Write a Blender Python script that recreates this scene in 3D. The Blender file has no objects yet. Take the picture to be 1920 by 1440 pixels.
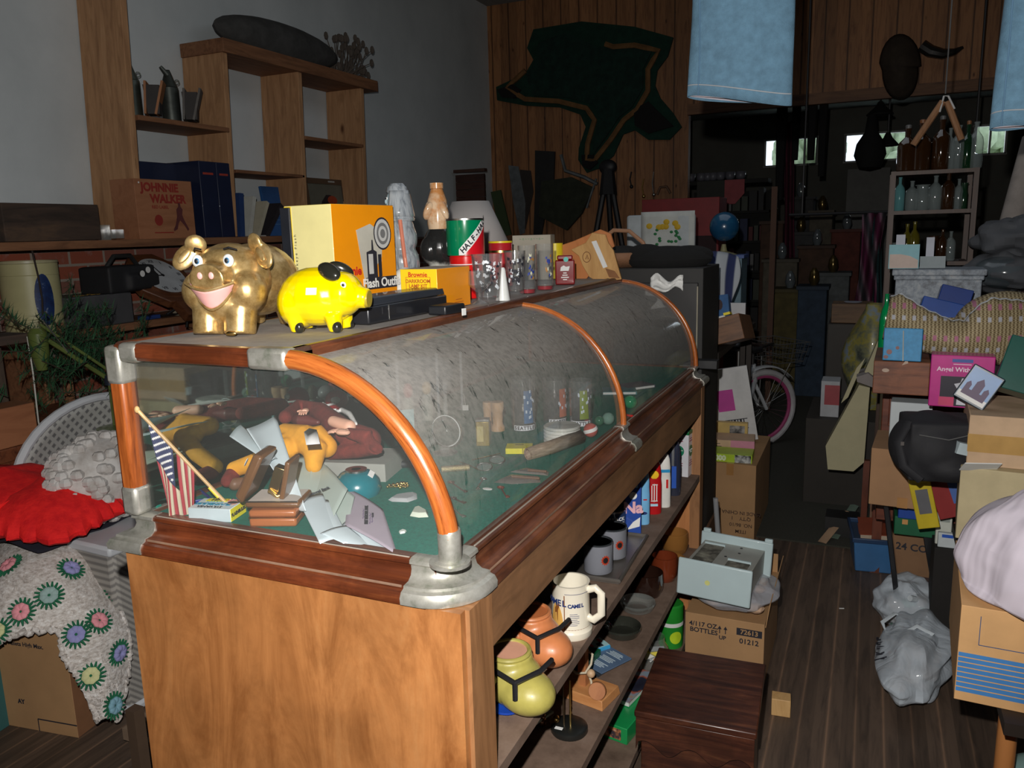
import bpy, math, random
from mathutils import Vector as V, Matrix, Euler, noise
R=math.radians; PI=math.pi
random.seed(7)
sc=bpy.context.scene; COL=sc.collection
# ---------------- camera ----------------
CAM=V((1.297,-1.064,1.596)); CR=V((.9134,.4061,-.0270)); CU=V((-.0519,.1825,.9818)); CF=V((-.4037,.8954,-.1878)); FPX=1493.9
cd=bpy.data.cameras.new('camera'); cam=bpy.data.objects.new('camera',cd); COL.objects.link(cam); sc.camera=cam
CF.normalize(); CR=(CR-CF*CR.dot(CF)).normalized(); CU=CR.cross(CF)
cam.matrix_world=Matrix(((CR.x,CU.x,-CF.x,CAM.x),(CR.y,CU.y,-CF.y,CAM.y),(CR.z,CU.z,-CF.z,CAM.z),(0,0,0,1)))
cd.sensor_width=36; cd.lens=36*FPX/1920; cd.clip_start=.02; cd.clip_end=100
def P(px,py,**k):
    d=CF+CR*((px-960)/FPX)+CU*((720-py)/FPX)
    ax='xyz'.index(list(k)[0]); return CAM+d*((list(k.values())[0]-CAM[ax])/d[ax])
def U(p): return (V(p)-CAM).dot(CF)/FPX      # metres per photo pixel at a point
# ---------------- light ----------------
sc.view_settings.view_transform='Standard'; sc.view_settings.look='None'; sc.view_settings.exposure=.15; sc.view_settings.gamma=1
w=bpy.data.worlds.new('world'); sc.world=w; w.use_nodes=True
bg=w.node_tree.nodes['Background']; bg.inputs[0].default_value=(.75,.85,1,1); bg.inputs[1].default_value=1.6
def light(name,kind,loc,e,col=(1,1,1),**k):
    l=bpy.data.lights.new(name,kind); l.energy=e; l.color=col
    for a,b in k.items(): setattr(l,a,b)
    o=bpy.data.objects.new(name,l); COL.objects.link(o); o.location=loc; return o
FL=light('camera_flash','SPOT',CAM+CU*.13-CR*.05,175,(1,.97,.93),shadow_soft_size=.012,spot_size=R(100),spot_blend=.5)
FL.rotation_euler=(CF+CU*.02).to_track_quat('-Z','Y').to_euler()
RL=light('ceiling_ambient_light','AREA',(0.6,3.2,3.75),9,(.85,.92,1),size=2.5)  # ambient area light added near the ceiling, no lamp fitting there
# ---------------- helpers ----------------
class G:
    def __init__(s): s.v=[];s.f=[];s.m=[];s.T=Matrix()
    def at(s,loc=(0,0,0),rot=(0,0,0)): s.T=Matrix.Translation(V(loc))@Euler(rot).to_matrix().to_4x4(); return s
    def add(s,vs,fs,m=0):
        n=len(s.v); s.v+= [s.T@V(p) for p in vs]; s.f+=[[i+n for i in f] for f in fs]; s.m+=[m]*len(fs) if isinstance(m,int) else m; return s
    def box(s,c,d,m=0,top=None,skew=(0,0)):
        x,y,z=[q/2 for q in d]; t=top or (1,1); a=[]
        for k in (-1,1):
            q=t if k==1 else (1,1); o=skew if k==1 else (0,0)
            for i,j in ((-1,-1),(1,-1),(1,1),(-1,1)): a.append((c[0]+i*x*q[0]+o[0],c[1]+j*y*q[1]+o[1],c[2]+k*z))
        return s.add(a,[(3,2,1,0),(4,5,6,7),(0,1,5,4),(1,2,6,5),(2,3,7,6),(3,0,4,7)],m)
    def lathe(s,prof,n=24,c=(0,0,0),m=0,mf=None,sx=1,sy=1):
        vs=[];fs=[];ms=[]
        for r,z in prof: vs+=[(c[0]+sx*r*math.cos(2*PI*i/n),c[1]+sy*r*math.sin(2*PI*i/n),c[2]+z) for i in range(n)]
        for k in range(len(prof)-1):
            for i in range(n):
                j=(i+1)%n; fs.append((k*n+i,k*n+j,k*n+n+j,k*n+n+i)); ms.append(mf[k] if mf else m)
        if prof[0][0]>1e-5: fs.append(tuple(reversed(range(n)))); ms.append(mf[0] if mf else m)
        if prof[-1][0]>1e-5: fs.append(tuple((len(prof)-1)*n+i for i in range(n))); ms.append(mf[-1] if mf else m)
        return s.add(vs,fs,ms)
    def open_lathe(s,prof,n=24,c=(0,0,0),m=0):
        vs=[];fs=[]
        for r,z in prof: vs+=[(c[0]+r*math.cos(2*PI*i/n),c[1]+r*math.sin(2*PI*i/n),c[2]+z) for i in range(n)]
        for k in range(len(prof)-1):
            for i in range(n): j=(i+1)%n; fs.append((k*n+i,k*n+j,k*n+n+j,k*n+n+i))
        return s.add(vs,fs,m)
    def tube(s,pts,r,n=10,m=0,closed=False,cap=True,flat=1):
        pts=[V(p) for p in pts]; N=len(pts); vs=[];fs=[]; up=None
        for i,p in enumerate(pts):
            t=(pts[(i+1)%N]-pts[i-1]) if closed else (pts[min(i+1,N-1)]-pts[max(i-1,0)])
            t.normalize()
            if up is None: up=V((0,0,1)) if abs(t.z)<.9 else V((0,1,0))
            a=t.cross(up)
            if a.length<1e-4: a=t.cross(V((1,0,.3)))
            a.normalize(); b=a.cross(t); up=b
            rr=r[i] if isinstance(r,(list,tuple)) else r
            vs+=[p+a*(rr*math.cos(2*PI*k/n))+b*(rr*flat*math.sin(2*PI*k/n)) for k in range(n)]
        for i in range(N if closed else N-1):
            q=(i+1)%N
            for k in range(n): j=(k+1)%n; fs.append((i*n+k,i*n+j,q*n+j,q*n+k))
        if cap and not closed: fs+=[tuple(reversed(range(n))),tuple((N-1)*n+k for k in range(n))]
        return s.add(vs,fs,m)
    def ball(s,c,r,m=0,n=20,k=12):
        if not isinstance(r,(tuple,list)): r=(r,r,r)
        vs=[(c[0],c[1],c[2]-r[2])];fs=[]
        for i in range(1,k):
            a=PI*i/k
            vs+=[(c[0]+r[0]*math.sin(a)*math.cos(2*PI*j/n),c[1]+r[1]*math.sin(a)*math.sin(2*PI*j/n),c[2]-r[2]*math.cos(a)) for j in range(n)]
        vs.append((c[0],c[1],c[2]+r[2])); L=len(vs)-1
        for j in range(n):
            q=(j+1)%n; fs+=[(0,1+q,1+j),(L,L-n+j,L-n+q)]
            for i in range(k-2): fs.append((1+i*n+j,1+i*n+q,1+i*n+n+q,1+i*n+n+j))
        return s.add(vs,fs,m)
    def prism(s,poly,h,z0=0,m=0):
        n=len(poly); vs=[(x,y,z0) for x,y in poly]+[(x,y,z0+h) for x,y in poly]
        fs=[tuple(reversed(range(n))),tuple(range(n,2*n))]+[(i,(i+1)%n,(i+1)%n+n,i+n) for i in range(n)]
        return s.add(vs,fs,m)
    def grid(s,fn,nu,nv,m=0,cu=False,cv=False):
        vs=[fn(i/(nu if cu else nu-1),j/(nv if cv else nv-1)) for i in range(nu) for j in range(nv)];fs=[]
        for i in range(nu if cu else nu-1):
            for j in range(nv if cv else nv-1):
                a,b=(i+1)%nu,(j+1)%nv; fs.append((i*nv+j,a*nv+j,a*nv+b,i*nv+b))
        return s.add(vs,fs,m)
    def sweep(s,path,prof,m=0,closed=False):
        # path: 2d points (x,y) with outward normal to the right of travel; prof: (offset,z), open strip
        N=len(path); vs=[];fs=[];K=len(prof)
        for i,p in enumerate(path):
            a=V(path[i])-V(path[i-1]) if (i or closed) else None
            b=V(path[(i+1)%N])-V(path[i]) if (i<N-1 or closed) else None
            if a is None: a=b
            if b is None: b=a
            a=a.normalized(); b=b.normalized(); na=V((a.y,-a.x)); nb=V((b.y,-b.x)); nn=(na+nb).normalized(); nn/=max(nn.dot(na),.3)
            vs+=[(p[0]+nn.x*o,p[1]+nn.y*o,z) for o,z in prof]
        for i in range(N if closed else N-1):
            q=(i+1)%N
            for k in range(K): j=(k+1)%K; fs.append((i*K+k,q*K+k,q*K+j,i*K+j))
        if not closed: fs+=[tuple(range(K)),tuple(reversed([(N-1)*K+k for k in range(K)]))]
        return s.add(vs,fs,m)
def mesh(name,g,mats,ang=35):
    me=bpy.data.meshes.new(name); me.from_pydata([tuple(p) for p in g.v],[],g.f)
    if not isinstance(mats,(list,tuple)): mats=[mats]
    for x in mats: me.materials.append(x)
    me.polygons.foreach_set('material_index',[min(i,len(mats)-1) for i in g.m])
    me.validate(); me.update()
    import bmesh
    bm=bmesh.new(); bm.from_mesh(me); bmesh.ops.recalc_face_normals(bm,faces=bm.faces); bm.to_mesh(me); bm.free()
    me.shade_smooth(); me.set_sharp_from_angle(angle=R(ang))
    return me
def part(name,g,mats,parent=None,bev=0,sub=0,solid=0,label=None,ang=35,loc=None,rot=None):
    o=bpy.data.objects.new(name,mesh(name,g,mats,ang)); COL.objects.link(o)
    if parent: o.parent=parent
    if loc: o.location=loc
    if rot: o.rotation_euler=rot
    if solid: q=o.modifiers.new('s','SOLIDIFY'); q.thickness=solid; q.offset=0
    if bev: q=o.modifiers.new('b','BEVEL'); q.width=bev; q.segments=2; q.limit_method='ANGLE'; q.angle_limit=R(40)
    if sub: q=o.modifiers.new('u','SUBSURF'); q.levels=sub; q.render_levels=sub
    if label: o['label']=label
    return o
def tag(o,label,cat,group=None,kind=None):
    o['label']=label; o['category']=cat
    if group: o['group']=group
    if kind: o['kind']=kind
    return o
def thing(name,label,cat,loc=(0,0,0),rz=0,group=None,rot=None):
    o=bpy.data.objects.new(name,None); COL.objects.link(o); o.location=loc; o.rotation_euler=rot or (0,0,rz); o.empty_display_size=.02
    return tag(o,label,cat,group)
def solo(name,label,cat,g,mats,loc=(0,0,0),rz=0,group=None,rot=None,**k):
    o=part(name,g,mats,None,**k); o.location=loc; o.rotation_euler=rot or (0,0,rz); return tag(o,label,cat,group)
def struct(name,g,mats,**k):
    o=part(name,g,mats,**k); o['kind']='structure'; return o
def copy_tree(o,parent=None):
    c=o.copy(); COL.objects.link(c); c.parent=parent
    for ch in [q for q in bpy.data.objects if q.parent==o]: copy_tree(ch,c)
    return c
def dup(o,loc,rz=None,label=None,scale=None):
    c=copy_tree(o); c.location=loc
    if rz is not None: c.rotation_euler=(0,0,rz)
    if label: c['label']=label
    if scale: c.scale=(scale,)*3 if not isinstance(scale,tuple) else scale
    return c
def text(parent,st,size,loc,rot,m,name='lettering',al='CENTER',bold=0,sx=1,sp=1,shear=0):
    cu=bpy.data.curves.new('t','FONT'); cu.body=st; cu.size=size; cu.align_x=al; cu.align_y='CENTER'; cu.extrude=.00025; cu.offset=bold; cu.space_character=sp; cu.resolution_u=3; cu.shear=shear
    cu.space_line=.95
    t=bpy.data.objects.new('t',cu); COL.objects.link(t)
    me=bpy.data.meshes.new_from_object(t,depsgraph=bpy.context.evaluated_depsgraph_get()); bpy.data.objects.remove(t)
    me.materials.clear(); me.materials.append(m)
    o=bpy.data.objects.new(name,me); COL.objects.link(o); o.parent=parent; o.location=loc; o.rotation_euler=rot; o.scale=(sx,1,1); return o
FR=(PI/2,0,0); RI=(PI/2,0,PI/2)     # text on a front (-y) or right (+x) face
def blob(name,g,m,parent,vox=.004,sm=4,label=None,mats=None,sub=0):
    o=part(name,g,mats or m,parent,label=label)
    q=o.modifiers.new('r','REMESH'); q.mode='VOXEL'; q.voxel_size=vox; q.use_smooth_shade=True
    q=o.modifiers.new('s','SMOOTH'); q.iterations=sm; q.factor=.6
    return o
# ---------------- materials ----------------
def nt(name):
    m=bpy.data.materials.new(name); m.use_nodes=True; n=m.node_tree; b=n.nodes['Principled BSDF']; return m,n,b
def c4(c): return (*c,1) if len(c)==3 else c
def ramp(n,src,stops):
    r=n.nodes.new('ShaderNodeValToRGB'); e=r.color_ramp.elements
    while len(e)<len(stops): e.new(.5)
    for k,(p,c) in enumerate(stops): e[k].position=p; e[k].color=c4(c)
    n.links.new(src,r.inputs[0]); return r.outputs[0]
def coords(n,scale=(1,1,1),rot=(0,0,0),gen='Object'):
    t=n.nodes.new('ShaderNodeTexCoord'); mp=n.nodes.new('ShaderNodeMapping'); mp.inputs['Scale'].default_value=scale; mp.inputs['Rotation'].default_value=rot
    n.links.new(t.outputs[gen],mp.inputs[0]); return mp.outputs[0]
def nz(n,co,scale,det=4,rough=.6,dist=0):
    t=n.nodes.new('ShaderNodeTexNoise'); t.inputs['Scale'].default_value=scale; t.inputs['Detail'].default_value=det; t.inputs['Roughness'].default_value=rough; t.inputs['Distortion'].default_value=dist
    n.links.new(co,t.inputs['Vector']); return t.outputs['Fac']
def bump(n,b,src,st,dist=.002):
    q=n.nodes.new('ShaderNodeBump'); q.inputs['Strength'].default_value=st; q.inputs['Distance'].default_value=dist; n.links.new(src,q.inputs['Height']); n.links.new(q.outputs[0],b.inputs['Normal'])
_mc={}
def M(c,rough=.6,metal=0,var=.12,sc_=12,bmp=0,coat=0,spec=.5,alpha=1,em=None,bs=60):
    key=(tuple(c),rough,metal,var,sc_,bmp,coat,spec,alpha,bs)
    if key in _mc and not em: return _mc[key]
    m,n,b=nt('paint'); co=coords(n); f=nz(n,co,sc_,5)
    lo=tuple(max(0,x*(1-var)) for x in c); hi=tuple(min(1,x*(1+var)) for x in c)
    n.links.new(ramp(n,f,[(.3,lo),(.7,hi)]),b.inputs['Base Color'])
    b.inputs['Roughness'].default_value=rough; b.inputs['Metallic'].default_value=metal; b.inputs['Coat Weight'].default_value=coat; b.inputs['Specular IOR Level'].default_value=spec; b.inputs['Alpha'].default_value=alpha
    if bmp: bump(n,b,nz(n,co,bs,3),bmp)
    if em: b.inputs['Emission Color'].default_value=c4(em[0]); b.inputs['Emission Strength'].default_value=em[1]
    _mc[key]=m; return m
def wood(c1,c2,axis='x',sc_=6,rough=.5,stretch=12,coat=0,planks=None,knots=0,dist=1.2,c3=None,dirt=0):
    m,n,b=nt('wood'); s=[stretch]*3; s['xyz'.index(axis)]=1
    co=coords(n,tuple(s)); f=nz(n,co,sc_/2,8,.65,dist)
    stops=[(.28,c1),(.55,c2)]+([(.75,c3)] if c3 else [])
    col=ramp(n,f,stops)
    if dirt:
        mx=n.nodes.new('ShaderNodeMix'); mx.data_type='RGBA'; mx.blend_type='MULTIPLY'; n.links.new(ramp(n,nz(n,coords(n),3.1,6,.7),[(.42,(1-dirt,)*3),(.6,(1,1,1))]),mx.inputs[7]); n.links.new(col,mx.inputs[6]); mx.inputs[0].default_value=1; col=mx.outputs[2]
    if planks:
        w_,ax,gc=planks; sep=n.nodes.new('ShaderNodeSeparateXYZ'); n.links.new(coords(n),sep.inputs[0])
        mm=n.nodes.new('ShaderNodeMath'); mm.operation='PINGPONG'; mm.inputs[1].default_value=w_/2; n.links.new(sep.outputs['xyz'.index(ax)],mm.inputs[0])
        g2=ramp(n,mm.outputs[0],[(0,gc),(min(.02,.06*w_),(1,1,1))])
        fl=n.nodes.new('ShaderNodeMath'); fl.operation='DIVIDE'; fl.inputs[1].default_value=w_; n.links.new(sep.outputs['xyz'.index(ax)],fl.inputs[0])
        f2=n.nodes.new('ShaderNodeMath'); f2.operation='ROUND'; n.links.new(fl.outputs[0],f2.inputs[0])
        wn=n.nodes.new('ShaderNodeTexWhiteNoise'); wn.noise_dimensions='1D'; n.links.new(f2.outputs[0],wn.inputs['W'])
        v2=ramp(n,wn.outputs[0],[(0,(.6,.6,.6)),(1,(1.0,1.0,1.0))])
        for s2 in (g2,v2):
            mx=n.nodes.new('ShaderNodeMix'); mx.data_type='RGBA'; mx.blend_type='MULTIPLY'; mx.inputs[0].default_value=1; n.links.new(col,mx.inputs[6]); n.links.new(s2,mx.inputs[7]); col=mx.outputs[2]
    if knots:
        vo=n.nodes.new('ShaderNodeTexVoronoi'); vo.inputs['Scale'].default_value=knots; s2=[2.2]*3; s2['xyz'.index(axis)]=1; n.links.new(coords(n,tuple(s2)),vo.inputs['Vector'])
        mx=n.nodes.new('ShaderNodeMix'); mx.data_type='RGBA'; mx.blend_type='MULTIPLY'; mx.inputs[0].default_value=1; n.links.new(col,mx.inputs[6]); n.links.new(ramp(n,vo.outputs['Distance'],[(.03,(.25,.16,.1)),(.11,(1,1,1))]),mx.inputs[7]); col=mx.outputs[2]
    n.links.new(col,b.inputs['Base Color']); b.inputs['Roughness'].default_value=rough; b.inputs['Coat Weight'].default_value=coat; b.inputs['Coat Roughness'].default_value=.25
    bump(n,b,f,.25,.002); return m
def glass(c=(1,1,1),op=0.0,dust=None,rough=.03,edge=1.45,tint=None,wr=0):
    # thin pane: transparent + fresnel reflection, optional opaque share of colour
    m=bpy.data.materials.new('glass'); m.use_nodes=True; n=m.node_tree; n.nodes.clear()
    out=n.nodes.new('ShaderNodeOutputMaterial'); tr=n.nodes.new('ShaderNodeBsdfTransparent'); tr.inputs[0].default_value=c4(tint or (1,1,1))
    gl=n.nodes.new('ShaderNodeBsdfGlossy'); gl.inputs['Roughness'].default_value=rough; lw=n.nodes.new('ShaderNodeLayerWeight'); lw.inputs[0].default_value=.5; fr0=math_(n,'MULTIPLY_ADD',math_(n,'POWER',lw.outputs['Facing'],4 if edge<1.6 else 2.6),.8,.04 if edge<1.6 else .06)
    a=n.nodes.new('ShaderNodeMixShader'); n.links.new(fr0,a.inputs[0]); n.links.new(tr.outputs[0],a.inputs[1]); n.links.new(gl.outputs[0],a.inputs[2]); last=a.outputs[0]
    if op or dust:
        d=n.nodes.new('ShaderNodeBsdfDiffuse'); d.inputs[0].default_value=c4(c); q=n.nodes.new('ShaderNodeMixShader'); n.links.new(last,q.inputs[1]); n.links.new(d.outputs[0],q.inputs[2])
        q.inputs[0].default_value=op
        if dust: n.links.new(dust(n),q.inputs[0])
        last=q.outputs[0]
    if wr:
        bp=n.nodes.new('ShaderNodeBump'); bp.inputs['Strength'].default_value=1; bp.inputs['Distance'].default_value=wr; n.links.new(nz(n,coords(n,(1,1,.6)),.1/wr,3,.5,1.2),bp.inputs['Height']); n.links.new(bp.outputs[0],gl.inputs['Normal']); n.links.new(bp.outputs[0],lw.inputs['Normal'])
        if op: n.links.new(bp.outputs[0],d.inputs['Normal'])
    n.links.new(last,out.inputs[0]); return m
def pattern(fn,rough=.7,metal=0,coat=0,bmp=0):
    m,n,b=nt('pattern'); n.links.new(fn(n),b.inputs['Base Color']); b.inputs['Roughness'].default_value=rough; b.inputs['Metallic'].default_value=metal; b.inputs['Coat Weight'].default_value=coat
    if bmp: bump(n,b,nz(n,coords(n),120,4),bmp)
    return m
def sepc(n,gen='Object'):
    s=n.nodes.new('ShaderNodeSeparateXYZ'); n.links.new(coords(n,gen=gen),s.inputs[0]); return s.outputs
def math_(n,op,a,b=None,c=None):
    q=n.nodes.new('ShaderNodeMath'); q.operation=op
    for k,x in enumerate((a,b,c)):
        if x is None: continue
        if isinstance(x,(int,float)): q.inputs[k].default_value=x
        else: n.links.new(x,q.inputs[k])
    return q.outputs[0]
def mixc(n,fac,a,b,bl='MIX'):
    q=n.nodes.new('ShaderNodeMix'); q.data_type='RGBA'; q.blend_type=bl
    for k,x in ((0,fac),(6,a),(7,b)):
        if isinstance(x,(int,float)): q.inputs[k].default_value=x
        elif isinstance(x,tuple): q.inputs[k].default_value=c4(x)
        else: n.links.new(x,q.inputs[k])
    return q.outputs[2]
BLK=M((.012,.012,.014),.5); WHT=M((.8,.8,.78),.6,var=.04); INK=M((.02,.02,.03),.7); INKW=M((.85,.85,.82),.7); RED=M((.6,.02,.02),.4); YEL=M((.9,.72,.02),.4); BLU=M((.02,.1,.5),.5); GRN=M((.02,.25,.08),.5)
CARD=M((.42,.24,.11),.8,var=.1,sc_=6); CARD2=M((.5,.38,.24),.8,var=.1); PAPER=M((.75,.76,.74),.8,var=.05); DKW=wood((.045,.012,.006),(.16,.05,.02),'x',6); STEEL=M((.5,.5,.48),.3,1); BRASS=M((.7,.5,.18),.3,1)
GL=glass(); SMOKE=M((.04,.045,.05),.15,coat=1)
H=1.07; TOP=1.41

def lines(o,cx,cy,w_,n,gap,frame,off,m=INK,th=.003,seed=1):
    # rows of illegible small print as thin bars; frame 'f' (-y face), 'r' (+x face) or 't' (top)
    g=G(); r_=random.Random(seed)
    for i in range(n):
        ww=w_*r_.uniform(.6,1); u=cy-i*gap
        if frame=='f': g.box((cx,off,u),(ww,.0008,th))
        elif frame=='r': g.box((off,cx,u),(.0008,ww,th))
        else: g.box((cx,u,off),(ww,th,.0008))
    return part('small_print',g,m,o)
# ---------------- the setting ----------------
FLOORW=wood((.055,.038,.028),(.125,.083,.058),'y',7,.6,10,planks=(.083,'x',(2.2,2.0,1.8)),dist=.5)
struct('floor',G().box((.6,1.0,-.05),(9,4.04,.1)).box((.6,-3,-.05),(9,4,.1)),FLOORW)
CARPET=M((.045,.044,.033),.95,var=.35,sc_=300,bmp=.6,bs=300)
struct('trim_1',G().box((.6,8.5,-.042),(9,10.96,.1)),CARPET)
def brick(n):
    t=n.nodes.new('ShaderNodeTexBrick'); s=sepc(n); cb=n.nodes.new('ShaderNodeCombineXYZ'); n.links.new(s[1],cb.inputs[0]); n.links.new(s[2],cb.inputs[1]); n.links.new(cb.outputs[0],t.inputs['Vector'])
    t.inputs['Scale'].default_value=1; t.inputs['Brick Width'].default_value=.215; t.inputs['Row Height'].default_value=.078; t.inputs['Mortar Size'].default_value=.008; t.inputs['Mortar Smooth'].default_value=.3
    t.inputs['Color1'].default_value=c4((.30,.07,.035)); t.inputs['Color2'].default_value=c4((.20,.09,.07)); t.inputs['Mortar'].default_value=c4((.30,.25,.21))
    f=nz(n,coords(n),9,6,.7); c=mixc(n,ramp(n,f,[(.55,(0,0,0)),(.72,(.6,.6,.6))]),t.outputs[0],(.34,.28,.27)); return c
def plaster(n): return ramp(n,nz(n,coords(n),2,6),[(.3,(.56,.61,.63)),(.7,(.68,.73,.75))])
BRK=pattern(brick,.9,bmp=.5); PLS=pattern(plaster,.9,bmp=.2)
struct('wall_left',G().box((-2.7,1.7,.785),(.1,11.4,1.57),0).box((-2.7,1.7,2.785),(.1,11.4,2.43),1),[BRK,PLS])
struct('wall_backroom',G().box((-2.7,10.3,2),(.1,5.8,4)),M((.14,.13,.115),.9))
PLK=wood((.22,.085,.032),(.44,.20,.08),'z',5,.6,10,planks=(.2,'x',(.15,.12,.1)),knots=4,dist=1.5)
# plank wall with a wide opening and a header
struct('wall_back',G().box((-1.55,7.35,2),(2.2,.1,4)).box((1.85,7.35,3.36),(4.6,.1,1.32)),PLK)
struct('trim_2',G().box((1.85,7.27,2.74),(4.6,.06,.1)),wood((.09,.035,.015),(.19,.085,.035),'x',5,.6,10))
struct('ceiling',G().box((.6,3.5,4.05),(9,17,.1)),M((.25,.25,.24),.9))
struct('ceiling_2',G().box((1.2,10.3,3.38),(7,5.9,.06)),M((.36,.38,.38),.9))
struct('wall_right',G().box((4.3,4,2),(.1,18,4)),M((.12,.08,.05),.9))
struct('wall_near',G().box((.6,-3.6,2),(9,.1,4)),M((.3,.3,.3),.9))
# far wall with three windows
WY=13.0
wins=[(P(1436,258,y=WY),P(1531,300,y=WY)),(P(1586,259,y=WY),P(1700,303,y=WY)),(P(1826,263,y=WY),P(1882,307,y=WY))]
zt=(wins[0][0].z+wins[1][0].z)/2; zb=wins[1][1].z+.04
xs=[-2.7]+[q for a,b in wins for q in (a.x,b.x)]+[4.3]
g=G().box((.8,WY+.05,zb/2),(7,.1,zb)).box((.8,WY+.05,(zt+4)/2),(7,.1,4-zt))
for i in range(0,8,2): g.box(((xs[i]+xs[i+1])/2,WY+.05,(zt+zb)/2),(xs[i+1]-xs[i],.1,zt-zb))
struct('wall_far',g,M((.15,.145,.125),.9,var=.1,sc_=3))
WF=M((.5,.5,.47),.6)
def outside(n): return mixc(n,ramp(n,nz(n,coords(n),2.5,6,.7),[(.42,(0,0,0)),(.5,(1,1,1))]),(.28,.42,.16),(.75,.85,.95))
for i,(a,b) in enumerate(wins):
    x0,x1=a.x,b.x; g=G()
    for c,d in (((x0+x1)/2,zb),((x0+x1)/2,zt)): g.box((c,WY-.01,d),(x1-x0+.05,.06,.03))
    for x in (x0,(x0+x1)/2,x1): g.box((x,WY-.01,(zt+zb)/2),(.028,.06,zt-zb))
    wf=struct('window_%d'%(i+1),g,WF)
    part('pane',G().box(((x0+x1)/2,WY+.02,(zt+zb)/2),(x1-x0,.004,zt-zb)),GL,wf)
light('daylight','AREA',(1.4,WY+.6,3.0),35,(.8,.9,1),shape='RECTANGLE',size=4,size_y=1.2).rotation_euler=(-PI/2,0,0)
# trees seen through the windows
for x,s in ((.2,.3),(1.35,.42),(2.0,.2),(2.9,.35)):
    g=G()
    for k in range(26):
        a=V((random.gauss(0,.5),random.gauss(0,.4),random.gauss(0,.38)))*s*1.6; g.ball(a,.16+random.random()*.14,n=7,k=5)
    g.tube([(0,0,-3.0),(0,0,0)],.05)
    solo('tree',{.2:'pale green leafy tree seen through the left far window',1.35:'green leafy tree seen at the left of the middle far window',2.0:'small pale tree seen at the right of the middle far window',2.9:'green tree seen through the right far window'}[x],'tree',g,M((.34,.42,.26),.9,var=.5,sc_=4),(x*1.3-.1,15.6 if x in(.2,2.0) else 17.2,2.95),group='trees outside the far windows')
struct('ground',G().box((1,24,-.06),(30,20,.1)),M((.35,.4,.3),.9))
# ---------------- display case ----------------
OAK=wood((.07,.017,.008),(.19,.045,.015),'x',9,.35,14,coat=.4,dist=.6,c3=(.30,.085,.025),dirt=.5)
OAKY=wood((.06,.018,.010),(.16,.05,.02),'y',9,.4,14,coat=.25,dist=.6,c3=(.25,.09,.035),dirt=.5)
OAKA=wood((.10,.02,.006),(.40,.10,.02),'z',12,.3,9,coat=.5,dist=.3,c3=(.60,.2,.05))
def arcwood():
    m,n,b=nt('wood'); s=sepc(n); dx=math_(n,'SUBTRACT',s[0],.388); dz=math_(n,'SUBTRACT',s[2],1.07); a=math_(n,'ARCTAN2',dx,dz); r_=math_(n,'SQRT',math_(n,'ADD',math_(n,'MULTIPLY',dx,dx),math_(n,'MULTIPLY',dz,dz)))
    cb=n.nodes.new('ShaderNodeCombineXYZ'); n.links.new(math_(n,'MULTIPLY',a,2.2),cb.inputs[0]); n.links.new(math_(n,'MULTIPLY',s[1],90),cb.inputs[1]); n.links.new(math_(n,'MULTIPLY',r_,90),cb.inputs[2])
    f=nz(n,cb.outputs[0],1.6,7,.7,.2); n.links.new(ramp(n,f,[(.3,(.08,.015,.004)),(.42,(.36,.09,.018)),(.6,(.50,.145,.03)),(.75,(.58,.21,.05))]),b.inputs['Base Color']); b.inputs['Roughness'].default_value=.3; b.inputs['Coat Weight'].default_value=.5; b.inputs['Coat Roughness'].default_value=.2; bump(n,b,f,.2); return m
ARCW=arcwood()
PLY=wood((.25,.085,.022),(.47,.19,.06),'z',4,.45,4,coat=.15,dist=2.2,c3=(.54,.25,.09),dirt=.25)
NICK=pattern(lambda n: ramp(n,nz(n,coords(n),22,6,.7),[(.34,(.26,.28,.22)),(.46,(.42,.41,.36)),(.7,(.58,.57,.52))]),.38,.6)
W,WT,HH,L=.702,.388,.328,1.98
case=thing('display_case','antique curved-glass oak display case with nickel corners on a plywood base','display case',(0,0,0))
prof=[(-.02,H),(0,H),(.006,H-.003),(.007,H-.009),(.002,H-.013),(.001,H-.021),(.004,H-.030),(.013,H-.037),(.028,H-.0385),(.029,H-.043),(.037,H-.046),(.042,H-.055),(.041,H-.066),(-.02,H-.066)]
A=part('base_moulding',G().sweep([(0,0),(W-.03,0)],prof),OAK,case,label='dark oak ogee moulding')
part('base_moulding',G().sweep([(W,.03),(W,L)],prof),OAKY,case); part('base_moulding',G().sweep([(W,L),(0,L),(0,0)],prof),OAKY,case)
big=[(o+.003,z+.0015) for o,z in prof]
arc=[(W-.05+.05*math.sin(R(a)),.05-.05*math.cos(R(a))) for a in range(0,91,10)]
for pth in ([(.05,0),(W-.08,0)],[(W,.08),(W,L-.06)]): part('ridge_strip',G().sweep(pth,[(.0285,H-.0375),(.0298,H-.0395),(.0298,H-.0415),(.028,H-.0415)]),M((.19,.11,.07),.7,var=.4),case,label='pale worn ridge line'); part('glass_bead',G().sweep(pth,[(-.002,H),(.0015,H+.001),(.0015,H-.001)]),M((.35,.31,.26),.6),case)  # pale strip adds contrast along the ridge so the moulding profile reads
part('corner_cap',G().sweep([(W-.075,0)]+arc+[(W,.075)],big),NICK,case,label='tarnished nickel corner casting')
part('corner_cap',G().sweep([(0,.06),(0,0),(.045,0)],big),NICK,case)
part('seam_cap',G().sweep([(W,L/2-.03),(W,L/2+.03)],big),NICK,case)
part('corner_cap',G().sweep([(W,L-.06),(W,L),(W-.06,L)],big),NICK,case)
r=.0175
part('corner_post',G().box((0,0,H+HH/2),(.036,.036,HH)),OAKA,case,bev=.008); part('corner_post',G().box((0,L,H+HH/2),(.036,.036,HH)),OAKA,case,bev=.008)
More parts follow.
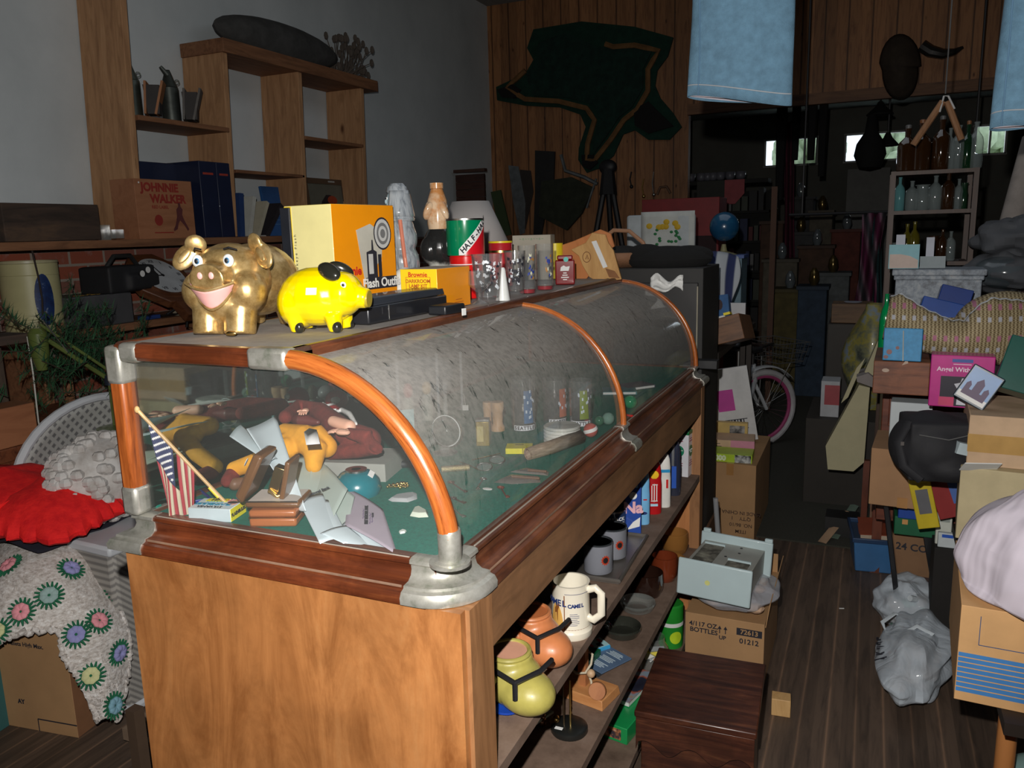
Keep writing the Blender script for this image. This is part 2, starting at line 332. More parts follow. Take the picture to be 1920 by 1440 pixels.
part('post_sleeve',G().box((0,0,H+.03),(.041,.041,.06)),NICK,case,bev=.009); part('post_sleeve',G().box((0,0,H+HH-.03),(.042,.042,.075)).box((.04,0,H+HH-.005),(.05,.038,.037)),NICK,case,bev=.009)
part('top_rail',G().box((WT/2,0,H+HH-.004),(WT,.034,.034)),OAK,case,bev=.009)
part('rail_sleeve',G().box((WT-.02,0,H+HH-.004),(.085,.038,.038)).box((WT+.01,.03,H+HH-.002),(.03,.06,.03)),NICK,case,bev=.008)
part('top_rail',G().box((0,L/2,H+HH-.002),(.03,L,.03)),OAKY,case,bev=.008); part('top_rail',G().box((WT+.012,L/2,H+HH),(.026,L,.026)),OAKY,case,bev=.008); part('top_rail',G().box((WT/2,L,H+HH-.004),(WT,.03,.034)),OAK,case,bev=.008)
DTOP=pattern(lambda n: ramp(n,nz(n,coords(n),30,6,.7),[(.3,(.30,.27,.25)),(.7,(.42,.39,.36))]),.85)
part('top_board',G().box((WT/2,L/2,H+HH+.004),(WT-.01,L-.02,.012)),DTOP,case,label='dusty grey top board')
def ap(t,rx=W-WT,rz=HH-.004): return (WT+rx*math.sin(t),H+rz*math.cos(t))
def ribpts(y,a=0,b=90): return [(ap(R(t))[0],y,ap(R(t))[1]) for t in range(a,b+1,5)]
part('curved_rib',G().tube(ribpts(0,2,86),.0172,16),ARCW,case,label='glossy orange oak curved rib')
part('rib_socket',G().lathe([(.026,0),(.026,.003),(.019,.005),(.0195,.052),(.018,.056)],24,(W-.004,.002,H+.002)).lathe([(.034,-.002),(.034,.003),(.02,.004)],24,(W-.006,.004,H)),NICK,case)
part('curved_rib',G().tube(ribpts(L/2),.0085,12),ARCW,case); part('curved_rib',G().tube(ribpts(L),.009,12),ARCW,case)
def dust(n):
    s=sepc(n); a=math_(n,'ARCTAN2',math_(n,'SUBTRACT',s[0],WT),math_(n,'SUBTRACT',s[2],H)); cb=n.nodes.new('ShaderNodeCombineXYZ')
    n.links.new(math_(n,'MULTIPLY',math_(n,'ADD',s[1],math_(n,'MULTIPLY',a,.12)),26),cb.inputs[0]); n.links.new(math_(n,'MULTIPLY',a,2.2),cb.inputs[1])
    st=ramp(n,nz(n,cb.outputs[0],1.6,6,.75),[(.34,(.12,.12,.12)),(.42,(1,1,1))])
    sp=ramp(n,nz(n,coords(n),70,3,.7),[(.35,(.75,.75,.75)),(.6,(1,1,1))])
    fall=ramp(n,a,[(.05,(.52,.52,.52)),(.55,(.46,.46,.46)),(.85,(.30,.30,.30)),(1,(.10,.10,.10))]); fall2=math_(n,'MULTIPLY',a,1.0)
    base=ramp(n,math_(n,'DIVIDE',a,PI/2),[(.0,(.8,)*3),(.35,(.66,)*3),(.6,(.4,)*3),(.9,(.13,)*3)])
    clear=ramp(n,nz(n,coords(n),1.7,3,.5),[(.4,(.8,.8,.8)),(.6,(1,1,1))])
    return math_(n,'MULTIPLY',math_(n,'MULTIPLY',base,st),math_(n,'MULTIPLY',sp,clear))
DUST=glass((.50,.47,.43),.3,dust,.06)
for y0,y1 in ((.012,L/2-.006),(L/2+.006,L-.012)):
    part('curved_glass',G().grid(lambda u,v:(WT+(W-.006-WT)*math.sin(u*PI/2),y0+(y1-y0)*v,H+.002+(HH-.008)*math.cos(u*PI/2)),33,3),DUST,case,label='dusty curved glass pane')
eg=[(0.018,H),(W-.02,H)]+[(ap(R(t),W-WT-.014,HH-.02)[0],ap(R(t),W-WT-.014,HH-.02)[1]) for t in range(88,0,-4)]+[(.018,H+HH-.02)]
for y in (0.004,L-.004):
    g=G(); g.T=Matrix(((1,0,0,0),(0,0,-1,y),(0,1,0,0),(0,0,0,1))); g.prism(eg,.002); part('end_glass',g,glass((.5,.52,.5),.035,rough=.02),case)
mm,n_,b_=nt('mirror'); b_.inputs['Metallic'].default_value=1; b_.inputs['Roughness'].default_value=.03; b_.inputs['Base Color'].default_value=(.42,.50,.46,1)
part('mirror_back',G().box((.012,L/2,H+HH/2-.01),(.004,L-.04,HH-.03)),mm,case,label='old greenish mirror along the back of the case')
FELT=M((.0,.16,.115),.95,var=.25,sc_=180,bmp=.5,bs=400)
part('felt_deck',G().box((W/2,L/2,H-.012),(W-.03,L-.02,.012)),FELT,case,label='green felt deck')
# base cabinet
part('end_panel',G().box((.3645,-.028,.502),(.737,.016,1.004)),PLY,case,label='orange plywood end panel')
PLY2=wood((.20,.09,.035),(.36,.17,.07),'z',5,.5,8,coat=.15,dist=1); PLYY=wood((.16,.075,.03),(.29,.14,.06),'y',5,.5,8,coat=.15,dist=1,dirt=.3)
part('stile',G().box((.722,.021,.502),(.038,.082,1.004)),PLY2,case)
part('apron',G().box((.731,.062+.93,.952),(.018,1.86,.104)),PLYY,case,label='brown wooden apron under the moulding')
part('end_panel',G().box((.3645,1.95,.502),(.737,.03,1.004)),wood((.38,.13,.04),(.6,.25,.09),'z',4,.45,5,coat=.2),case); part('stile',G().box((.722,1.93,.502),(.038,.06,1.004)),PLY2,case)
SHLF=pattern(lambda n: ramp(n,nz(n,coords(n),9,7,.7),[(.3,(.10,.062,.042)),(.55,(.19,.125,.09)),(.8,(.25,.18,.14))]),.75)
for z in (.66,.36,.08): part('shelf',G().box((.372,.975,z-.012),(.735,1.91,.024)),SHLF,case)
part('back_panel',G().box((.012,.975,.5),(.016,1.9,.99)),wood((.06,.03,.015),(.12,.06,.03),'y',5,.7),case)
# ---------------- things on top of the case ----------------
GOLD=pattern(lambda n: ramp(n,nz(n,coords(n),34,6,.7),[(.3,(.30,.17,.05)),(.52,(.62,.42,.17)),(.75,(.85,.66,.35))]),.36,.7,coat=.2)
SK=M((.86,.48,.34),.5,var=.06); PINK=M((.88,.45,.42),.45,var=.05)
def ell(n=16,rx=1,ry=1,a0=0): return [(rx*math.cos(a0+2*PI*i/n),ry*math.sin(a0+2*PI*i/n)) for i in range(n)]
def vec_text(parent,st,size,pos,xd,yd,m,name='lettering',**k):
    xd=V(xd).normalized(); z=xd.cross(V(yd)).normalized(); yd=z.cross(xd); inv=parent.matrix_world.inverted() if parent else Matrix()
    o=text(parent,st,size,(0,0,0),(0,0,0),m,name,**k); mt=Matrix(((xd.x,yd.x,z.x,pos[0]),(xd.y,yd.y,z.y,pos[1]),(xd.z,yd.z,z.z,pos[2]),(0,0,0,1)))
    sx=o.scale.x; o.matrix_local=mt@Matrix.Scale(sx,4,(1,0,0)) if sx!=1 else mt; return o
pig=thing('piggy_bank','big laughing gold piggy bank with blue eyes, near corner of the case top','piggy bank',P(440,622,z=TOP)+V((.0,.005,0)),R(13))
g=G()
g.ball((.0,.1,.1),(.084,.112,.078)); g.ball((0,0,.108),(.082,.066,.072)); g.ball((.05,-.03,.085),(.038,.04,.042)); g.ball((-.05,-.03,.085),(.038,.04,.042)); g.ball((0,-.02,.075),(.065,.055,.058))
g.tube([(0,-.03,.118),(0,-.092,.112)],[.040,.037],20,flat=.78); g.ball((0,-.035,.142),(.045,.03,.028))
g.ball((0,-.052,.063),(.036,.024,.020)); g.tube([(0,.2,.12),(.0,.225,.135),(.012,.228,.118),(.0,.222,.11)],.006,8)
for s in (-1,1):
    g.tube([(s*.034,-.035,.05),(s*.034,-.045,.0)],[.033,.031],16); g.tube([(s*.045,.15,.06),(s*.045,.155,.0)],[.036,.024],16)
part_=blob('body',g,GOLD,pig,.0032,3)
for s in (-1,1):
    g=G().at((s*.060,-.008,.172),(R(20),R(s*50),R(s*-12))).ball((0,0,.008),(.021,.009,.022)); g.at((s*.082,-.018,.158),(R(16),R(s*140),R(s*-8))).ball((0,0,.006),(.021,.007,.032))
    ear_=blob('ear',g,GOLD,pig,.0024,3); part('ear_fold',G().at((s*.079,-.026,.160),(R(16),R(s*140),R(s*-8))).ball((0,0,.006),(.008,.003,.018)),GOLD,ear_)
    e=part('eye',G().ball((s*.033,-.062,.146),(.0115,.006,.0125)),M((.85,.85,.82),.2,coat=1),pig)
    part('iris',G().ball((s*.032+.001,-.0675,.146),(.0052,.0026,.006)),M((.05,.2,.4),.3),e); part('pupil',G().ball((s*.032+.0015,-.0705,.146),(.0038,.0016,.0045)),BLK,e)
    part('eyebrow',G().tube([(s*.046,-.05,.166),(s*.036,-.062,.171),(s*.024,-.06,.168)],.0018,6),BLK,pig)
    part('nostril',G().ball((s*.012,-.0925,.119),(.0055,.0025,.007)),PINK,pig)
part('mouth',G().grid(lambda u,v:((u-.5)*.098*(1-.16*v*v),-.080-.018*math.sin(u*PI)*(1-.3*v)+v*.012,.089+.014*abs(2*u-1)**1.6-v*.034*max(0,math.sin(u*PI))**.5),21,9),M((.86,.45,.42),.35),pig,solid=.003,label='pink open mouth')
part('lip',G().tube([((u-.5)*.10*(1-.16),-.069-.018*math.sin(u*PI)*.7,.089+.014*abs(2*u-1)**1.6-.036*math.sin(u*PI)**.5) for u in [i/18 for i in range(1,18)]],.003,8).tube([((u-.5)*.104,-.081-.019*math.sin(u*PI),.091+.014*abs(2*u-1)**1.6) for u in [i/14 for i in range(15)]],.003,8),GOLD,pig)
part('nail_polish',G().ball((.034,-.078,.006),(.012,.004,.005)),BRASS,pig)
# yellow pig
YP=M((.92,.70,.0),.18,var=.04,coat=1)
yp=thing('piggy_bank','glossy yellow piggy bank with black ear and black trotters facing right','piggy bank',P(606,618,z=TOP),R(14))
g=G().ball((-.005,0,.068),(.082,.058,.060)).ball((.045,0,.072),(.045,.048,.046)).tube([(.07,0,.068),(.1,0,.062)],[.026,.02],16).ball((-.045,0,.055),(.045,.055,.052))
for x,y in ((.035,-.028),(.035,.028),(-.045,-.03),(-.045,.03)): g.tube([(x,y,.035),(x+.004,y,0)],[.02,.013],12)
blob('body',g,YP,yp,.0028,3)
part('snout',G().tube([(.094,0,.062),(.103,0,.0615)],[.019,.017],16),M((.45,.33,.03),.3),yp)
YB=M((.02,.02,.015),.2,coat=1)
for s in (-1,1):
    part('ear',G().at((.034,s*.03,.118),(R(s*25),R(25),R(s*20))).ball((0,0,0),(.028,.012,.017)),YB,yp,label='black ear')
    part('eye',G().ball((.064,s*.037,.092),(.0065,.003,.0065)),WHT,yp); part('pupil',G().ball((.065,s*.0395,.092),(.003,.0015,.003)),BLK,yp)
    for x in (.037,-.043): part('trotter',G().ball((x+.008,s*.03-.006*(s<0),.009),(.010,.010,.013)),YB,yp)
part('sticker',G().at((.005,-.056,.082),(R(72),0,0)).box((0,0,0),(.022,.014,.0006)),WHT,yp)
# boxes on the case
def boxthing(name,label,cat,near,size,rz,mats,group=None,bev=.0015,z=0,mode='corner',fm=None):
    # near: base point of the corner (+x,-y) that faces the camera
    o=thing(name,label,cat,(0,0,0),rz,group); w_,d_,h_=size
    off=Matrix.Rotation(rz,3,'Z')@V((-w_/2,d_/2,0)) if mode=='corner' else V((0,0,0))
    o.location=V(near)+off; o['sz']=0; del o['sz']
    part('body',G().box((0,0,h_/2),size,fm or 0),mats,o,bev=bev); return o
def T(o,st,size,x,z,h,m=INK,side='f',sz=None,**k):
    # lettering on front (-y) or right (+x) face of a box of size sz
    if side=='f': return text(o,st,size,(x,-sz[1]/2-.0006,z),FR,m,**k)
    if side=='r': return text(o,st,size,(sz[0]/2+.0006,x,z),RI,m,**k)
    return text(o,st,size,(x,z,sz[2]+.0006),(0,0,h),m,**k)
OR=M((.95,.33,.005),.35,var=.04,coat=.3); YL=M((.95,.66,.02),.35,var=.04,coat=.3); LY=M((.95,.85,.38),.35,var=.05,coat=.3)
s=(.15,.24,.262); p0=P(634,590,z=TOP)
fo=boxthing('camera_box','tall yellow and orange flash outfit carton with a camera picture','box',p0,s,R(-5),[YL,LY,OR],fm=[0,0,1,2,0,0])
text(fo,'Flash Outfit',.032,(s[0]/2+.0012,.055,.066),RI,M((.9,.9,.85),.5),bold=.0008)
part('label_panel',G().box((s[0]/2+.0004,.055,.066),(.0012,.125,.03)),INK,fo); part('yellow_edge',G().box((-s[0]/2+.012,-s[1]/2-.0004,s[2]/2),(.022,.001,s[2]-.004)),YL,fo)
text(fo,'Hawkeye Flash',.011,(-s[0]/2+.03,-s[1]/2-.0008,.14),(PI/2,-PI/2,0),INK,al='CENTER',sp=1.6); text(fo,'Brownie',.03,(s[0]/2+.0008,-.075,.10),RI,RED,bold=.001)
cp=part('printed_camera',G().at((s[0]/2+.0004,.0,0),(PI/2,0,PI/2)).prism([(-.035,.2),(.02,.215),(.07,.19),(.06,.13),(.0,.075),(-.012,.07)],.0004),M((.55,.53,.45),.5),fo)
g=G().at((s[0]/2+.0006,.068,.19),(0,PI/2,0))
for i,(a,b) in enumerate(((.036,0),(.032,1),(.024,2),(.017,1),(.010,2))): g.prism(ell(24,a*1.15,a),.0004,.0003*i,m=b)
g.at((s[0]/2+.0008,0,0),(PI/2,0,PI/2)).prism([(.0,.078),(.04,.078),(.04,.145),(.028,.15),(.026,.175),(.022,.175),(.02,.15),(.0,.145)],.0006,m=0).prism([(.006,.09),(.024,.09),(.024,.14),(.006,.14)],.0003,.0006,m=1).prism([(.045,.08),(.058,.082),(.058,.138),(.045,.138)],.0006,m=0)
part('camera_picture',g,[INK,M((.6,.6,.58),.4),M((.2,.2,.2),.4)],cp)
bb=boxthing('record_case','flat black case standing behind the tall yellow carton','case',P(556,588,z=TOP),(.03,.2,.258),R(-5),M((.02,.022,.028),.4)); 
s=(.105,.17,.102); kp=P(822,583,z=TOP)
kb=boxthing('lamp_kit_box','small yellow and orange darkroom lamp kit box','box',kp,s,R(-1),[M((.5,.45,.4),.6),YL,OR],fm=[0,0,1,2,0,0])
T(kb,'Brownie',.016,-.002,.088,0,RED,sz=s,bold=.0003); T(kb,'DARKROOM\nLAMP KIT',.0125,-.002,.066,0,M((.5,.12,.02),.5),sz=s,bold=.0003)
g=G(); 
for x0,z0,w_,h_ in ((-.002,.082,.07,.0008),(-.036,.055,.0008,.054),(.033,.055,.0008,.054)): g.box((x0,-s[1]/2-.0004,z0),(w_,.0006,h_))
part('printed_frame',g,RED,kb); lines(kb,.02,.02,.05,2,.007,'r',s[0]/2+.0008,M((.5,.12,.02),.5),.0015)
tray=thing('camera_case','long low black plastic case in front of the small yellow box','case',P(742,597,z=TOP)+V((-.02,.04,0)),R(-1))
part('lid',G().box((0,0,.047),(.07,.33,.02),top=(.92,.97)),M((.03,.035,.045),.35,coat=.4),tray,bev=.004); part('body',G().box((0,0,.019),(.076,.335,.037)),M((.015,.016,.02),.35,coat=.4),tray,bev=.004)
part('seam_line',G().box((.0385,-.09,.02),(.001,.002,.036)),STEEL,tray)
solo('eyeglass_case','small flat black case with a white tag, right of the low black case','case',G().box((0,0,.011),(.05,.085,.022)),M((.012,.013,.016),.4),P(852,588,z=TOP)+V((-.02,0,0)),R(-5),bev=.004)
solo('price_tag','white price tag hanging from the flat black case','tag',G().box((0,0,.008),(.002,.014,.016)),WHT,P(862,592,z=TOP)+V((.006,.01,0)),R(-10))
# decanters
p=P(762,578,z=TOP); p.x-=.06; p.y+=.16; u=U(p)
def at_px(cx,base,x=None,y=None):
    return None
GRYC=pattern(lambda n: ramp(n,nz(n,coords(n,(6,6,1.2)),12,5,.6,.6),[(.35,(.13,.15,.17)),(.5,(.30,.33,.36)),(.7,(.45,.48,.5))]),.2,0,coat=1)
fig=P(757,590,x=.1); fig.z=TOP; u=U(fig); hz=lambda py:(P(757,py,y=fig.y).z-TOP)
de=thing('figural_decanter','grey glazed bearded figure decanter with floppy hat and orange stripe','decanter',fig,R(0))
g=G(); zt_=hz(342); bw=lambda px: px*u
g.ball((0,0,.05),(.054,.054,.05)).ball((0,0,.11),(.054,.052,.06)).ball((0,0,zt_-.15),(.050,.048,.055)).ball((0,0,zt_-.12),(.042,.04,.04))
blob('body',g,GRYC,de,.0035,3)
part('shoulder_cape',G().lathe([(.0,.03),(.022,.026),(.032,.01),(.045,-.012),(.043,-.018),(.03,-.014)],24,(0,0,zt_-.085)),GRYC,de)
hd=part('head',G().ball((-.004,0,zt_-.05),(.028,.03,.036)).ball((-.012,-.014,zt_-.062),(.015,.014,.022)).ball((-.024,-.018,zt_-.05),(.006,.006,.008)),M((.42,.56,.62),.25,coat=1),de)
part('hair',G().grid(lambda a,b:(.004+(.026+.012*b)*math.cos(PI*(a*1.35-.62)),(.03+.010*b)*math.sin(PI*(a*1.35-.62))*1.0,zt_-.022-.07*b),22,6),GRYC,hd,solid=.007)
part('hat',G().lathe([(0,.018),(.018,.016),(.028,.006),(.031,-.006),(.029,-.010),(0,-.010)],24,(0,0,zt_-.018)),GRYC,hd); part('ear_flap',G().ball((.003,-.032,zt_-.06),(.008,.006,.028)),GRYC,hd)
e=part('eye',G().ball((-.019,-.022,zt_-.042),(.0055,.004,.0045)),WHT,hd); part('pupil',G().ball((-.0215,-.025,zt_-.042),(.0025,.002,.0025)),BLK,hd)
part('stripe',G().tube([(.030,-.042,zt_-.1),(.037,-.040,.13),(.040,-.038,.09),(.036,-.042,.045),(.035,-.045,.02)],.006,8,flat=.8),M((.6,.2,.13),.3,coat=1),de,label='orange stripe down the side')
part('sticker',G().at((-.028,-.040,.155),(PI/2,0,R(-30))).box((0,0,0),(.022,.02,.0008)),WHT,de)
solo('white_figurine','rounded white ceramic figurine half hidden behind the small yellow box','figurine',G().ball((0,0,.035),(.038,.035,.035)).ball((.008,-.006,.073),(.03,.028,.027)).ball((-.018,-.01,.06),(.02,.02,.02)),M((.85,.85,.82),.25,coat=1),P(762,576,z=TOP)+V((-.06,.09,0)),0)
fig=P(828,570,x=.12); fig.z=TOP; u=U(fig); zt_=P(822,343,y=fig.y).z-TOP
dd=thing('figural_decanter','brown, black and white glazed hound decanter with a round bottle neck','decanter',fig,R(0))
k_=zt_/.30; g=G().ball((0,0,.05),(.046,.045,.05),0).ball((.0,.0,.13*k_),(.050,.048,.062*k_),1).ball((-.018,-.03,.125*k_),(.028,.026,.04),1).ball((0,0,.165*k_),(.036,.036,.03),1)
SPOT=pattern(lambda n: mixc(n,ramp(n,math_(n,'ADD',sepc(n)[2],math_(n,'MULTIPLY',nz(n,coords(n),25,3),.05)),[(.115,(0,0,0)),(.13,(1,1,1))]),(.72,.72,.66),(.02,.02,.02)),.15,coat=1)
blob('body',g,SPOT,dd,.003,3)
TANG=pattern(lambda n: ramp(n,nz(n,coords(n),24,3),[(.4,(.55,.24,.08)),(.6,(.72,.52,.34))]),.15,coat=1)
part('shoulder',G().lathe([(.034,.0),(.036,.006),(.03,.028),(.026,.036)],24,(0,0,.162)),M((.35,.36,.33),.2,coat=1),dd)
part('head',G().lathe([(.028,.19),(.032,.215),(.029,zt_-.05),(.02,zt_-.024),(.018,zt_-.018)],24,(.0,0,0)),TANG,dd)
for s in (-1,1): part('ear',G().at((s*.026,-.01,zt_-.075),(0,R(s*-22),0)).ball((0,0,0),(.011,.014,.032)),TANG,dd)
part('muzzle',G().at((-.014,-.028,zt_-.08),(0,R(25),0)).ball((0,0,0),(.013,.02,.028)),TANG,dd); part('bottle_mouth',G().lathe([(.016,-.02),(.016,-.006),(.02,-.004),(.02,.012),(.013,.012)],20,(0,0,zt_-.012)),TANG,dd)
# lampshade
fig=P(885,455,y=2.1); u=U(fig); b=P(885,460,y=2.1)
lamp=thing('table_lamp','table lamp with a plain white cone shade, behind the green tin','lamp',(b.x,2.1,.0),0)
part('lamp_shade',G().open_lathe([(75*u,0),(34*u,90*u)],32,(0,0,b.z-10*u)),M((.6,.56,.54),.8,var=.03),lamp,solid=.003); part('stem',G().tube([(0,0,.9),(0,0,b.z+70*u)],.009),BRASS,lamp); part('base',G().lathe([(.08,.86),(.08,.88),(.03,.9),(.05,.98),(.02,1.08)],20,(0,0,0)),M((.5,.42,.35),.4),lamp)
solo('side_table','small dark side table behind the display case under the lamp','table',G().box((0,0,.845),(.36,.4,.03)).box((-.15,-.17,.415),(.04,.04,.83)).box((.15,-.17,.415),(.04,.04,.83)).box((-.15,.17,.415),(.04,.04,.83)).box((.15,.17,.415),(.04,.04,.83)),DKW,(b.x,2.12,0),0)
lamp.location.z=0
# tins
def tin(name,label,cx,base,top,w_,x,mats,prof=None,mf=None,z=TOP,gap=0,group=None):
    p=P(cx,base,x=x) if x is not None else P(cx,base,z=z); p.z=z; u=U(p); r_=w_*u/2; h_=P(cx,top,y=p.y).z-z
    o=thing(name,label,'tin',p,0,group); part('can',G().lathe([(r_*.97,0),(r_,.003),(r_,h_-.004),(r_*.97,h_-.002),(r_*.97,h_),(r_*.9,h_-.003)],40),mats,o,bev=0); return o,r_,h_
rt,r1,h1=tin('tobacco_tin','red tobacco tin with a thin white line, under the green tin',876,548,478,62,.22,M((.75,.01,.01),.25,coat=.6))
part('printed_line',G().open_lathe([(r1+.0004,h1*.78),(r1+.0004,h1*.8)],40),WHT,rt)
ht,r2,h2=tin('tobacco_tin','green and red tobacco tin with white diagonal HALF band, stacked on the red tin',884,478,410,70,.22,M((.0,.22,.09),.22,coat=.8),z=TOP+h1)
ht.location.x=rt.location.x+.0; ht.location.y=rt.location.y
RD2=M((.65,.01,.02),.25,coat=.6)
def onring(r_,a,z): return (r_*math.cos(a),r_*math.sin(a),z)
def band(u,v): a=-1.45+u*1.75; return onring(r2+.0006,a,.001+(h2-.008)*min(1,max(0,(u*1.08+(v-.5)*.34))))
part('diagonal_band',G().grid(band,24,2),WHT,ht); part('red_panel',G().grid(lambda u,v:onring(r2+.0003,-1.4+u*1.8,.001+(h2-.008)*min(1,u*1.0)*v),24,2),RD2,ht); part('silver_rim',G().lathe([(r2*.99,-.006),(r2+.0012,-.005),(r2+.0012,0),(r2*.95,.0)],40,(0,0,h2)),STEEL,ht)
for i,ch in enumerate('HALF-HALF'):
    u_=.14+i*.105; a=-1.45+u_*1.75; z=.001+(h2-.008)*(u_*1.08)
    xd=V((-math.sin(a)*.75,math.cos(a)*.75,.62)); vec_text(ht,ch,.021,onring(r2+.0008,a,z),xd,V((0,0,1)),INK,bold=.0008)
solo('slot_panel','dark slot panel on the green tin side','label',G().box((0,0,0),(.001,.001,.001)),BLK,(0,0,-1)) if 0 else None
o,r3,h3=tin('spice_tin','red and gold tin with a yellow lid rim, behind the printed glasses',940,520,452,44,.12,M((.55,.02,.03),.3,coat=.5))
part('rim',G().open_lathe([(r3+.0006,h3-.006),(r3+.0006,h3)],32),YEL,o); part('stripe',G().open_lathe([(r3+.0005,h3*.75),(r3+.0005,h3*.8)],32),BRASS,o)
p=P(1000,520,x=.1); u=U(p); s=(60*u*1.2,.1,P(985,441,y=p.y).z-TOP)
o=boxthing('greeting_card_box','beige box with a green scroll border, standing behind the glasses','box',(p.x+s[0]/2,p.y,TOP),s,R(12),M((.42,.38,.3),.6)); T(o,'~ o ~ ~ o ~ ~ o ~',.014,0,s[2]-.014,0,GRN,sz=s,sx=.9)
p=P(1042,525,x=.16); solo('spice_tin','yellow tin between the beige box and the brown plaque','tin',G().lathe([(.03,0),(.03,P(1040,456,y=p.y).z-TOP)],24),YEL,(p.x,p.y,TOP))
# glasses
def glassware(name,label,cat,cx,base,top,wt,wb,x=.33,stem=False,group=None,m=None,z=TOP):
    p=P(cx,base,x=x); p.z=z; u=U(p); h_=P(cx,top,y=p.y).z-z; a=wt*u/2; b=wb*u/2
    o=thing(name,label,cat,p,0,group)
    if stem: pr=[(b,.0),(b,.003),(.006,.012),(.005,.03),(a*.6,.04),(a*1.02,h_*.6),(a,h_),(a-.0015,h_),(a*.98,h_*.6),(a*.5,.043)]
    else: pr=[(b*.9,0),(b,.004),(b,.012),(a,h_),(a-.002,h_),(b-.002,.014),(0.001,.012)]
    part('bowl' if stem else 'tumbler',G().open_lathe(pr,32),m or GLASSW,o); return o,a,b,h_
GLASSW=glass((.75,.8,.82),.035,rough=.04,edge=1.9)
glassware('snifter_glass','plain clear footed glass right of the small yellow box','glass',900,577,508,42,34,.36,True)
def prints(o,a,b,h_,cols,seed,n=26,lo=.25,hi=.85,c=-1.0,wd=.9):
    rnd=random.Random(seed); g=G()
    for i in range(n):
        z=h_*(lo+(hi-lo)*rnd.random()); r_=b+(a-b)*z/h_+.0006; t=c+rnd.uniform(-wd,wd); q=rnd.uniform(.1,.26); k=rnd.randrange(len(cols))
        g.grid(lambda u,v:onring(r_,t+q*(u-.5)*(.5+abs(math.sin(v*3+i))),z+(v-.5)*h_*rnd.uniform(.02,.1)),4,3,k)
    part('printed_picture',g,cols,o)
SNOW=M((.75,.8,.85),.4); 
o,a,b,h_=glassware('tumbler_glass','clear footed tumbler with black and white winter village print, left one','glass',915,572,476,58,44,.35); prints(o,a,b,h_,[INK,SNOW,SNOW],1,50)
o,a,b,h_=glassware('tumbler_glass','clear tumbler with black print and white tree branches, right of the white cone bottle','glass',967,556,470,40,32,.33); prints(o,a,b,h_,[INK,SNOW,INK],2,50)
solo('milk_glass_cone','slim white cone-shaped shaker between the two winter print tumblers','shaker',G().lathe([(.021,0),(.02,.004),(.012,.06),(.009,.085),(.006,.09)],20),M((.8,.82,.8),.3,coat=.6),P(943,563,z=TOP))
o,a,b,h_=glassware('tumbler_glass','straight glass with amber and blue figure print and red base, left one','glass',989,550,460,33,31,.34); prints(o,a,b,h_,[M((.45,.2,.04),.5),M((.02,.05,.3),.5),M((.75,.75,.55),.5)],3,14,.3,.8,-.7,.35); part('red_base',G().lathe([(b*.95,.001),(b*.97,.012)],24),M((.3,.01,.02),.2),o)
o,a,b,h_=glassware('tumbler_glass','straight glass with amber and blue figure print and red base, nearest the red decanter','glass',1022,542,457,34,31,.34); prints(o,a,b,h_,[M((.5,.22,.05),.5),M((.03,.06,.32),.5),M((.75,.75,.55),.5)],4,14,.3,.8,-.7,.35); part('red_base',G().lathe([(b*.95,.001),(b*.97,.012)],24),M((.3,.01,.02),.2),o)
p=P(1060,533,z=TOP); u=U(p); s=(36*u,.04,54*u)
o=thing('flask_bottle','small dark red flask bottle with white writing and a turquoise dot sticker','bottle',p,R(18)); part('body',G().box((0,0,s[2]*.42),(s[0],s[1],s[2]*.84)).box((0,0,s[2]*.92),(s[0]*.8,s[1]*.8,s[2]*.16)),M((.22,.005,.008),.15,coat=1),o,bev=.004)
g=G().at((0,-.0206,s[2]*.55),(PI/2,0,0)).prism([(-.016,-.008),(.013,-.008),(.017,.008),(.004,.006),(-.004,.011),(-.014,.005)],.0006)
for i,w_ in enumerate((.012,.018,.027,.014)): g.at((0,-.0206,s[2]*(.40-.075*i))).box((0,0,0),(w_,.0008,.0035))
part('white_print',g,WHT,o); part('dot_sticker',G().at((.004,-.021,s[2]*.86),(PI/2,0,0)).prism(ell(20,.0085,.0085),.0006),M((.05,.5,.42),.5),o)
# wooden plaque
pq=thing('wooden_plaque','tan cut-out wooden pig plaque with white tag strip at far end of the case','plaque',P(1120,522,z=TOP),0)
pl=[(1070,468),(1098,455),(1110,436),(1135,440),(1140,455),(1150,470),(1165,524),(1150,526),(1140,522),(1120,528),(1105,520),(1092,498),(1085,480)]
yy=P(1120,522,z=TOP).y; rel=lambda q,dy=0:(P(*q,y=yy+dy)-pq.location)
PLQ=wood((.42,.2,.06),(.62,.36,.13),'z',6,.5,4); PLQ2=wood((.38,.12,.03),(.55,.2,.06),'z',6,.5,4)
def outl(pts,m,name,dy,th=.012,par=pq,**k):
    a=[rel(q,dy) for q in pts]; n=len(a); g=G(); g.add([tuple(x) for x in a]+[(x.x,x.y+th,x.z) for x in a],[tuple(range(n)),tuple(range(2*n-1,n-1,-1))]+[(i,(i+1)%n,(i+1)%n+n,i+n) for i in range(n)]); return part(name,g,m,par,**k)
outl(pl,PLQ,'panel',0,bev=.002); outl([(1045,462),(1075,452),(1125,430),(1145,438),(1152,462),(1140,470),(1110,455),(1085,472),(1105,516),(1095,528),(1078,522),(1070,480),(1052,480)],PLQ2,'back_panel',.02,bev=.002)
outl([(1109,453),(1118,451),(1139,500),(1131,503)],WHT,'tag_strip',-.003,.002); outl([(1135,503),(1152,508),(1162,522),(1142,520)],M((.25,.1,.03),.6),'ear_mark',-.002,.002)
g=G(); c=rel((1100,482),-.002)
g.tube([(c.x+.016*math.cos(a*PI/8),c.y,c.z+.02*math.sin(a*PI/8)) for a in range(16)],.0012,6,closed=True); g.tube([(c.x-.004,c.y,c.z-.008),(c.x+.002,c.y,c.z+.008),(c.x+.006,c.y,c.z-.008)],.0015,6)
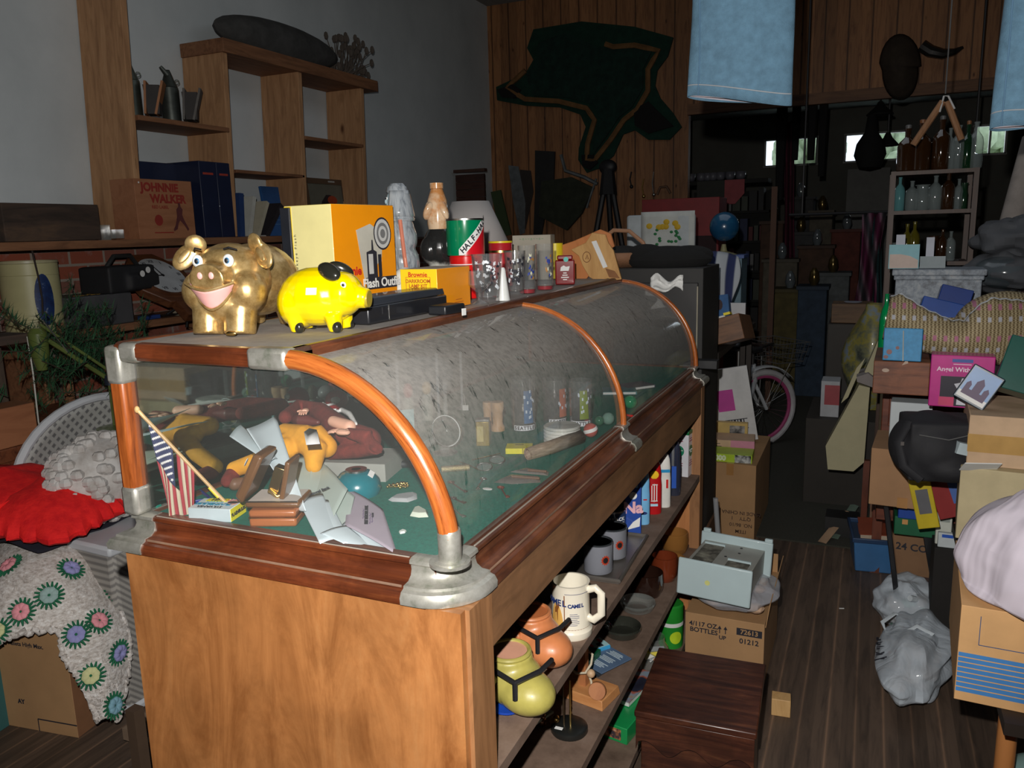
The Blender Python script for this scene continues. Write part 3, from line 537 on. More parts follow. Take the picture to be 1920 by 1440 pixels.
part('stamped_emblem',g,M((.2,.08,.03),.7),pq)
# ---------------- inside the display case ----------------
D=H-.006
def D_(x,y,z=D): return P(x,y,z=z)
# flag
fl=thing('hand_flag','small cloth american flag on a wooden stick leaning inside the end glass','flag',D_(438,968)+V((-.012,.014,0)))
a=V((-.05,.06,.0)); tip=P(257,768,x=.03); base=fl.location.copy()
O=fl.location
part('stick',G().tube([base-O+V((0,0,.004)),tip-O],.0036,8).ball(tip-O,(.005,.005,.007)),M((.62,.40,.17),.5),fl); part('yellow_band',G().tube([base-O+(tip-base)*.16,base-O+(tip-base)*.26],.0042,8),YEL,fl)
# cloth: hoist along the stick from A (upper) to B, hanging down
A_=base+(tip-base)*.90; B_=base+(tip-base)*.42; N1,N2=26,18
dn=V((.055,.012,-.205))
def cl(u,v):
    h_=A_.lerp(B_,v); q=h_+V((.008,-.002,-.19+.0*v))*u*1.0+ (V((-.012,0,.0))*v*u) ; c=A_.lerp(B_,.35)+V((.012,0,-.17)); q=q.lerp(V((c.x,q.y,q.z)),u*.55); q.y+=.010*math.sin(v*9+u*2)*u; return q-O
g=G()
vs=[cl(i/N1,j/N2) for i in range(N1+1) for j in range(N2+1)]; fs=[];ms=[]
for i in range(N1):
    for j in range(N2):
        fs.append((i*(N2+1)+j,(i+1)*(N2+1)+j,(i+1)*(N2+1)+j+1,i*(N2+1)+j+1)); v=(j+.5)/N2; u=(i+.5)/N1
        ms.append(2 if (u<.42 and v<.56) else (0 if int(v*13)%2==0 else 1))
g.add(vs,fs,ms)
for i in range(13): pass
FLR=M((.42,.045,.06),.8,var=.15); FLW=M((.62,.55,.40),.8); FLB=M((.035,.045,.12),.8)
# stripes run down the cloth: rebuild with 13 exact strips
g=G()
for k in range(13):
    v0,v1=k/13,(k+1)/13
    if v0<.54: g.grid(lambda u,v:cl(.42+u*.58,v0+(v1-v0)*v),15,3,k%2)
    else: g.grid(lambda u,v:cl(u,v0+(v1-v0)*v),24,3,k%2)
g.grid(lambda u,v:cl(u*.42,v*7/13),12,12,2)
part('flag_cloth',g,[FLR,FLW,FLB],fl,solid=.0006)
g=G()
for i in range(6):
    for j in range(5):
        for q in ((0,0),) if i==5 or j==4 else ((0,0),(.5,.5)):
            uu,vv=.03+(i+q[0])*.068,.05+(j+q[1])*.105; c=cl(uu,vv); a1=(cl(uu+.02,vv)-c).normalized(); b1=(cl(uu,vv+.02)-c).normalized(); nn=a1.cross(b1).normalized(); nn=nn if nn.dot(CAM-O-c)>0 else -nn; b1=nn.cross(a1); r_=.0036
            c=c+nn*.0012; g.add([c]+[c+(b1*math.sin(t*PI/5)+a1*math.cos(t*PI/5))*(r_ if t%2==0 else r_*.42) for t in range(10)],[(0,t+1,(t+1)%10+1) for t in range(10)])
part('stars',g,WHT,fl)
# flashbulbs box
p=D_(400,972); fb=thing('flashbulb_box','small white, blue and yellow flashbulbs carton lying by the end glass','box',p+V((.0,.012,0)),R(14))
s=(.088,.058,.026); part('body',G().box((0,0,s[2]/2),s,[0,0,1,0,0,0]),[M((.72,.82,.85),.4),M((.55,.66,.7),.4)],fb,bev=.001)
part('yellow_side',G().box((s[0]/2+.0005,0,s[2]/2),(.001,s[1]-.002,s[2]-.002)).box((-.008,.02,s[2]+.0004),(.045,.016,.0008)),M((.9,.8,.02),.4),fb)
LB=M((.0,.28,.48),.4)
text(fb,'FLASHBULBS',.0135,(-.005,-.004,s[2]+.0010),(0,0,PI),LB,bold=.0005); text(fb,'SYLVANIA',.0115,(-.004,-.019,s[2]+.0010),(0,0,PI),INK,bold=.0002); text(fb,'AG1',.0145,(-.008,.02,s[2]+.0012),(0,0,PI),INK,bold=.0007); text(fb,'BLUE DOTS',.007,(-.008,.008,s[2]+.001),(0,0,PI),LB)
text(fb,'FLASHBULBS',.0095,(s[0]/2+.0012,0,.012),RI,INK,bold=.0005)
g=G().at((.031,.008,s[2]+.0005)).prism(ell(18,.011,.014),.0005,0,0).prism(ell(14,.0115,.006,0),.0007,0,1)
for a in range(9): g.at((.02+.004*math.cos(a),.019,s[2]+.0005),(0,0,a*.7)).box((.006,0,0),(.01,.0009,.0007),m=2)
part('printed_face',g,[M((.7,.35,.27),.5),INK,RED],fb)
# brown open eyeglass case on an orange jewellery box
TAN=M((.40,.13,.04),.35,var=.1,coat=.3,bmp=.2); BRN=M((.17,.075,.025),.35,var=.12,coat=.4,bmp=.25,bs=300)
jb=thing('jewelry_box','small tan leather jewelry box with a gold seam, under the open brown case','box',D_(508,985)+V((0,.02,0)),R(22)); part('base',G().box((0,0,.009),(.09,.06,.018)),TAN,jb,bev=.005); part('lid',G().box((0,0,.026),(.09,.06,.014)),TAN,jb,bev=.005); part('gold_seam',G().box((0,0,.0185),(.0905,.0605,.0012)),BRASS,jb)
oc=thing('leather_case','open brown leather case with white lining and a brass figure, standing on the tan box','case',jb.location+V((-.008,.018,.034)),R(20))
part('tray',G().box((0,0,.006),(.105,.08,.012)),BRN,oc,bev=.005); part('lining',G().box((0,0,.0115),(.094,.069,.003)),M((.6,.55,.5),.7),oc); part('trim',G().box((0,-.0395,.013),(.10,.003,.002)),STEEL,oc)
part('lid',G().at((-.042,.0,.058),(0,R(-62),0)).box((0,0,0),(.105,.082,.02),top=(.9,.9)),BRN,oc,bev=.006,label='raised leather lid'); part('sticker',G().at((-.053,-.012,.082),(0,R(-62),0)).prism(ell(18,.0085,.005),.001),M((.6,.65,.65),.5),oc)
part('brass_clip',G().at((.002,-.004,.045),(0,R(20),0)).box((0,0,0),(.02,.022,.055)).tube([(-.008,-.012,-.02),(.012,-.016,-.026),(.02,-.01,-.02)],.004),BRASS,oc,bev=.004); part('leather_flap',G().at((.024,0,.05),(0,R(14),0)).box((0,0,0),(.010,.06,.075)),BRN,oc,bev=.003)
# football player figures
YF=M((.80,.36,.02),.8,var=.18,sc_=30,bmp=.4); MA=M((.17,.022,.016),.9,var=.35,sc_=40,bmp=.6,bs=300); SHOE=M((.18,.09,.05),.5)
def tb(g,pts,r,m=0,**k): return g.tube([V(p) for p in pts],r,14,m,**k)
def doll(label,org,parts_):
    o=thing('football_player_figure',label,'toy figure',org)
    for nm,m,chains in parts_:
        g=G()
        for pts,r in chains:
            pp=[P(x,y,z=z)-org for x,y,z in pts]; rr=r if isinstance(r,list) else [r]*len(pp)
            tb(g,pp,rr)
            for q,r_ in ((pp[0],rr[0]),(pp[-1],rr[-1])): g.ball(q,r_)
        blob(nm,g,m,o,.003,3)
    return o
Z=D+.035
doll('toy football player reclining with a football on its chest, beside the white papers',P(620,840,z=D),[
 ('jersey',MA,[([(535,782,D+.125),(560,764,D+.125),(600,772,D+.125),(650,812,D+.10),(690,826,D+.085)],[.016,.021,.023,.028,.03]),([(655,812,D+.112),(690,820,D+.105),(704,838,D+.085),(670,845,D+.07),(620,850,D+.055)],[.012,.018,.020,.017,.015])]),
 ('trousers',YF,[([(535,812,D+.105),(570,822,D+.10),(592,845,D+.08),(588,872,D+.05)],[.022,.032,.028,.018]),([(535,832,D+.09),(600,820,D+.10),(612,838,D+.08)],[.024,.028,.024]),([(540,840,D+.085),(490,862,D+.06),(440,880,D+.035)],[.024,.02,.018])]),
 ('sock',MA,[([(436,890,D+.026),(426,902,D+.022)],[.017,.014])]),
 ('neck',SK,[([(625,790,D+.125),(655,800,D+.12)],[.013,.015])]),
 ('collar',WHT,[([(620,778,D+.128),(640,768,D+.13),(655,776,D+.132),(668,795,D+.125)],[.004,.007,.007,.004])]),
 ('football',M((.13,.025,.022),.45,bmp=.35),[([(540,783,D+.115),(568,788,D+.12),(596,792,D+.118)],[.007,.018,.007])]),
 ('shoe',SHOE,[([(440,908,D+.014),(466,903,D+.014)],[.014,.011])])])
def hand(label_par,px,py,z,dx,dy,sc1,rev=1):
    o=P(px,py,z=z); g=G(); xd=(P(px+dx,py+dy,z=z)-o).normalized(); yd=V((0,0,1)).cross(xd)*rev
    g.tube([o-xd*.018*sc1,o,o+xd*.012*sc1],[.007*sc1,.0105*sc1,.010*sc1],12,flat=.6)
    for k,(l,sp) in enumerate(((.020,-.0082),(.024,-.0027),(.023,.0028),(.018,.0080))):
        b=o+xd*.012*sc1+yd*sp*sc1; g.tube([b,b+xd*l*.5*sc1+V((0,0,.001)),b+xd*l*sc1-V((0,0,.004*sc1))],[.0034*sc1,.0031*sc1,.0022*sc1],8)
    b=o+yd*-.009*sc1-xd*.004*sc1; g.tube([b,b+yd*-.006*sc1+xd*.006*sc1,b+yd*-.009*sc1+xd*.013*sc1],[.0038*sc1,.0034*sc1,.0025*sc1],8)
    return g,o
for nm,args in (('a',(642,810,D+.122,-14,-2,1.15)),('b',(572,770,D+.145,-10,10,.9))):
    g,o=hand(nm,*args); pr=bpy.data.objects['football_player_figure']; 
    for q in range(len(g.v)): g.v[q]=g.v[q]-pr.location
    part('hand',g,SK,pr,sub=1)
solo('price_tag','white scalloped paper price tag lying on the mustard trousers','tag',G().add([tuple(P(x,y,z=D+.135)) for x,y in ((570,810),(580,803),(594,806),(600,832),(574,834))],[(0,1,2,3,4)]),WHT,solid=.0008)
solo('shoe_box','low dark box behind the reclining player carrying two toy helmets','box',G().box((0,0,.045),(.08,.24,.09)),M((.02,.02,.022),.7),(.07,.63,D),bev=.002)
solo('football_helmet','red toy football helmet with white face mask behind the reclining players','toy helmet',G().ball((0,0,.028),(.03,.03,.028)).tube([(.02,-.03,.012),(.0,-.042,.01),(-.02,-.03,.014)],.003,m=1).tube([(.018,-.03,.028),(.0,-.042,.024),(-.02,-.03,.026)],.003,m=1).ball((.012,-.02,.034),(.012,.012,.009),1),[M((.4,.005,.01),.25,coat=1),WHT],(.075,.56,D+.095))
solo('toy_helmet','small grey toy helmet with face mask behind the orange rib','toy helmet',G().ball((0,0,.022),(.024,.024,.022)).tube([(.018,-.02,.012),(.0,-.034,.01),(-.018,-.02,.012)],.002,m=1),[M((.5,.55,.56),.3,coat=1),WHT],(.075,.68,D+.09))
solo('card_tray','flat grey cardboard tray under the reclining football players','tray',G().box((0,0,.02),(.2,.13,.04)),M((.33,.34,.31),.8),P(640,880,z=D+.02)+V((.0,.05,-.02)),R(12))
# papers
def sheet(name,label,cat,cs,m,bulge=0,n=12,group=None,axis=0,th=.0005,parent=None,wave=0):
    # cs: four corner points (world) c00,c10,c11,c01
    c=[V(q) for q in cs]; nn=(c[1]-c[0]).cross(c[3]-c[0]).normalized(); org=sum(c,V())/4 if parent is None else V()
    if nn.z<0: nn=-nn
    def f(u,v):
        q=c[0].lerp(c[1],u).lerp(c[3].lerp(c[2],u),v); t=u if axis==0 else v; return q+nn*(bulge*math.sin(PI*t)+wave*math.sin(3*PI*t))-org
    g=G().grid(f,n,n)
    return solo(name,label,cat,g,m,tuple(org),solid=th,group=group) if parent is None else part(name,g,m,parent,solid=th)
LP=M((.60,.70,.74),.7,var=.03); PP=M((.44,.38,.45),.75,var=.06); GP=M((.48,.57,.52),.75,var=.05)
z0=D
s1=sheet('paper_sheet','long blank pale blue paper sheet sticking up from the papers','paper',[P(462,804,z=D+.155),P(517,779,z=D+.155),P(574,958,z=D+.03),P(556,948,z=D+.03)],LP,-.006)
sheet('paper_sheet','pale folded sheet end showing left of the long blank sheet','paper',[P(430,818,z=D+.13),P(452,796,z=D+.135),P(520,860,z=D+.10),P(505,868,z=D+.10)],LP,.004)
cks=[([(546,860),(592,852),(640,940),(560,945)],GP,.05,.012),([(583,877),(592,853),(655,915),(578,945)],GP,.045,.008),([(590,852),(652,917),(610,1000),(560,930)],GP,.04,.006),([(625,905),(665,930),(650,995),(620,985)],GP,.028,.006),([(560,940),(605,925),(640,1010),(600,1020)],LP,.03,.006),([(590,940),(618,938),(660,1020),(640,1022)],LP,.024,.004),([(600,1000),(650,985),(700,1025),(665,1028)],LP,.014,.002)]
labs=['green bank check behind the long sheet, topmost of the paper stack','green bank check with handwriting, upper middle of the fanned stack','large green bank check with printed bank title, middle of the stack','green check corner between the printed check and the mauve check','white backing sheet on the left of the fanned checks','folded white slip in front of the green checks','torn white slip ends near the front rail']
for (q,m,zz,zl),lb in zip(cks,labs):
    sheet('bank_check',lb,'check',[P(*q[0],z=D+zz),P(*q[1],z=D+zz),P(*q[2],z=D+zl),P(*q[3],z=D+zl)],m,.003,group=None)
ck=[P(653,916,z=D+.02),P(718,955,z=D+.012),P(746,1042,z=D+.004),P(647,985,z=D+.014)]
mc=sheet('bank_check','mauve bank check with printed title and signature, lowest and front of the fanned stack','check',ck,PP,.003)
xd=(ck[0]-ck[3]); yd=(ck[0]-ck[1]); ctr=(ck[0]+ck[1]+ck[2]+ck[3])/4-mc.location; nn=xd.cross(yd).normalized(); nn=nn if nn.z>0 else -nn
def on(o,c,st,size,xd,yd,du,dv,m=INK,h=.0045,**k): vec_text(o,st,size,c+xd.normalized()*du+yd.normalized()*dv+nn*h,xd,yd,m,**k)
on(mc,ctr,'FIRST NATIONAL BANK',.0088,xd,yd,.0,.004,bold=.0004,h=.0055); on(mc,ctr,'DOLLARS',.005,xd,yd,.02,-.020,h=.0045,bold=.0002)
g=G(); X_=xd.normalized(); Y_=yd.normalized()
for (du,dv,l_,am) in ((-.004,.016,.05,.0025),(-.006,-.010,.055,.003),(.0,-.018,.04,.002)): g.tube([ctr+X_*(du+l_*(k/24-.5))+Y_*(dv+am*math.sin(k*1.9)+am*.5*math.sin(k*.8))+nn*.0045 for k in range(25)],.00035,4)
part('handwriting',g,M((.12,.08,.18),.6),mc)
sheet('paper_slip','pale slips stacked under the mauve check, edges fanned to the front rail','paper',[P(640,985,z=D+.01),P(655,975,z=D+.012),P(745,1043,z=D+.002),P(700,1032,z=D+.002)],LP,.002)
for st,q,sz_ in (('National Bank',(597,925),.0085),):
    p=P(*q,z=D+.034); ob=bpy.data.objects['bank_check.002']; vec_text(ob,st,sz_,p-ob.location+V((0,0,.004)),V((.35,.75,.1)),V((-.75,.3,.45)),INK,bold=.0003)
# teal bowl
tbp=D_(663,935)+V((0,.02,0)); o=thing('paperweight_jar','teal domed jar with a dark lens top and white label','jar',tbp+V((-.012,.012,0)),R(30)); part('body',G().lathe([(.046,0),(.05,.012),(.047,.03),(.034,.045),(.022,.05)],32),M((.0,.16,.20),.25,coat=.6),o); part('lens_top',G().lathe([(.022,.048),(.022,.052),(.018,.053),(.01,.0535)],24),[SMOKE],o); part('ring',G().lathe([(.0225,.049),(.0225,.0535),(.0195,.0535)],24),STEEL,o); part('sticker',G().at((.032,-.014,.045),(R(20),R(38),0)).box((0,0,0),(.012,.02,.001)),WHT,o)
g=G(); rnd=random.Random(3)
for i in range(14): a=V((rnd.uniform(-.022,.022),rnd.uniform(-.01,.01),.004+rnd.random()*.006)); g.ball(a,rnd.uniform(.002,.0045),n=8,k=6)
for s in (-1,1): g.tube([(-.02,s*.006,.004),(.022,s*.004,.005)],.0015,6); g.ball((-.023,s*.006,.004),.0032,n=8,k=6)
solo('gold_brooch','small gold figure brooch lying on the felt beside the teal jar','brooch',g,BRASS,D_(748,915),R(15))
def shard(name,label,cat,pts,z,m,th=.006): 
    a=[D_(*q) for q in pts]; c=sum(a,V())/len(a); n=len(a); b=[(q-c)*.72 for q in a]
    g=G().add([tuple(q-c) for q in a]+[(q.x,q.y,th) for q in b],[tuple(range(n)),tuple(range(n,2*n))]+[(i,(i+1)%n,(i+1)%n+n,i+n) for i in range(n)]); return solo(name,label,cat,g,m,tuple(c),bev=.001)
shard('arrowhead','grey stone arrowhead on the felt below the gold brooch','arrowhead',[(727,938),(740,930),(765,926),(782,925),(783,936),(765,942),(735,941)],0,M((.42,.44,.45),.35,bmp=.6))
shard('stone_flake','whitish stone flake against the orange rib','stone',[(768,968),(775,955),(785,952),(803,962),(804,970),(785,971)],0,M((.55,.60,.50),.5,bmp=.5),.008)
shard('stone_chip','tiny white stone chip on the felt near the mauve check','stone',[(747,998),(755,994),(763,996),(760,1000),(750,1002)],0,M((.7,.75,.7),.4),.004)
# glass flask lying/standing on a loop stand
fk=thing('round_flask','clear round-bottomed glass flask tilted on its stand','flask',D_(835,850)); g=G(); c=V((0,.012,.055)); g.ball(c,.038,n=28,k=18); part('bulb',g,glass((.8,.85,.85),.03,edge=1.8),fk)
part('neck',G().tube([c+V((-.03,-.01,-.022)),c+V((-.06,-.02,-.042))],.009,14,cap=False).tube([c+V((.0,.0,.04)),c+V((.0,.0,.12))],.005,10,cap=False),glass((.8,.85,.85),.1,edge=1.8),fk); part('rim_ring',G().tube([c+V((.039*math.cos(a*PI/14),-.004,.039*math.sin(a*PI/14))) for a in range(28)],.0013,6,closed=True),M((.8,.85,.85),.1,coat=1),fk); part('stand',G().lathe([(.03,0),(.03,.004),(.012,.006),(.012,.017)],20),glass((.8,.85,.85),.1,edge=1.8),fk)
# thin glass droppers standing behind
for i,(x,y0,y1,lb) in enumerate(((742,735,660,'leftmost thin glass tube under the dusty curved glass'),(818,800,665,'thin glass thermometer tube with string, behind the round flask'),(863,760,662,'thin glass tube with a hanging paper tag'))):
    p=D_(x,y0+40)+V((-.16,.16,0)); p=P(x,y1,x=.17); o=thing('glass_tube',lb,'glass tube',(p.x,p.y,D)); part('tube',G().tube([(0,0,0),(0,0,p.z-D)],.0045,10).ball((0,0,p.z-D),.006),glass((.8,.85,.88),.25,edge=1.8),o)
    part('foot',G().lathe([(.02,0),(.02,.004),(.006,.008)],16),glass((.8,.85,.88),.2,edge=1.8),o)
tg=solo('price_tag','white paper price tag hanging on a string by the thin glass tube','tag',G().box((0,0,0),(.018,.001,.028)).tube([(0,0,.014),(-.004,0,.05)],.0007,5),WHT,P(873,768,x=.19),R(20))
# small coloured cans seen through the dust
for x,y,w_,h_,cm,lb,nm in ((765,705,24,30,M((.5,.06,.05),.5),'small red-topped salt shaker figure behind the dusty glass','salt_shaker'),(800,700,30,34,M((.55,.35,.08),.5),'small red and mustard figure behind the dusty glass','toy_figure'),(730,715,26,36,M((.12,.14,.08),.5),'small dark green and yellow figure behind the dusty glass','toy_figure')):
    p=P(x,y+h_,x=.14); o=thing(nm,lb,'ornament',(p.x,p.y,D)); u=U(p); hh=p.z-D+h_*u*.5
    part('body',G().lathe([(.016,0),(.017,hh*.5),(.012,hh*.7)],16),M((.25,.3,.25),.5),o); part('head',G().ball((0,0,hh*.85),(.014,.014,hh*.18)),cm,o)
bk=thing('booklet','thin pale green booklet standing on end behind the orange rib','booklet',D_(760,840)+V((-.02,.03,0)),R(-50)); part('pages',G().box((0,0,.045),(.006,.05,.09)),M((.66,.67,.45),.7),bk); part('cover',G().box((.005,0,.046),(.003,.053,.093)),M((.3,.58,.6),.6),bk)
# brass square tin, wood bobbin, corks
p=D_(900,838)+V((0,.02,0)); bt=thing('match_tin','tall olive-gold rectangular tin standing between the flask and the wooden bobbin','tin',p,R(20)); part('can',G().box((0,0,.032),(.034,.026,.064)),M((.36,.27,.06),.35,.5),bt,bev=.002); part('lid',G().box((0,0,.0665),(.035,.027,.006)),M((.3,.31,.3),.35,.6),bt,bev=.001); part('printed_panel',G().box((-.006,-.0133,.032),(.016,.0006,.04)),M((.5,.42,.15),.5),bt)
WL=wood((.42,.24,.12),(.58,.38,.22),'z',8,.5,4)
p=D_(928,812); solo('wooden_bobbin','pale turned wooden bobbin standing behind the olive tin','bobbin',G().lathe([(.019,0),(.019,.01),(.014,.02),(.0145,.05),(.018,.062),(.018,.078),(.0165,.08)],20),WL,p+V((-.005,.03,0)))
solo('wooden_bobbin','shorter pale wooden bobbin just behind the olive tin','bobbin',G().lathe([(.012,0),(.011,.045),(.013,.06),(.013,.078)],16),WL,p+V((-.035,.03,0)))
# seattle glasses
def seattle(lb,cx,base,top,wpx,cm,rz=0):
    p=D_(cx,base)+V((-.01,.015,0)); u=U(p); r_=wpx*u/2; h_=P(cx,top,y=p.y).z-D; o=thing('souvenir_glass',lb,'glass',p,rz,'souvenir glasses in the case')
    part('tumbler',G().open_lathe([(r_*.92,0),(r_*.93,.012),(r_,h_),(r_-.0016,h_),(r_*.9,.014),(.001,.013)],32),GLASSW,o)
    g=G(); g.grid(lambda a,b:onring(r_*.935+.0008,-2.0+1.95*a,.004+.014*b),16,2,0); g.grid(lambda a,b:onring(r_*.935+.0008,.3+.8*a,.004+.014*b),8,2,0); part('white_band',g,M((.72,.76,.8),.5),o)
    g=G(); rr=r_*.96+.0008; g.grid(lambda a,b:onring(rr+.001,-1.1+.8*a*(1-.2*b),.024+(h_*.62)*b),8,6,0)
    rnd=random.Random(cx)
    for i in range(12): t=-1.3+rnd.random()*1.2; zz=.03+rnd.random()*h_*.55; g.grid(lambda a,b:onring(rr+.0018,t+.12*a,zz+.008*b),3,2,1)
    part('printed_picture',g,[cm,M((.6,.7,.8),.5)],o)
    for i,ch in enumerate('SEATTLE'): a=-1.8+i*.25; vec_text(o,ch,.0135,onring(r_*.935+.0022,a,.011),(-math.sin(a),math.cos(a),0),(0,0,1),INK,bold=.0003)
    return o
seattle('souvenir glass with SEATTLE band and blue picture, left of the three',984,808,708,48,M((.05,.16,.33),.5)); seattle('souvenir glass with SEATTLE band and pale totem and rust picture, middle of the three',1043,796,710,46,M((.45,.12,.06),.5),.3); seattle('souvenir glass with SEATTLE band and green stripe, right of the three',1092,800,712,44,M((.2,.28,.03),.5),-.2)
# stacked lids, yellow box, birch tube
p=D_(1050,832)+V((0,.015,0))
for i in range(5):
    o=solo('jar_lid',['white enamel jar lid, bottom of the stack of five','white enamel jar lid, second from the bottom of the stack','white enamel jar lid, middle of the stack of five','white enamel jar lid, second from the top of the stack','white enamel jar lid with worn grey top, topmost of the stack'][i],'lid',G().lathe([(.044,0),(.047,.003),(.047,.007),(.044,.009),(.04,.0085)],36),[M((.68,.70,.66),.3,coat=.5),M((.35,.36,.33),.6)] if i<4 else [M((.5,.52,.48),.5,var=.4)],p+V((0,0,i*.0092)),group='stack of jar lids')
p=D_(965,850); yb=thing('film_box','flat yellow cardboard box lying on the felt with dark print','box',p+V((.004,.02,0)),R(20)); part('body',G().box((0,0,.007),(.065,.05,.014)),M((.72,.66,.03),.4),yb,bev=.001); part('printed_blot',G().box((.0,.008,.0143),(.02,.012,.0006)).box((.01,-.0253,.007),(.003,.0006,.014)),M((.3,.27,.02),.6),yb)
bc=[D_(990,862)+V((0,0,.014)),D_(1030,852)+V((0,.005,.016)),D_(1088,832)+V((0,.0,.018))]
BIR=pattern(lambda n: ramp(n,nz(n,coords(n,(1,1,8)),30,5,.7),[(.35,(.16,.12,.08)),(.55,(.28,.22,.15)),(.75,(.4,.33,.25))]),.7)
o=thing('bark_tube','hollow brown birch-bark tube lying on the felt with open near end','tube',bc[1]); part('tube',G().tube([q-bc[1] for q in bc],[.014,.016,.0165],20,cap=False),BIR,o,solid=.002); part('rim',G().tube([bc[0]-bc[1]+V((.011*math.cos(a*PI/10)*.9,.011*math.cos(a*PI/10)*-.5,.013*math.sin(a*PI/10))) for a in range(20)],.002,6,closed=True),BIR,o)
# eyeglasses
eg_=thing('eyeglasses','wire-rimmed eyeglasses with a brass arm folded on the felt beside the yellow box','eyeglasses',D_(905,862))
for k,(x,y) in enumerate(((932,862),(908,875))):
    c=D_(x,y,D+.008)-eg_.location; part('rim',G().tube([c+V((.019*math.cos(a*PI/12),.012*math.sin(a*PI/12),.006*math.sin(a*PI/12))) for a in range(24)],.0012,6,closed=True),STEEL,eg_); part('lens',G().grid(lambda a,b:c+V((.018*b*math.cos(2*PI*a),.0115*b*math.sin(2*PI*a),.006*b*math.sin(2*PI*a))),24,3,cu=False),glass((.6,.65,.68),.15),eg_)
for q in ([(862,866),(880,872),(896,880)],[(938,850),(905,858),(885,862)]): part('temple_arm',G().tube([D_(x,y,D+.006)-eg_.location for x,y in q],.0012,6),BRASS,eg_)
def rod(name,label,cat,a,b,r,m,z=None,parts_=None,**k):
    A=D_(*a)+V((0,0,r)); B=D_(*b)+V((0,0,r)); o=solo(name,label,cat,G().tube([A-(A+B)/2,B-(A+B)/2],r,18),m,tuple((A+B)/2),**k); return o
rod('brass_cylinder','small knurled brass cylinder lying on the felt behind the keys','cylinder',(828,886),(880,882),.0075,M((.45,.38,.2),.4,.8,bmp=.8,bs=500))
rod('black_cylinder','short black rubber cylinder lying behind the orange rib','cylinder',(732,878),(775,876),.0085,M((.025,.03,.035),.6))
def key(lb,a,b,m=M((.16,.09,.07),.45,.8)):
    A=D_(*a)+V((0,0,.003)); B=D_(*b)+V((0,0,.003)); d=(B-A).normalized(); s_=V((-d.y,d.x,0)); g=G(); c=A
    g.tube([V()+d*.0,B-A],.0016,6); g.tube([-d*.007+V((.007*math.cos(t*PI/8),.005*math.sin(t*PI/8),0)) for t in range(16)],.0016,6,closed=True); g.box(tuple(B-A-d*.003+s_*.004),(.005,.006,.002)); g.box(tuple(B-A-d*.010+s_*.003),(.003,.004,.002))
    return solo('old_key',lb,'key',g,m,tuple(A),group='old keys on the felt')
key('rusty key nearest the orange rib, behind the winged key',(848,908),(872,925)); key('silver key beside the small white oval label',(905,902),(893,920),STEEL); key('dark key with a double wing, nearest the end glass',(853,938),(870,946),M((.05,.04,.04),.4,.8)); key('rusty red key standing apart toward the front rail',(940,918),(950,935),M((.22,.06,.04),.5,.5)); key('thin grey cotter pin nearest the front rail',(838,945),(868,972),M((.4,.42,.4),.4,.9))
solo('oval_label','small white oval paper label on the felt beside the silver key','label',G().prism(ell(20,.011,.006),.001),WHT,D_(914,917))
for q,lb in (([(925,905),(955,890),(1010,893),(1015,905),(960,908)],'clear cellophane packet with brown strip, nearer of the two'),([(955,885),(985,878),(1030,885),(1028,892),(975,888)],'clear cellophane packet with brown strip, farther of the two')):
    o=shard('cellophane_packet',lb,'packet',q,0,glass((.5,.45,.42),.35,rough=.15),.004); c=o.location; part('brown_strip',G().tube([D_(q[1][0]+5,q[1][1]+8)-c+V((0,0,.006)),D_(q[3][0]-3,q[3][1]-3)-c+V((0,0,.006))],.003,8),M((.16,.1,.07),.6),o)
# glass balls
for x,y,r_,cm,lb in ((1112,822,.019,M((.5,.12,.1),.2,coat=1),'red and white swirled glass marble, nearest the front rail'),(1128,800,.014,M((.05,.16,.1),.1,coat=1),'small dark green glass marble between the swirled one and the bubble'),(1145,798,.017,glass((.3,.5,.42),.45,edge=1.8),'clear green glass bubble left of the middle rib'),(1186,768,.021,M((.02,.28,.12),.1,coat=1),'shiny green glass ball right of the middle rib'),(1105,800,.009,M((.35,.02,.02),.2,coat=1),'tiny red glass ball beside the small dark marble')):
    p=D_(x,y); o=solo('glass_ball',lb,'glass ball',G().ball((0,0,r_),r_,n=28,k=18),cm,p+V((-.01,.01,0)),group='glass balls in the case')
    if r_>.018 and x<1120: part('white_swirl',G().at((0,0,r_)).grid(lambda a,b:(math.cos(a*3.4-2.6)*(r_+.0004)*math.cos((b-.5)*.5+a-.3),math.sin(a*3.4-2.6)*(r_+.0004)*math.cos((b-.5)*.5+a-.3),(r_+.0004)*math.sin((b-.5)*.5+a-.3)),20,4),WHT,o)
solo('red_marker','small red plastic marker beside the shiny green ball','marker',G().tube([(-.015,.005,.006),(.015,-.006,.005)],.005,10),RED,D_(1177,783))
for i,(x,y,cm,lb) in enumerate(((1185,745,M((.04,.2,.22),.6),'teal booklet lying on top behind the middle rib'),(1215,735,M((.06,.07,.1),.6),'dark booklet lying flat far inside the case'))):
    solo('booklet',lb,'booklet',G().box((0,0,.006),(.11,.08,.010)).box((-.002,0,.006),(.105,.081,.007),m=1),[cm,PAPER],D_(x,y)+V((-.06,.06,0)),R(20+30*i))
solo('green_cube','tiny green glass cube in the corner behind the post','cube',G().box((0,0,.006),(.012,.012,.012)),M((.0,.22,.16),.2,coat=1),D_(291,958)+V((.0,.006,0)),bev=.001)
g=G().tube([D_(330,950)-D_(330,950),D_(390,942)-D_(330,950),D_(365,922)-D_(330,950)],.0035,8); solo('blue_pen','dark blue pen lying along the end glass behind the flag','pen',g,M((.01,.03,.25),.25,coat=1),D_(330,950)+V((0,.01,.0035)))
solo('cloth_pouch','dark olive cloth pouch lying behind the flashbulbs carton','pouch',G().ball((0,0,.018),(.085,.05,.018)),M((.10,.11,.08),.9,bmp=.4),D_(455,905)+V((-.02,.05,0)),R(25))
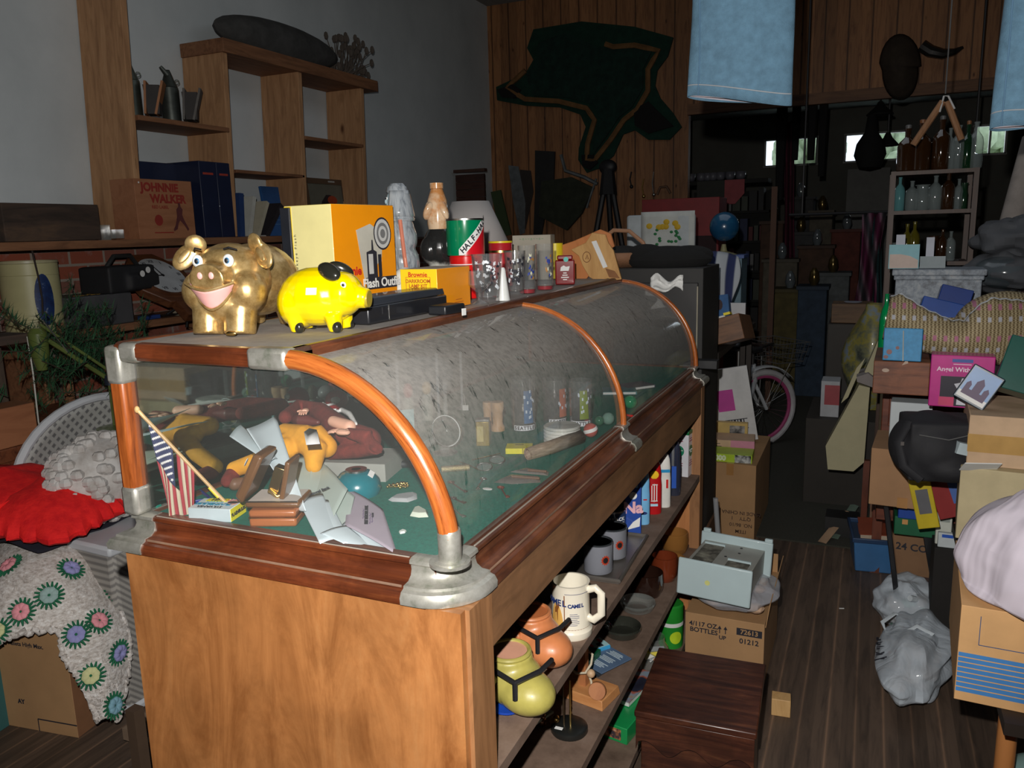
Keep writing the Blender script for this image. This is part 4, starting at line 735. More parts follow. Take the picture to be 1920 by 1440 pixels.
# ---------------- shelves under the case ----------------
S2=.66; S3=.36; S4=.08
def shelf_item(name,label,cat,cx,base,z,**k):
    p=P(cx,base,z=z); return thing(name,label,cat,p,k.get('rz',0),k.get('group')),p,U(p)
# generic stand-ins for the moulded novelty mugs: rounded two-lobed jugs
def jug(label,cx,base,sc_,c,ci):
    o,p,u=shelf_item('novelty_jug',label,'jug',cx,base,S2,rz=R(-20)); o.scale=(sc_,)*3
    g=G().ball((0,0,.045),(.055,.052,.046)).ball((.035,-.008,.040),(.058,.046,.038)).tube([(-.01,0,.04),(-.012,0,.092)],[.045,.042],24)
    b=blob('body',g,c,o,.0035,5); b2=part('opening',G().lathe([(.034,.096),(.032,.0935),(.0,.085)],28,(-.012,0,.0)),ci,o); part('rim',G().tube([(-.012+.0365*math.cos(a*PI/14),.0365*math.sin(a*PI/14),.0955) for a in range(28)],.0045,8,closed=True),c,o)
    part('side_lug',G().ball((-.01,-.048,.062),(.013,.008,.012)),c,o)
    g=G().tube([(-.05,-.032,.088),(.0,-.05,.084),(.05,-.05,.080),(.062,-.0,.084),(.05,.045,.082)],.0048,6).tube([(.05,-.05,.080),(.052,-.052,.05)],.0048,6); part('dark_strap',g,BLK,o)
    part('handle',G().tube([(-.05,.02,.08),(-.085,.025,.07),(-.085,.025,.035),(-.05,.02,.025)],.007,10),c,o)
jug('olive green glazed novelty jug with black strap, nearest the plywood end',966,1316,1.13,M((.38,.33,.08),.4,coat=.3,bmp=.15,var=.2),M((.65,.33,.22),.4)); jug('orange terracotta novelty jug with black strap, between the green jug and the tall cream stein',1006,1232,1.1,M((.55,.19,.07),.4,coat=.3,bmp=.15,var=.15),M((.5,.15,.05),.4))
solo('blue_dish','small blue oval dish beside the green novelty jug','dish',G().lathe([(.03,0),(.042,.006),(.044,.012),(.04,.011)],28,sx=1,sy=.7),M((.01,.06,.4),.4),P(952,1318,z=S2)+V((-.005,-.02,0)),R(-15))
solo('cigarette','white cigarette with an orange filter lying by the green jug','cigarette',G().tube([(-.025,0,.004),(.01,0,.004)],.004,12).tube([(.01,0,.004),(.022,0,.004)],.004,12,m=1),[WHT,M((.8,.3,.06),.5)],P(983,1312,z=S2)+V((.01,-.03,0)),R(40))
solo('metal_bracket','thin grey metal folding bar standing inside the near end of the middle shelf','bar',G().box((0,0,.1),(.006,.022,.2)).lathe([(.011,0),(.011,.012)],14,(0,0,.195),1),[M((.32,.34,.36),.4,.8),STEEL],P(936,1358,x=.715)*0+V((.715,.085,S2)),0)
CRM=M((.82,.76,.62),.25,var=.03,coat=.6)
o,p,u=shelf_item('beer_stein','tall cream stein with blue lettering, gold and brown desert panel and handle','mug',1071,1184,S2,rz=R(-8))
hs=P(1071,1088,y=p.y).z-S2; r_=.0485
part('body',G().lathe([(r_,0),(r_+.002,.004),(r_+.002,.016),(r_-.001,.02),(r_-.003,.03),(r_-.005,hs-.008),(r_-.003,hs),(r_-.008,hs),(r_-.008,.01),(.001,.008)],40),CRM,o)
part('handle',G().tube([(r_-.006,.005,hs*.88),(r_+.012,.008,hs*.93),(r_+.026,.01,hs*.84),(r_+.026,.01,hs*.45),(r_+.008,.006,hs*.32),(r_-.006,.004,hs*.36)],.008,12,flat=1.2),CRM,o)
DB=M((.02,.04,.16),.4); rb=lambda a,z,e=.0012:onring(r_-.0035+e,a,z)
part('printed_panel',G().grid(lambda u,v:rb(-2.25+.75*u,.03+.06*v*(.35+.65*math.sin(u*PI)**.7)),14,6,0).grid(lambda u,v:rb(-1.44+.05*u,.026+(hs-.045)*v),3,4,1).grid(lambda u,v:rb(-2.3+2.6*u,.0255+.0015*v),30,2,1).grid(lambda u,v:rb(-1.4+1.5*u,hs-.016+.001*v),20,2,2).add([rb(-2.0+x*.3,.045+z*.04,.002) for x,z in ((0,0),(.06,.0),(.12,.5),(.5,.55),(.62,.05),(.7,.05),(.78,.7),(1,.9),(1.1,1.1),(.85,1.1),(.6,.95),(.45,1.15),(.3,.9),(.1,.8))],[tuple(range(14))],1),[M((.75,.42,.1),.5),M((.25,.09,.02),.5),DB],o)
for st,a0,z,sz_,st_ in (('CAMEL',-2.5,hs*.70,.021,.27),('CAMEL',-1.15,hs*.66,.0125,.17)):
    for i,ch in enumerate(st): a=a0+i*st_; vec_text(o,ch,sz_,rb(a,z,.0016),(-math.sin(a),math.cos(a),0),(0,0,1),DB,bold=.0005)
g=G()
for i in range(7): g.grid(lambda u,v:rb(-1.15+.5*u*(1 if i%3 else .8),hs*(.5-.035*i)+.0012*v,.0012),10,2)
part('small_print',g,DB,o)
# tray and grey mugs
p=P(1125,1065,z=S2); tr=solo('metal_tray','shallow grey metal tray under the two smoky mugs','tray',G().box((0,0,.004),(.17,.34,.005)).tube([(-.085,-.17,.01),(.085,-.17,.01),(.085,.17,.01),(-.085,.17,.01)],.006,8,closed=True),M((.22,.2,.18),.35,.7),(.635,1.03,S2),R(2))
SMK=glass((.30,.31,.35),.60,rough=.06,edge=1.9)
for cx,by,lb in ((1122,1068,'smoky grey glass mug with red-ringed black splatter, nearer one on the tray'),(1148,1040,'smoky grey glass mug with red-ringed black splatter, farther one on the tray')):
    p=P(cx,by,z=S2+.012); u=U(p); h_=60*u*.95; r_=27*u; o=thing('glass_mug',lb,'mug',p,0,'smoky glass mugs on the tray')
    part('body',G().open_lathe([(.001,0),(r_*.95,0),(r_,.004),(r_,h_),(r_-.003,h_),(r_-.003,.006),(.001,.006)],32),SMK,o); part('rim',G().lathe([(r_+.0008,h_-.003),(r_+.0008,h_+.001),(r_-.0035,h_+.001),(r_-.0035,h_-.003)],32),SMOKE,o)
    g=G(); k=24; c0=-.75
    for rr,m in ((.014,0),(.009,1)): 
        e=.0008+.0006*m; g.add([onring(r_+e,c0,h_*.5)]+[onring(r_+e,c0+(rr*(1 if t%2 else .72)*math.cos(2*PI*t/k))/r_,h_*.5+rr*(1 if t%2 else .72)*1.1*math.sin(2*PI*t/k)) for t in range(k)],[(0,t+1,(t+1)%k+1) for t in range(k)],m)
    part('splatter_print',g,[M((.45,.04,.01),.5),BLK],o)
# bottles
p=P(1160,1004,z=S2); o=thing('polish_tin','dark blue and red stove polish tin with white lettering, behind the smoky mugs','tin',(p.x-.02,p.y,S2)); u=U(p); r_=26*u
part('can',G().lathe([(r_,0),(r_,.085),(r_*.93,.088),(r_*.9,.084)],32),M((.02,.045,.12),.35,coat=.4),o); part('red_band',G().grid(lambda a,b:onring(r_+.0006,-1.7+1.7*a,.022+.014*b),20,2),RED,o); part('top_ring',G().lathe([(r_+.001,.083),(r_+.001,.089),(r_-.002,.089)],32),STEEL,o)
for st,z,sz_ in (('BLACK',.064,.015),('PAINT',.05,.011),('STOVE',.029,.0135)):
    for i,ch in enumerate(st): a=-1.45+i*.25; vec_text(o,ch,sz_,onring(r_+.0012,a,z),(-math.sin(a),math.cos(a),0),(0,0,1),WHT,bold=.0005)
def bottle_(name,label,cx,base,wpx,h_,mc,prof,extra=None,cat='bottle',z=S2,sy=.6,rz=.4):
    o,p,u=shelf_item(name,label,cat,cx,base,z,rz=rz); r_=wpx*u/2; part('body',G().lathe([(a*r_,b*h_) for a,b in prof],28,sy=sy),mc,o); return o,r_,h_
BP=[(.9,0),(1,.02),(1,.5),(.92,.62),(.95,.7),(.8,.85),(.5,.93),(.35,.94)]
o,p,u=shelf_item('carton_box','blue carton with large pink and white lettering, between the polish tin and light blue bottle','box',1185,1000,S2,rz=R(25)); s=(.05,.04,.2)
part('body',G().box((0,0,.1),s),M((.02,.07,.35),.4,coat=.3),o,bev=.001); text(o,'Na',.05,(0,-.0208,.09),FR,M((.8,.45,.5),.5),bold=.002); part('white_blot',G().at((0,-.0205,.13),(PI/2,0,0)).prism(ell(16,.012,.012),.0006).prism([(-.02,-.11),(.02,-.1),(.022,-.07),(.0,-.085)],.0006),WHT,o); part('pale_lines',G().box((-.003,-.0205,.16),(.035,.0006,.01)).box((.004,-.0205,.175),(.03,.0006,.006)),M((.3,.6,.8),.5),o)
o,r_,h_=bottle_('lotion_bottle','light blue plastic bottle leaning against the red one',1206,982,24,.2,M((.2,.5,.8),.35,coat=.3),BP); part('blue_mark',G().at((0,-r_*.62,.04),(PI/2,0,0)).prism(ell(16,.011,.005),.0008),DB,o); part('red_mark',G().box((.004,-r_*.6,.085),(.012,.002,.004)),RED,o)
o,r_,h_=bottle_('lotion_bottle','red plastic bottle with a yellow shell emblem and white script',1225,962,30,.2,M((.5,.008,.012),.35,coat=.3),BP)
g=G().at((0,-r_*.63,.138),(PI/2,0,0)).prism([(-.006,-.013)]+[(.0145*math.cos(PI*1.15-t*PI*1.3/8),.0145*math.sin(PI*1.15-t*PI*1.3/8)) for t in range(9)]+[(.006,-.013)],.0012); part('shell_emblem',g,M((.9,.55,.02),.4),o)
g=G()
for i,h_2 in enumerate((.05,.062,.055)): g.box((-.008+.008*i,-r_*.64,.076),(.003,.001,h_2))
g.box((.0,-r_*.64,.048),(.022,.001,.003)).box((.002,-r_*.64,.104),(.018,.001,.003)); part('white_print',g,WHT,o); part('blue_strip',G().box((0,-r_*.6,.034),(.024,.004,.008)),M((.45,.7,.85),.5),o)
o,r_,h_=bottle_('lotion_bottle','white plastic bottle with blue bands and a red figure, right of the red bottle',1246,950,22,.2,M((.78,.77,.72),.35,coat=.3),BP); part('blue_band',G().box((0,-r_*.60,.13),(r_*1.5,.003,.01)),M((.02,.3,.6),.4),o); part('red_figure',G().box((.006,-r_*.55,.085),(.007,.006,.03)),RED,o)
o,r_,h_=bottle_('spray_bottle','dark bottle with a shiny silver-blue shoulder and blue label',1264,928,24,.21,M((.03,.035,.06),.2,coat=1),BP); part('blue_label',G().box((-.004,-r_*.6,.07),(.016,.004,.08)),BLU,o); part('silver_side',G().box((-.008,-r_*.5,.15),(.01,.008,.08)),M((.75,.77,.82),.2,.8),o,bev=.003)
p=P(1280,902,z=S2); s=(.075,.055,.165); o=boxthing('powder_tin','white rectangular tin with green lid and green oval label, far end of the shelf','tin',P(1296,896,z=S2)+V((-.012,-.0,0)),s,R(-5),M((.7,.7,.74),.4,coat=.3)); part('green_lid',G().box((0,0,.172),(.078,.058,.016)),M((.01,.16,.05),.35),o,bev=.003)
for fr,q in ((RI,(s[0]/2+.0006,0,.1)),(FR,(.0,-s[1]/2-.0006,.1))):
    t=part('oval_label',G().prism(ell(24,.021,.022),.0006),M((.01,.2,.1),.4),o,loc=q,rot=fr); text(o,'Best Bone\nMeal',.0085,tuple(a+(.0009 if i==(0 if fr==RI else 1) and fr==RI else (-.0009 if (i==1 and fr==FR) else 0)) for i,a in enumerate(q)),fr,WHT); lines(o,q[0] if fr==FR else q[1],.148,.035,2,.009,'f' if fr==FR else 'r',-s[1]/2-.0006 if fr==FR else s[0]/2+.0006,M((.35,.05,.12),.5)); lines(o,q[0] if fr==FR else q[1],.062,.035,3,.009,'f' if fr==FR else 'r',-s[1]/2-.0006 if fr==FR else s[0]/2+.0006,M((.35,.1,.15),.5))
# --- lower shelf
AMB=glass((.45,.2,.05),.5,rough=.05,edge=1.9); CLR=glass((.5,.55,.52),.14,rough=.05,edge=1.9)
def bowl_(name,label,cx,base,wpx,hpx,mm,z=S3,x=None,prof=None,cat='bowl'):
    p=P(cx,base,z=z); u=U(p); r_=wpx*u/2; h_=hpx*u; o=thing(name,label,cat,(min(p.x,.735-r_),p.y+r_*.6,z)); part('body',G().lathe([(a*r_,b*h_) for a,b in (prof or [(.7,0),(.8,.04),(.96,.3),(1,.65),(.97,1),(.90,1),(.9,.65),(.8,.25),(.001,.14)])],32),mm,o); return o
bowl_('amber_glass_bowl','amber glass bowl at the far end of the lower shelf',1262,1040,50,40,AMB); bowl_('ceramic_cup','glossy red-brown ceramic cup between the amber bowl and the black bowl',1242,1092,50,48,M((.19,.035,.012),.2,coat=1)); bowl_('ceramic_bowl','glossy dark brown rounded bowl in front of the red-brown cup',1208,1122,62,46,M((.022,.009,.006),.12,coat=1))
bowl_('candle_jar','amber glass saucer stacked beyond the red-brown cup',1255,1065,54,14,AMB)
ASH=[(.6,0),(.85,.1),(1,.8),(.97,1),(.85,.9),(.62,.25),(.001,.22)]
bowl_('glass_ashtray','clear pressed glass ashtray on the lower shelf',1190,1150,68,16,CLR,prof=ASH,cat='ashtray'); bowl_('glass_ashtray','dark smoked glass ashtray nearer than the clear one',1160,1198,74,18,M((.03,.032,.025),.15,coat=1),prof=ASH,cat='ashtray')
o,p,u=shelf_item('pencil_tin','colourful pale blue tin with yellow and red lettering, leaning on the blue pamphlets','tin',1135,1232,S3,rz=R(-38)); o.location.x-=.05
part('body',G().box((0,0,.014),(.055,.12,.022)),M((.05,.35,.65),.4,coat=.4),o,bev=.004); part('pale_top',G().box((0,0,.026),(.05,.112,.001)),M((.4,.65,.68),.4),o); part('yellow_strip',G().box((-.004,-.03,.027),(.034,.022,.001),0).box((-.004,.0,.027),(.034,.018,.001),1).box((.012,.03,.027),(.02,.015,.001),2).box((-.01,.042,.027),(.02,.01,.001),1),[YEL,RED,INK],o); text(o,'Tabasco',.012,(-.004,-.03,.0282),(0,0,0),INK,bold=.0006)
for i,(dx,dy,rz,lb) in enumerate(((.0,.0,-28,'blue-grey pamphlet with white printed blocks, top of the pair'),(-.012,-.02,-22,'dark glossy pamphlet showing under the blue-grey one'))):
    p=P(1165,1245,z=S3+.01-.006*i); o=solo('pamphlet',lb,'pamphlet',G().box((0,0,.003),(.085,.12,.004)),[M((.10,.16,.26),.4),M((.03,.04,.05),.25,coat=.6)][i],p+V((-.045+dx,.0+dy,0)),R(rz))
    if i==0:
        for a in (-.035,0,.035): lines(o,0,a+.012,.06,4,.006,'t',.0056,M((.5,.6,.65),.6),.0025,int(a*1000)+50)
p=P(1085,1262,z=S3); solo('game_box','flat green and white box behind the wooden ring toss','box',G().box((0,0,.014),(.12,.1,.028),[1,0,1,1,1,1]).box((0,0,.03),(.12,.1,.006),1),[M((.6,.66,.75),.5),M((.01,.12,.05),.4)],p+V((-.03,.05,0)),R(-8))
# wooden toy
WO=wood((.42,.16,.05),(.58,.27,.1),'x',6,.45,5); WO2=wood((.33,.12,.045),(.45,.18,.07),'z',6,.45,5)
o,p,u=shelf_item('wooden_toy','wooden rope and ball puzzle toy with a square post on a pale board','toy',1105,1322,S3,rz=R(-12)); o.location=V((.655,.80,S3))
part('board',G().box((0,0,.013),(.15,.1,.026),top=(.95,.9)),WO,o,bev=.002); part('post',G().box((-.012,.0,.085),(.024,.018,.12)),WO2,o,bev=.001)
ROPE=M((.6,.52,.38),.9,bmp=.8,bs=200); part('rope',G().tube([(-.05,-.016,.095),(-.035,-.03,.08),(-.012,-.034,.074),(.012,-.028,.08),(.02,-.012,.1),(.012,.01,.115),(-.012,.016,.12),(-.04,.01,.115),(-.052,-.004,.105)],.0032,8,closed=True).tube([(.012,-.02,.08),(.03,-.03,.065),(.04,-.04,.05)],.003,8),ROPE,o)
for x,y,z,lb in ((-.045,-.02,.085,0),(.03,-.03,.085,1)): part('wooden_ball',G().ball((x,y,z),.0115),WL,o)
part('wooden_disc',G().at((.052,-.035,.045),(R(70),0,R(20))).lathe([(.022,-.008),(.023,-.006),(.023,.006),(.022,.008)],28),WO2,o)
o,p,u=shelf_item('wire_stand','black round display base with two brass rods and a white price label','stand',1070,1350,S3); o.location=V((.665,.63,S3)); part('base',G().lathe([(.045,0),(.047,.004),(.046,.014),(.04,.018)],36),M((.012,.013,.012),.35,bmp=.3),o)
part('rod',G().tube([(-.012,-.005,.016),(-.014,-.003,.14)],.0028,8),M((.10,.07,.04),.3,.8),o); part('rod',G().tube([(.004,-.002,.016),(.003,0,.14)],.0028,8).ball((.004,0,.05),.004).ball((.004,0,.07),.003),BRASS,o); part('price_label',G().box((-.018,-.026,.0185),(.02,.01,.001)),WHT,o)
for i,(x,y,lb,nm) in enumerate(((1015,1352,'small brown and brass ornament at the shelf corner behind the black stand','brass_ornament'),(1040,1356,'shiny brass knob lying in front of the black stand','brass_knob'))):
    p=P(x,y,z=S3+.01); solo('brass_ornament',lb,'ornament',G().ball((0,0,.012),(.013,.013,.012)).ball((.006,-.004,.028),(.008,.008,.008)).lathe([(.01,0),(.012,.004),(.006,.008)],16),[BRASS,BRASS][i] if i else M((.2,.08,.03),.25,.5,coat=.5),(p.x,p.y,S3))
for i in range(3): solo('price_booklet',['pale green booklet leaning at the back of the lower shelf','white booklet leaning behind the brass rods','grey-white booklet lying lowest beside the black base'][i],'booklet',G().box((0,0,.004),(.07,.11,.006)),[M((.4,.5,.42),.6),PAPER,M((.5,.55,.52),.6)][i],(.56-.01*i,.62+.02*i,S3+.008*(2-i)),R(-20+12*i))
# --- bottom shelf, seen over its front edge
p=P(1225,1262,z=S4+.01); o=thing('glass_jar','clear glass jar of lighters and matchbooks on the bottom shelf','jar',(.70-.012,p.y,S4)); u=U(p)
part('jar_body',G().open_lathe([(.001,.002),(.04,.002),(.048,.02),(.048,.11),(.036,.13),(.035,.15)],32),glass((.6,.65,.62),.10,edge=1.9),o)
for i in range(7):
    a=i*.9; solo('cigarette_lighter',['orange and blue plastic lighter inside the glass jar','orange lighter nearest the jar bottom','white matchbook on top of the jar contents','blue-edged matchbook leaning in the jar mouth','small white matchbox wedged in the jar','yellow lighter in the glass jar','grey lighter at the side of the jar'][i],'lighter' if i in(0,1,5,6) else 'matchbook',G().box((0,0,0),(.016,.009,.062) if i in (0,1,5,6) else (.036,.006,.045)),[M((.75,.25,.04),.4),M((.8,.3,.02),.4),WHT,M((.6,.68,.75),.5),WHT,YEL,M((.35,.37,.38),.4)][i],(o.location.x+.02*math.cos(a),o.location.y+.02*math.sin(a),S4+.045+.011*i),rot=(R(20+9*i),R(-25+11*i),a),bev=.001)
p=P(1258,1212,z=S4+.01); o=thing('snack_canister','green wrapped canister with white band and lime circle on the bottom shelf','canister',(.69,p.y+.04,S4)); part('can',G().lathe([(.045,0),(.046,.01),(.046,.16),(.04,.165)],28),M((.02,.28,.03),.4,coat=.4),o); part('white_band',G().open_lathe([(.0466,.085),(.0466,.1)],28),WHT,o); part('lime_circle',G().grid(lambda a,b:onring(.0472,-.9+.5*b*math.cos(2*PI*a),.045+.024*b*math.sin(2*PI*a)),24,3),M((.55,.75,.03),.4),o)
p=P(1185,1310,z=S4+.03); o=thing('picture_book','dark picture book with orange and blue cover lying on the bottom shelf','book',(p.x-.03,p.y+.02,S4+.055),R(-12)); part('pages',G().box((0,0,.008),(.13,.19,.014)),PAPER,o); part('cover',G().box((0,0,.0165),(.135,.195,.003)),pattern(lambda n: ramp(n,nz(n,coords(n),11,3,.5,.5),[(.36,(.02,.02,.035)),(.48,(.03,.035,.06)),(.53,(.45,.1,.04)),(.6,(.25,.35,.45)),(.7,(.5,.25,.05))]),.3,coat=.5),o)
p=P(1172,1352,z=S4+.03); o=thing('toy_box','green bordered picture box under the dark picture book','box',(p.x-.03,p.y+.04,S4),R(-10)); part('body',G().box((0,0,.0265),(.15,.2,.053)),M((.01,.3,.08),.4,coat=.3),o,bev=.002); part('picture',G().box((0,-.1006,.027),(.11,.001,.035)),pattern(lambda n: ramp(n,nz(n,coords(n),45,2),[(.4,(.05,.04,.05)),(.55,(.5,.2,.08)),(.7,(.6,.55,.5))]),.4),o)
# ---------------- floor things in front of the case ----------------
def pxbox(name,label,cat,L,Rr,top,base,y,dep,mats,z0=None,rz=0,fm=None,bev=.003,group=None,z1=None):
    a=P(L,base,y=y); b=P(Rr,base,y=y); c=P((L+Rr)/2,top,y=y); zb=a.lerp(b,.5).z if z0 is None else z0; zt=c.z if z1 is None else z1; s=(b.x-a.x,dep,max(zt-zb,.002))
    o=thing(name,label,cat,((a.x+b.x)/2,y+dep/2,zb),rz,group); part('body',G().box((0,0,s[2]/2),s,fm or 0),mats,o,bev=bev); o['_s']=s; return o,s
def done(o):
    if '_s' in o: del o['_s']
def tape(o,s,m=None,x=0,w_=.05): part('tape',G().box((x,0,s[2]+.0005),(w_,s[1]+.002,.001)).box((x,-s[1]/2-.0005,s[2]-.03),(w_,.001,.06)),m or M((.42,.21,.07),.3,coat=.4),o)
DK2=wood((.03,.008,.006),(.10,.03,.015),'x',8,.35,10,coat=.3,c3=(.2,.07,.03),dirt=.5)
o=thing('wooden_chest','dark stained wooden box with a scalloped front apron on the floor before the case','box',(.935,.965,0),R(3)); s=(.30,.33,.35)
part('body',G().box((0,0,.16),(.28,.31,.32)),DK2,o,bev=.003); part('top',G().box((0,0,.342),(.31,.345,.018)),DK2,o,bev=.004)
sc2=[(-.15,.0),(-.15,.09)]+[(-.15+.3*i/30,.09-.0) for i in range(1,30)]+[(.15,.09),(.15,.0)]
ap_=[(-.15,.335),(.15,.335),(.15,.24)]+[(.15-.3*i/40,.262+.016*math.sin(i/40*PI*5)-.012*abs(math.cos(i/40*PI*2.5))) for i in range(1,40)]+[(-.15,.24)]
g=G(); g.T=Matrix(((1,0,0,0),(0,0,1,-.175),(0,1,0,0),(0,0,0,1))); g.prism(ap_,.014); part('scalloped_apron',g,DK2,o,bev=.001); part('base_rail',G().box((0,-.160,.03),(.3,.02,.05)),DK2,o,bev=.003)
solo('wood_block','small bare pine block on the floor right of the dark chest','block',G().box((0,0,.03),(.06,.05,.06)),wood((.5,.28,.1),(.65,.4,.17),'z',6,.5,4),P(1462,1345,z=0)+V((.0,.03,0)),R(5),bev=.002)
# bottle carton
s=(.27,.46,.255); o=boxthing('cardboard_carton','open brown carton printed 4/117 OZ. BOTTLES under the white plastic unit','carton',(1.03,1.57,0),s,R(0),CARD)
T(o,'4/117 OZ.\nBOTTLES',.024,-.07,.205,0,sz=s,bold=.0006); T(o,'UP',.02,-.005,.18,0,sz=s,bold=.0006); part('number_panel',G().box((.085,-s[1]/2-.0004,.215),(.085,.001,.026)),INK,o); text(o,'72613',.024,(.085,-s[1]/2-.0012,.215),FR,CARD,bold=.0006); T(o,'01212',.026,.085,.18,0,sz=s,bold=.0006)
g=G().at((0,-s[1]/2-.0004,0))
for x in (-.015,.005): g.box((x,0,.205),(.003,.0008,.018)).add([(x-.007,-.0004,.212),(x+.007,-.0004,.212),(x,-.0004,.225)],[(0,1,2)])
part('arrows',g,INK,o); part('flap',G().at((s[0]/2+.002,0,.24),(0,R(8),0)).box((0,0,.045),(.003,s[1]-.02,.09)),CARD,o); part('flap',G().box((0,s[1]/2-.004,.29),(s[0]-.01,.003,.08)),CARD,o)
BAGM=glass((.62,.64,.70),.42,rough=.18,edge=1.9,wr=.012)
def bag(name,label,org,rad,seed,mats=None,n=28,k=20,wr=.14,rz=0,flat=0):
    rnd=V((seed*7.3,seed*3.1,seed*1.7))
    def f(u,v):
        a=2*PI*u; b=-PI/2+PI*v; d=V((math.cos(a)*math.cos(b),math.sin(a)*math.cos(b),math.sin(b))); q=noise.noise(d*2.2+rnd)+.5*abs(noise.noise(d*5+rnd))+.35*abs(noise.noise(V((d.x*14,d.y*6,d.z*8))+rnd)); s_=1+wr*2*q
        return V((d.x*rad[0],d.y*rad[1],max(-1,d.z)*rad[2]))*s_
    g=G().grid(f,n,k,0,cu=True); mz=min(v.z for v in g.v)
    for v in g.v: v.z=max(v.z-mz-.02*rad[2],0)
    return solo(name,label,'plastic bag',g,mats or BAGM,org or (0,0,0),rz,sub=1)
bag('plastic_bag','crumpled clear plastic bag draped over the bottle carton under the white unit',(.90,1.72,.262),(.15,.16,.045),3)
g=G()
for i in range(26): rr=random.Random(i); g.ball((rr.uniform(-.1,.1),rr.uniform(-.12,.12),.02+rr.random()*.015),(.03,.022,.016),n=8,k=6)
solo('packing_scraps','brownish crumpled scraps inside the clear bag on the carton','scraps',g,M((.5,.33,.22),.8,var=.3),(.90,1.72,.262))
# white plastic unit
o=thing('white_plastic_unit','white plastic drawer unit with two end plates resting on the bag and carton','appliance part',(.875,1.665,.345),rot=(R(-4),R(2),R(-4)))
WP=M((.50,.62,.64),.4,var=.03,coat=.2); WG=M((.38,.38,.34),.5)
part('front_plate',G().box((0,-.16,.055),(.25,.012,.13)),WP,o,bev=.005); part('rear_plate',G().box((.005,.15,.06),(.262,.014,.135)),WP,o,bev=.005); part('corner_lug',G().box((-.105,.15,.132),(.028,.016,.016)),WP,o,bev=.003); part('corner_lug',G().box((.12,.15,.132),(.028,.016,.016)),WP,o,bev=.003)
g=G().box((0,0,.05),(.22,.3,.09)); part('inner_body',g,WG,o,bev=.002)
GR=pattern(lambda n: ramp(n,nz(n,coords(n),26,4),[(.4,(.08,.075,.06)),(.62,(.26,.25,.2)),(.7,(.4,.4,.3))]),.9)
part('recess',G().box((-.062,-.01,.0945),(.07,.22,.004)),GR,o); part('recess',G().box((.055,-.085,.0945),(.075,.1,.004)),GR,o); part('lip',G().box((-.062,.102,.099),(.074,.008,.008)).box((.055,-.03,.099),(.08,.008,.008)),WP,o)
for x,y in ((.03,.12),(.035,.06),(-.0,-.0)): part('screw_hole',G().lathe([(.005,0),(.005,.001)],12,(x,y,.0955)),BLK,o)
part('sticker',G().prism(ell(12,.009,.009),.001),M((.7,.7,.25),.5),o,loc=(-.02,-.1668,.05),rot=FR)
# tall carton with boxes on top
s=(.235,.62,.41); tc=boxthing('cardboard_carton','tall taped brown carton with upside-down MADE IN CHINA print, beyond the display case','carton',(.825,2.93,0),s,R(0),CARD); tape(tc,s,x=-.01,w_=.035)
for i,(st,z) in enumerate((('MADE IN CHINA',.155),("Q'TY    1",.125),('NO. 86/10',.09),('ITEM',.055))): text(tc,st,.026,(.05,-s[1]/2-.0006,z),(PI/2,PI,0),M((.06,.03,.02),.7),bold=.0003)
z=.41
o=boxthing('software_box','lime green flat box printed 1000, front of the tall carton top','box',(.80,2.96,z),(.23,.14,.042),R(3),M((.42,.6,.03),.4)); s2=(.23,.14,.042); T(o,'1000',.036,-.05,.02,0,M((.8,.9,.6),.4),sz=s2,bold=.002); part('photo_end',G().box((.07,-.0706,.021),(.08,.001,.04)),pattern(lambda n: ramp(n,nz(n,coords(n),30,3),[(.4,(.03,.03,.03)),(.6,(.6,.62,.6))]),.3),o)
o=boxthing('software_box','peach and pink flat box behind the lime green one','box',(.79,3.12,z),(.24,.16,.075),R(6),[M((.6,.4,.25),.5),M((.62,.22,.32),.5)]); part('pink_end',G().box((.06,-.0806,.038),(.12,.001,.074)),M((.62,.25,.35),.5),o)
lines(o,-.07,.055,.05,2,.014,'f',-.0806,INK); o=boxthing('photo_card_box','yellow box with a black and white photo behind the peach box','box',(.73,3.3,z),(.2,.04,.125),R(4),M((.6,.42,.13),.5)); part('photo',G().box((.045,-.0206,.07),(.08,.001,.08)),pattern(lambda n: ramp(n,nz(n,coords(n),22,3),[(.4,(.03,.03,.03)),(.6,(.4,.38,.35))]),.4),o)
o=boxthing('sign_board','tall white board with magenta panel and black bars leaning behind the boxes','sign',(.78,3.38,z),(.24,.02,.42),R(8),M((.62,.62,.62),.5)); o.rotation_euler.y=R(-10); part('magenta_panel',G().box((-.02,-.0106,.24),(.09,.001,.12)),M((.5,.04,.3),.5),o); g=G()
for i in range(6): g.box((-.02+.016*i,-.0106,.1),(.006 if i%2 else .011,.001,.05))
part('black_bars',g.box((.02,-.0106,.127),(.12,.001,.004)).box((.02,-.0106,.073),(.12,.001,.004)),INK,o)
p=V((.60,2.62,0)); o=thing('wooden_crate','small dark wooden box with orange end beside the tall carton','box',(.655,2.45,0),0); part('body',G().box((0,0,.15),(.1,.3,.3)),wood((.05,.02,.01),(.13,.06,.03),'y',6,.6,6),o,bev=.002); part('end_label',G().box((0,-.1506,.1),(.06,.001,.05)),M((.35,.12,.03),.5),o)
g=G().tube([(.845-.09,2.80,.0),(.80-.07,2.83,.42)],.012,10); solo('clear_tube','clear wrapped tube leaning between the case end and the tall carton','tube',G().tube([(0,0,.0),(-.04,.02,.42)],.011,10),glass((.5,.52,.55),.4,rough=.1,edge=1.9),(.765,2.33,0))

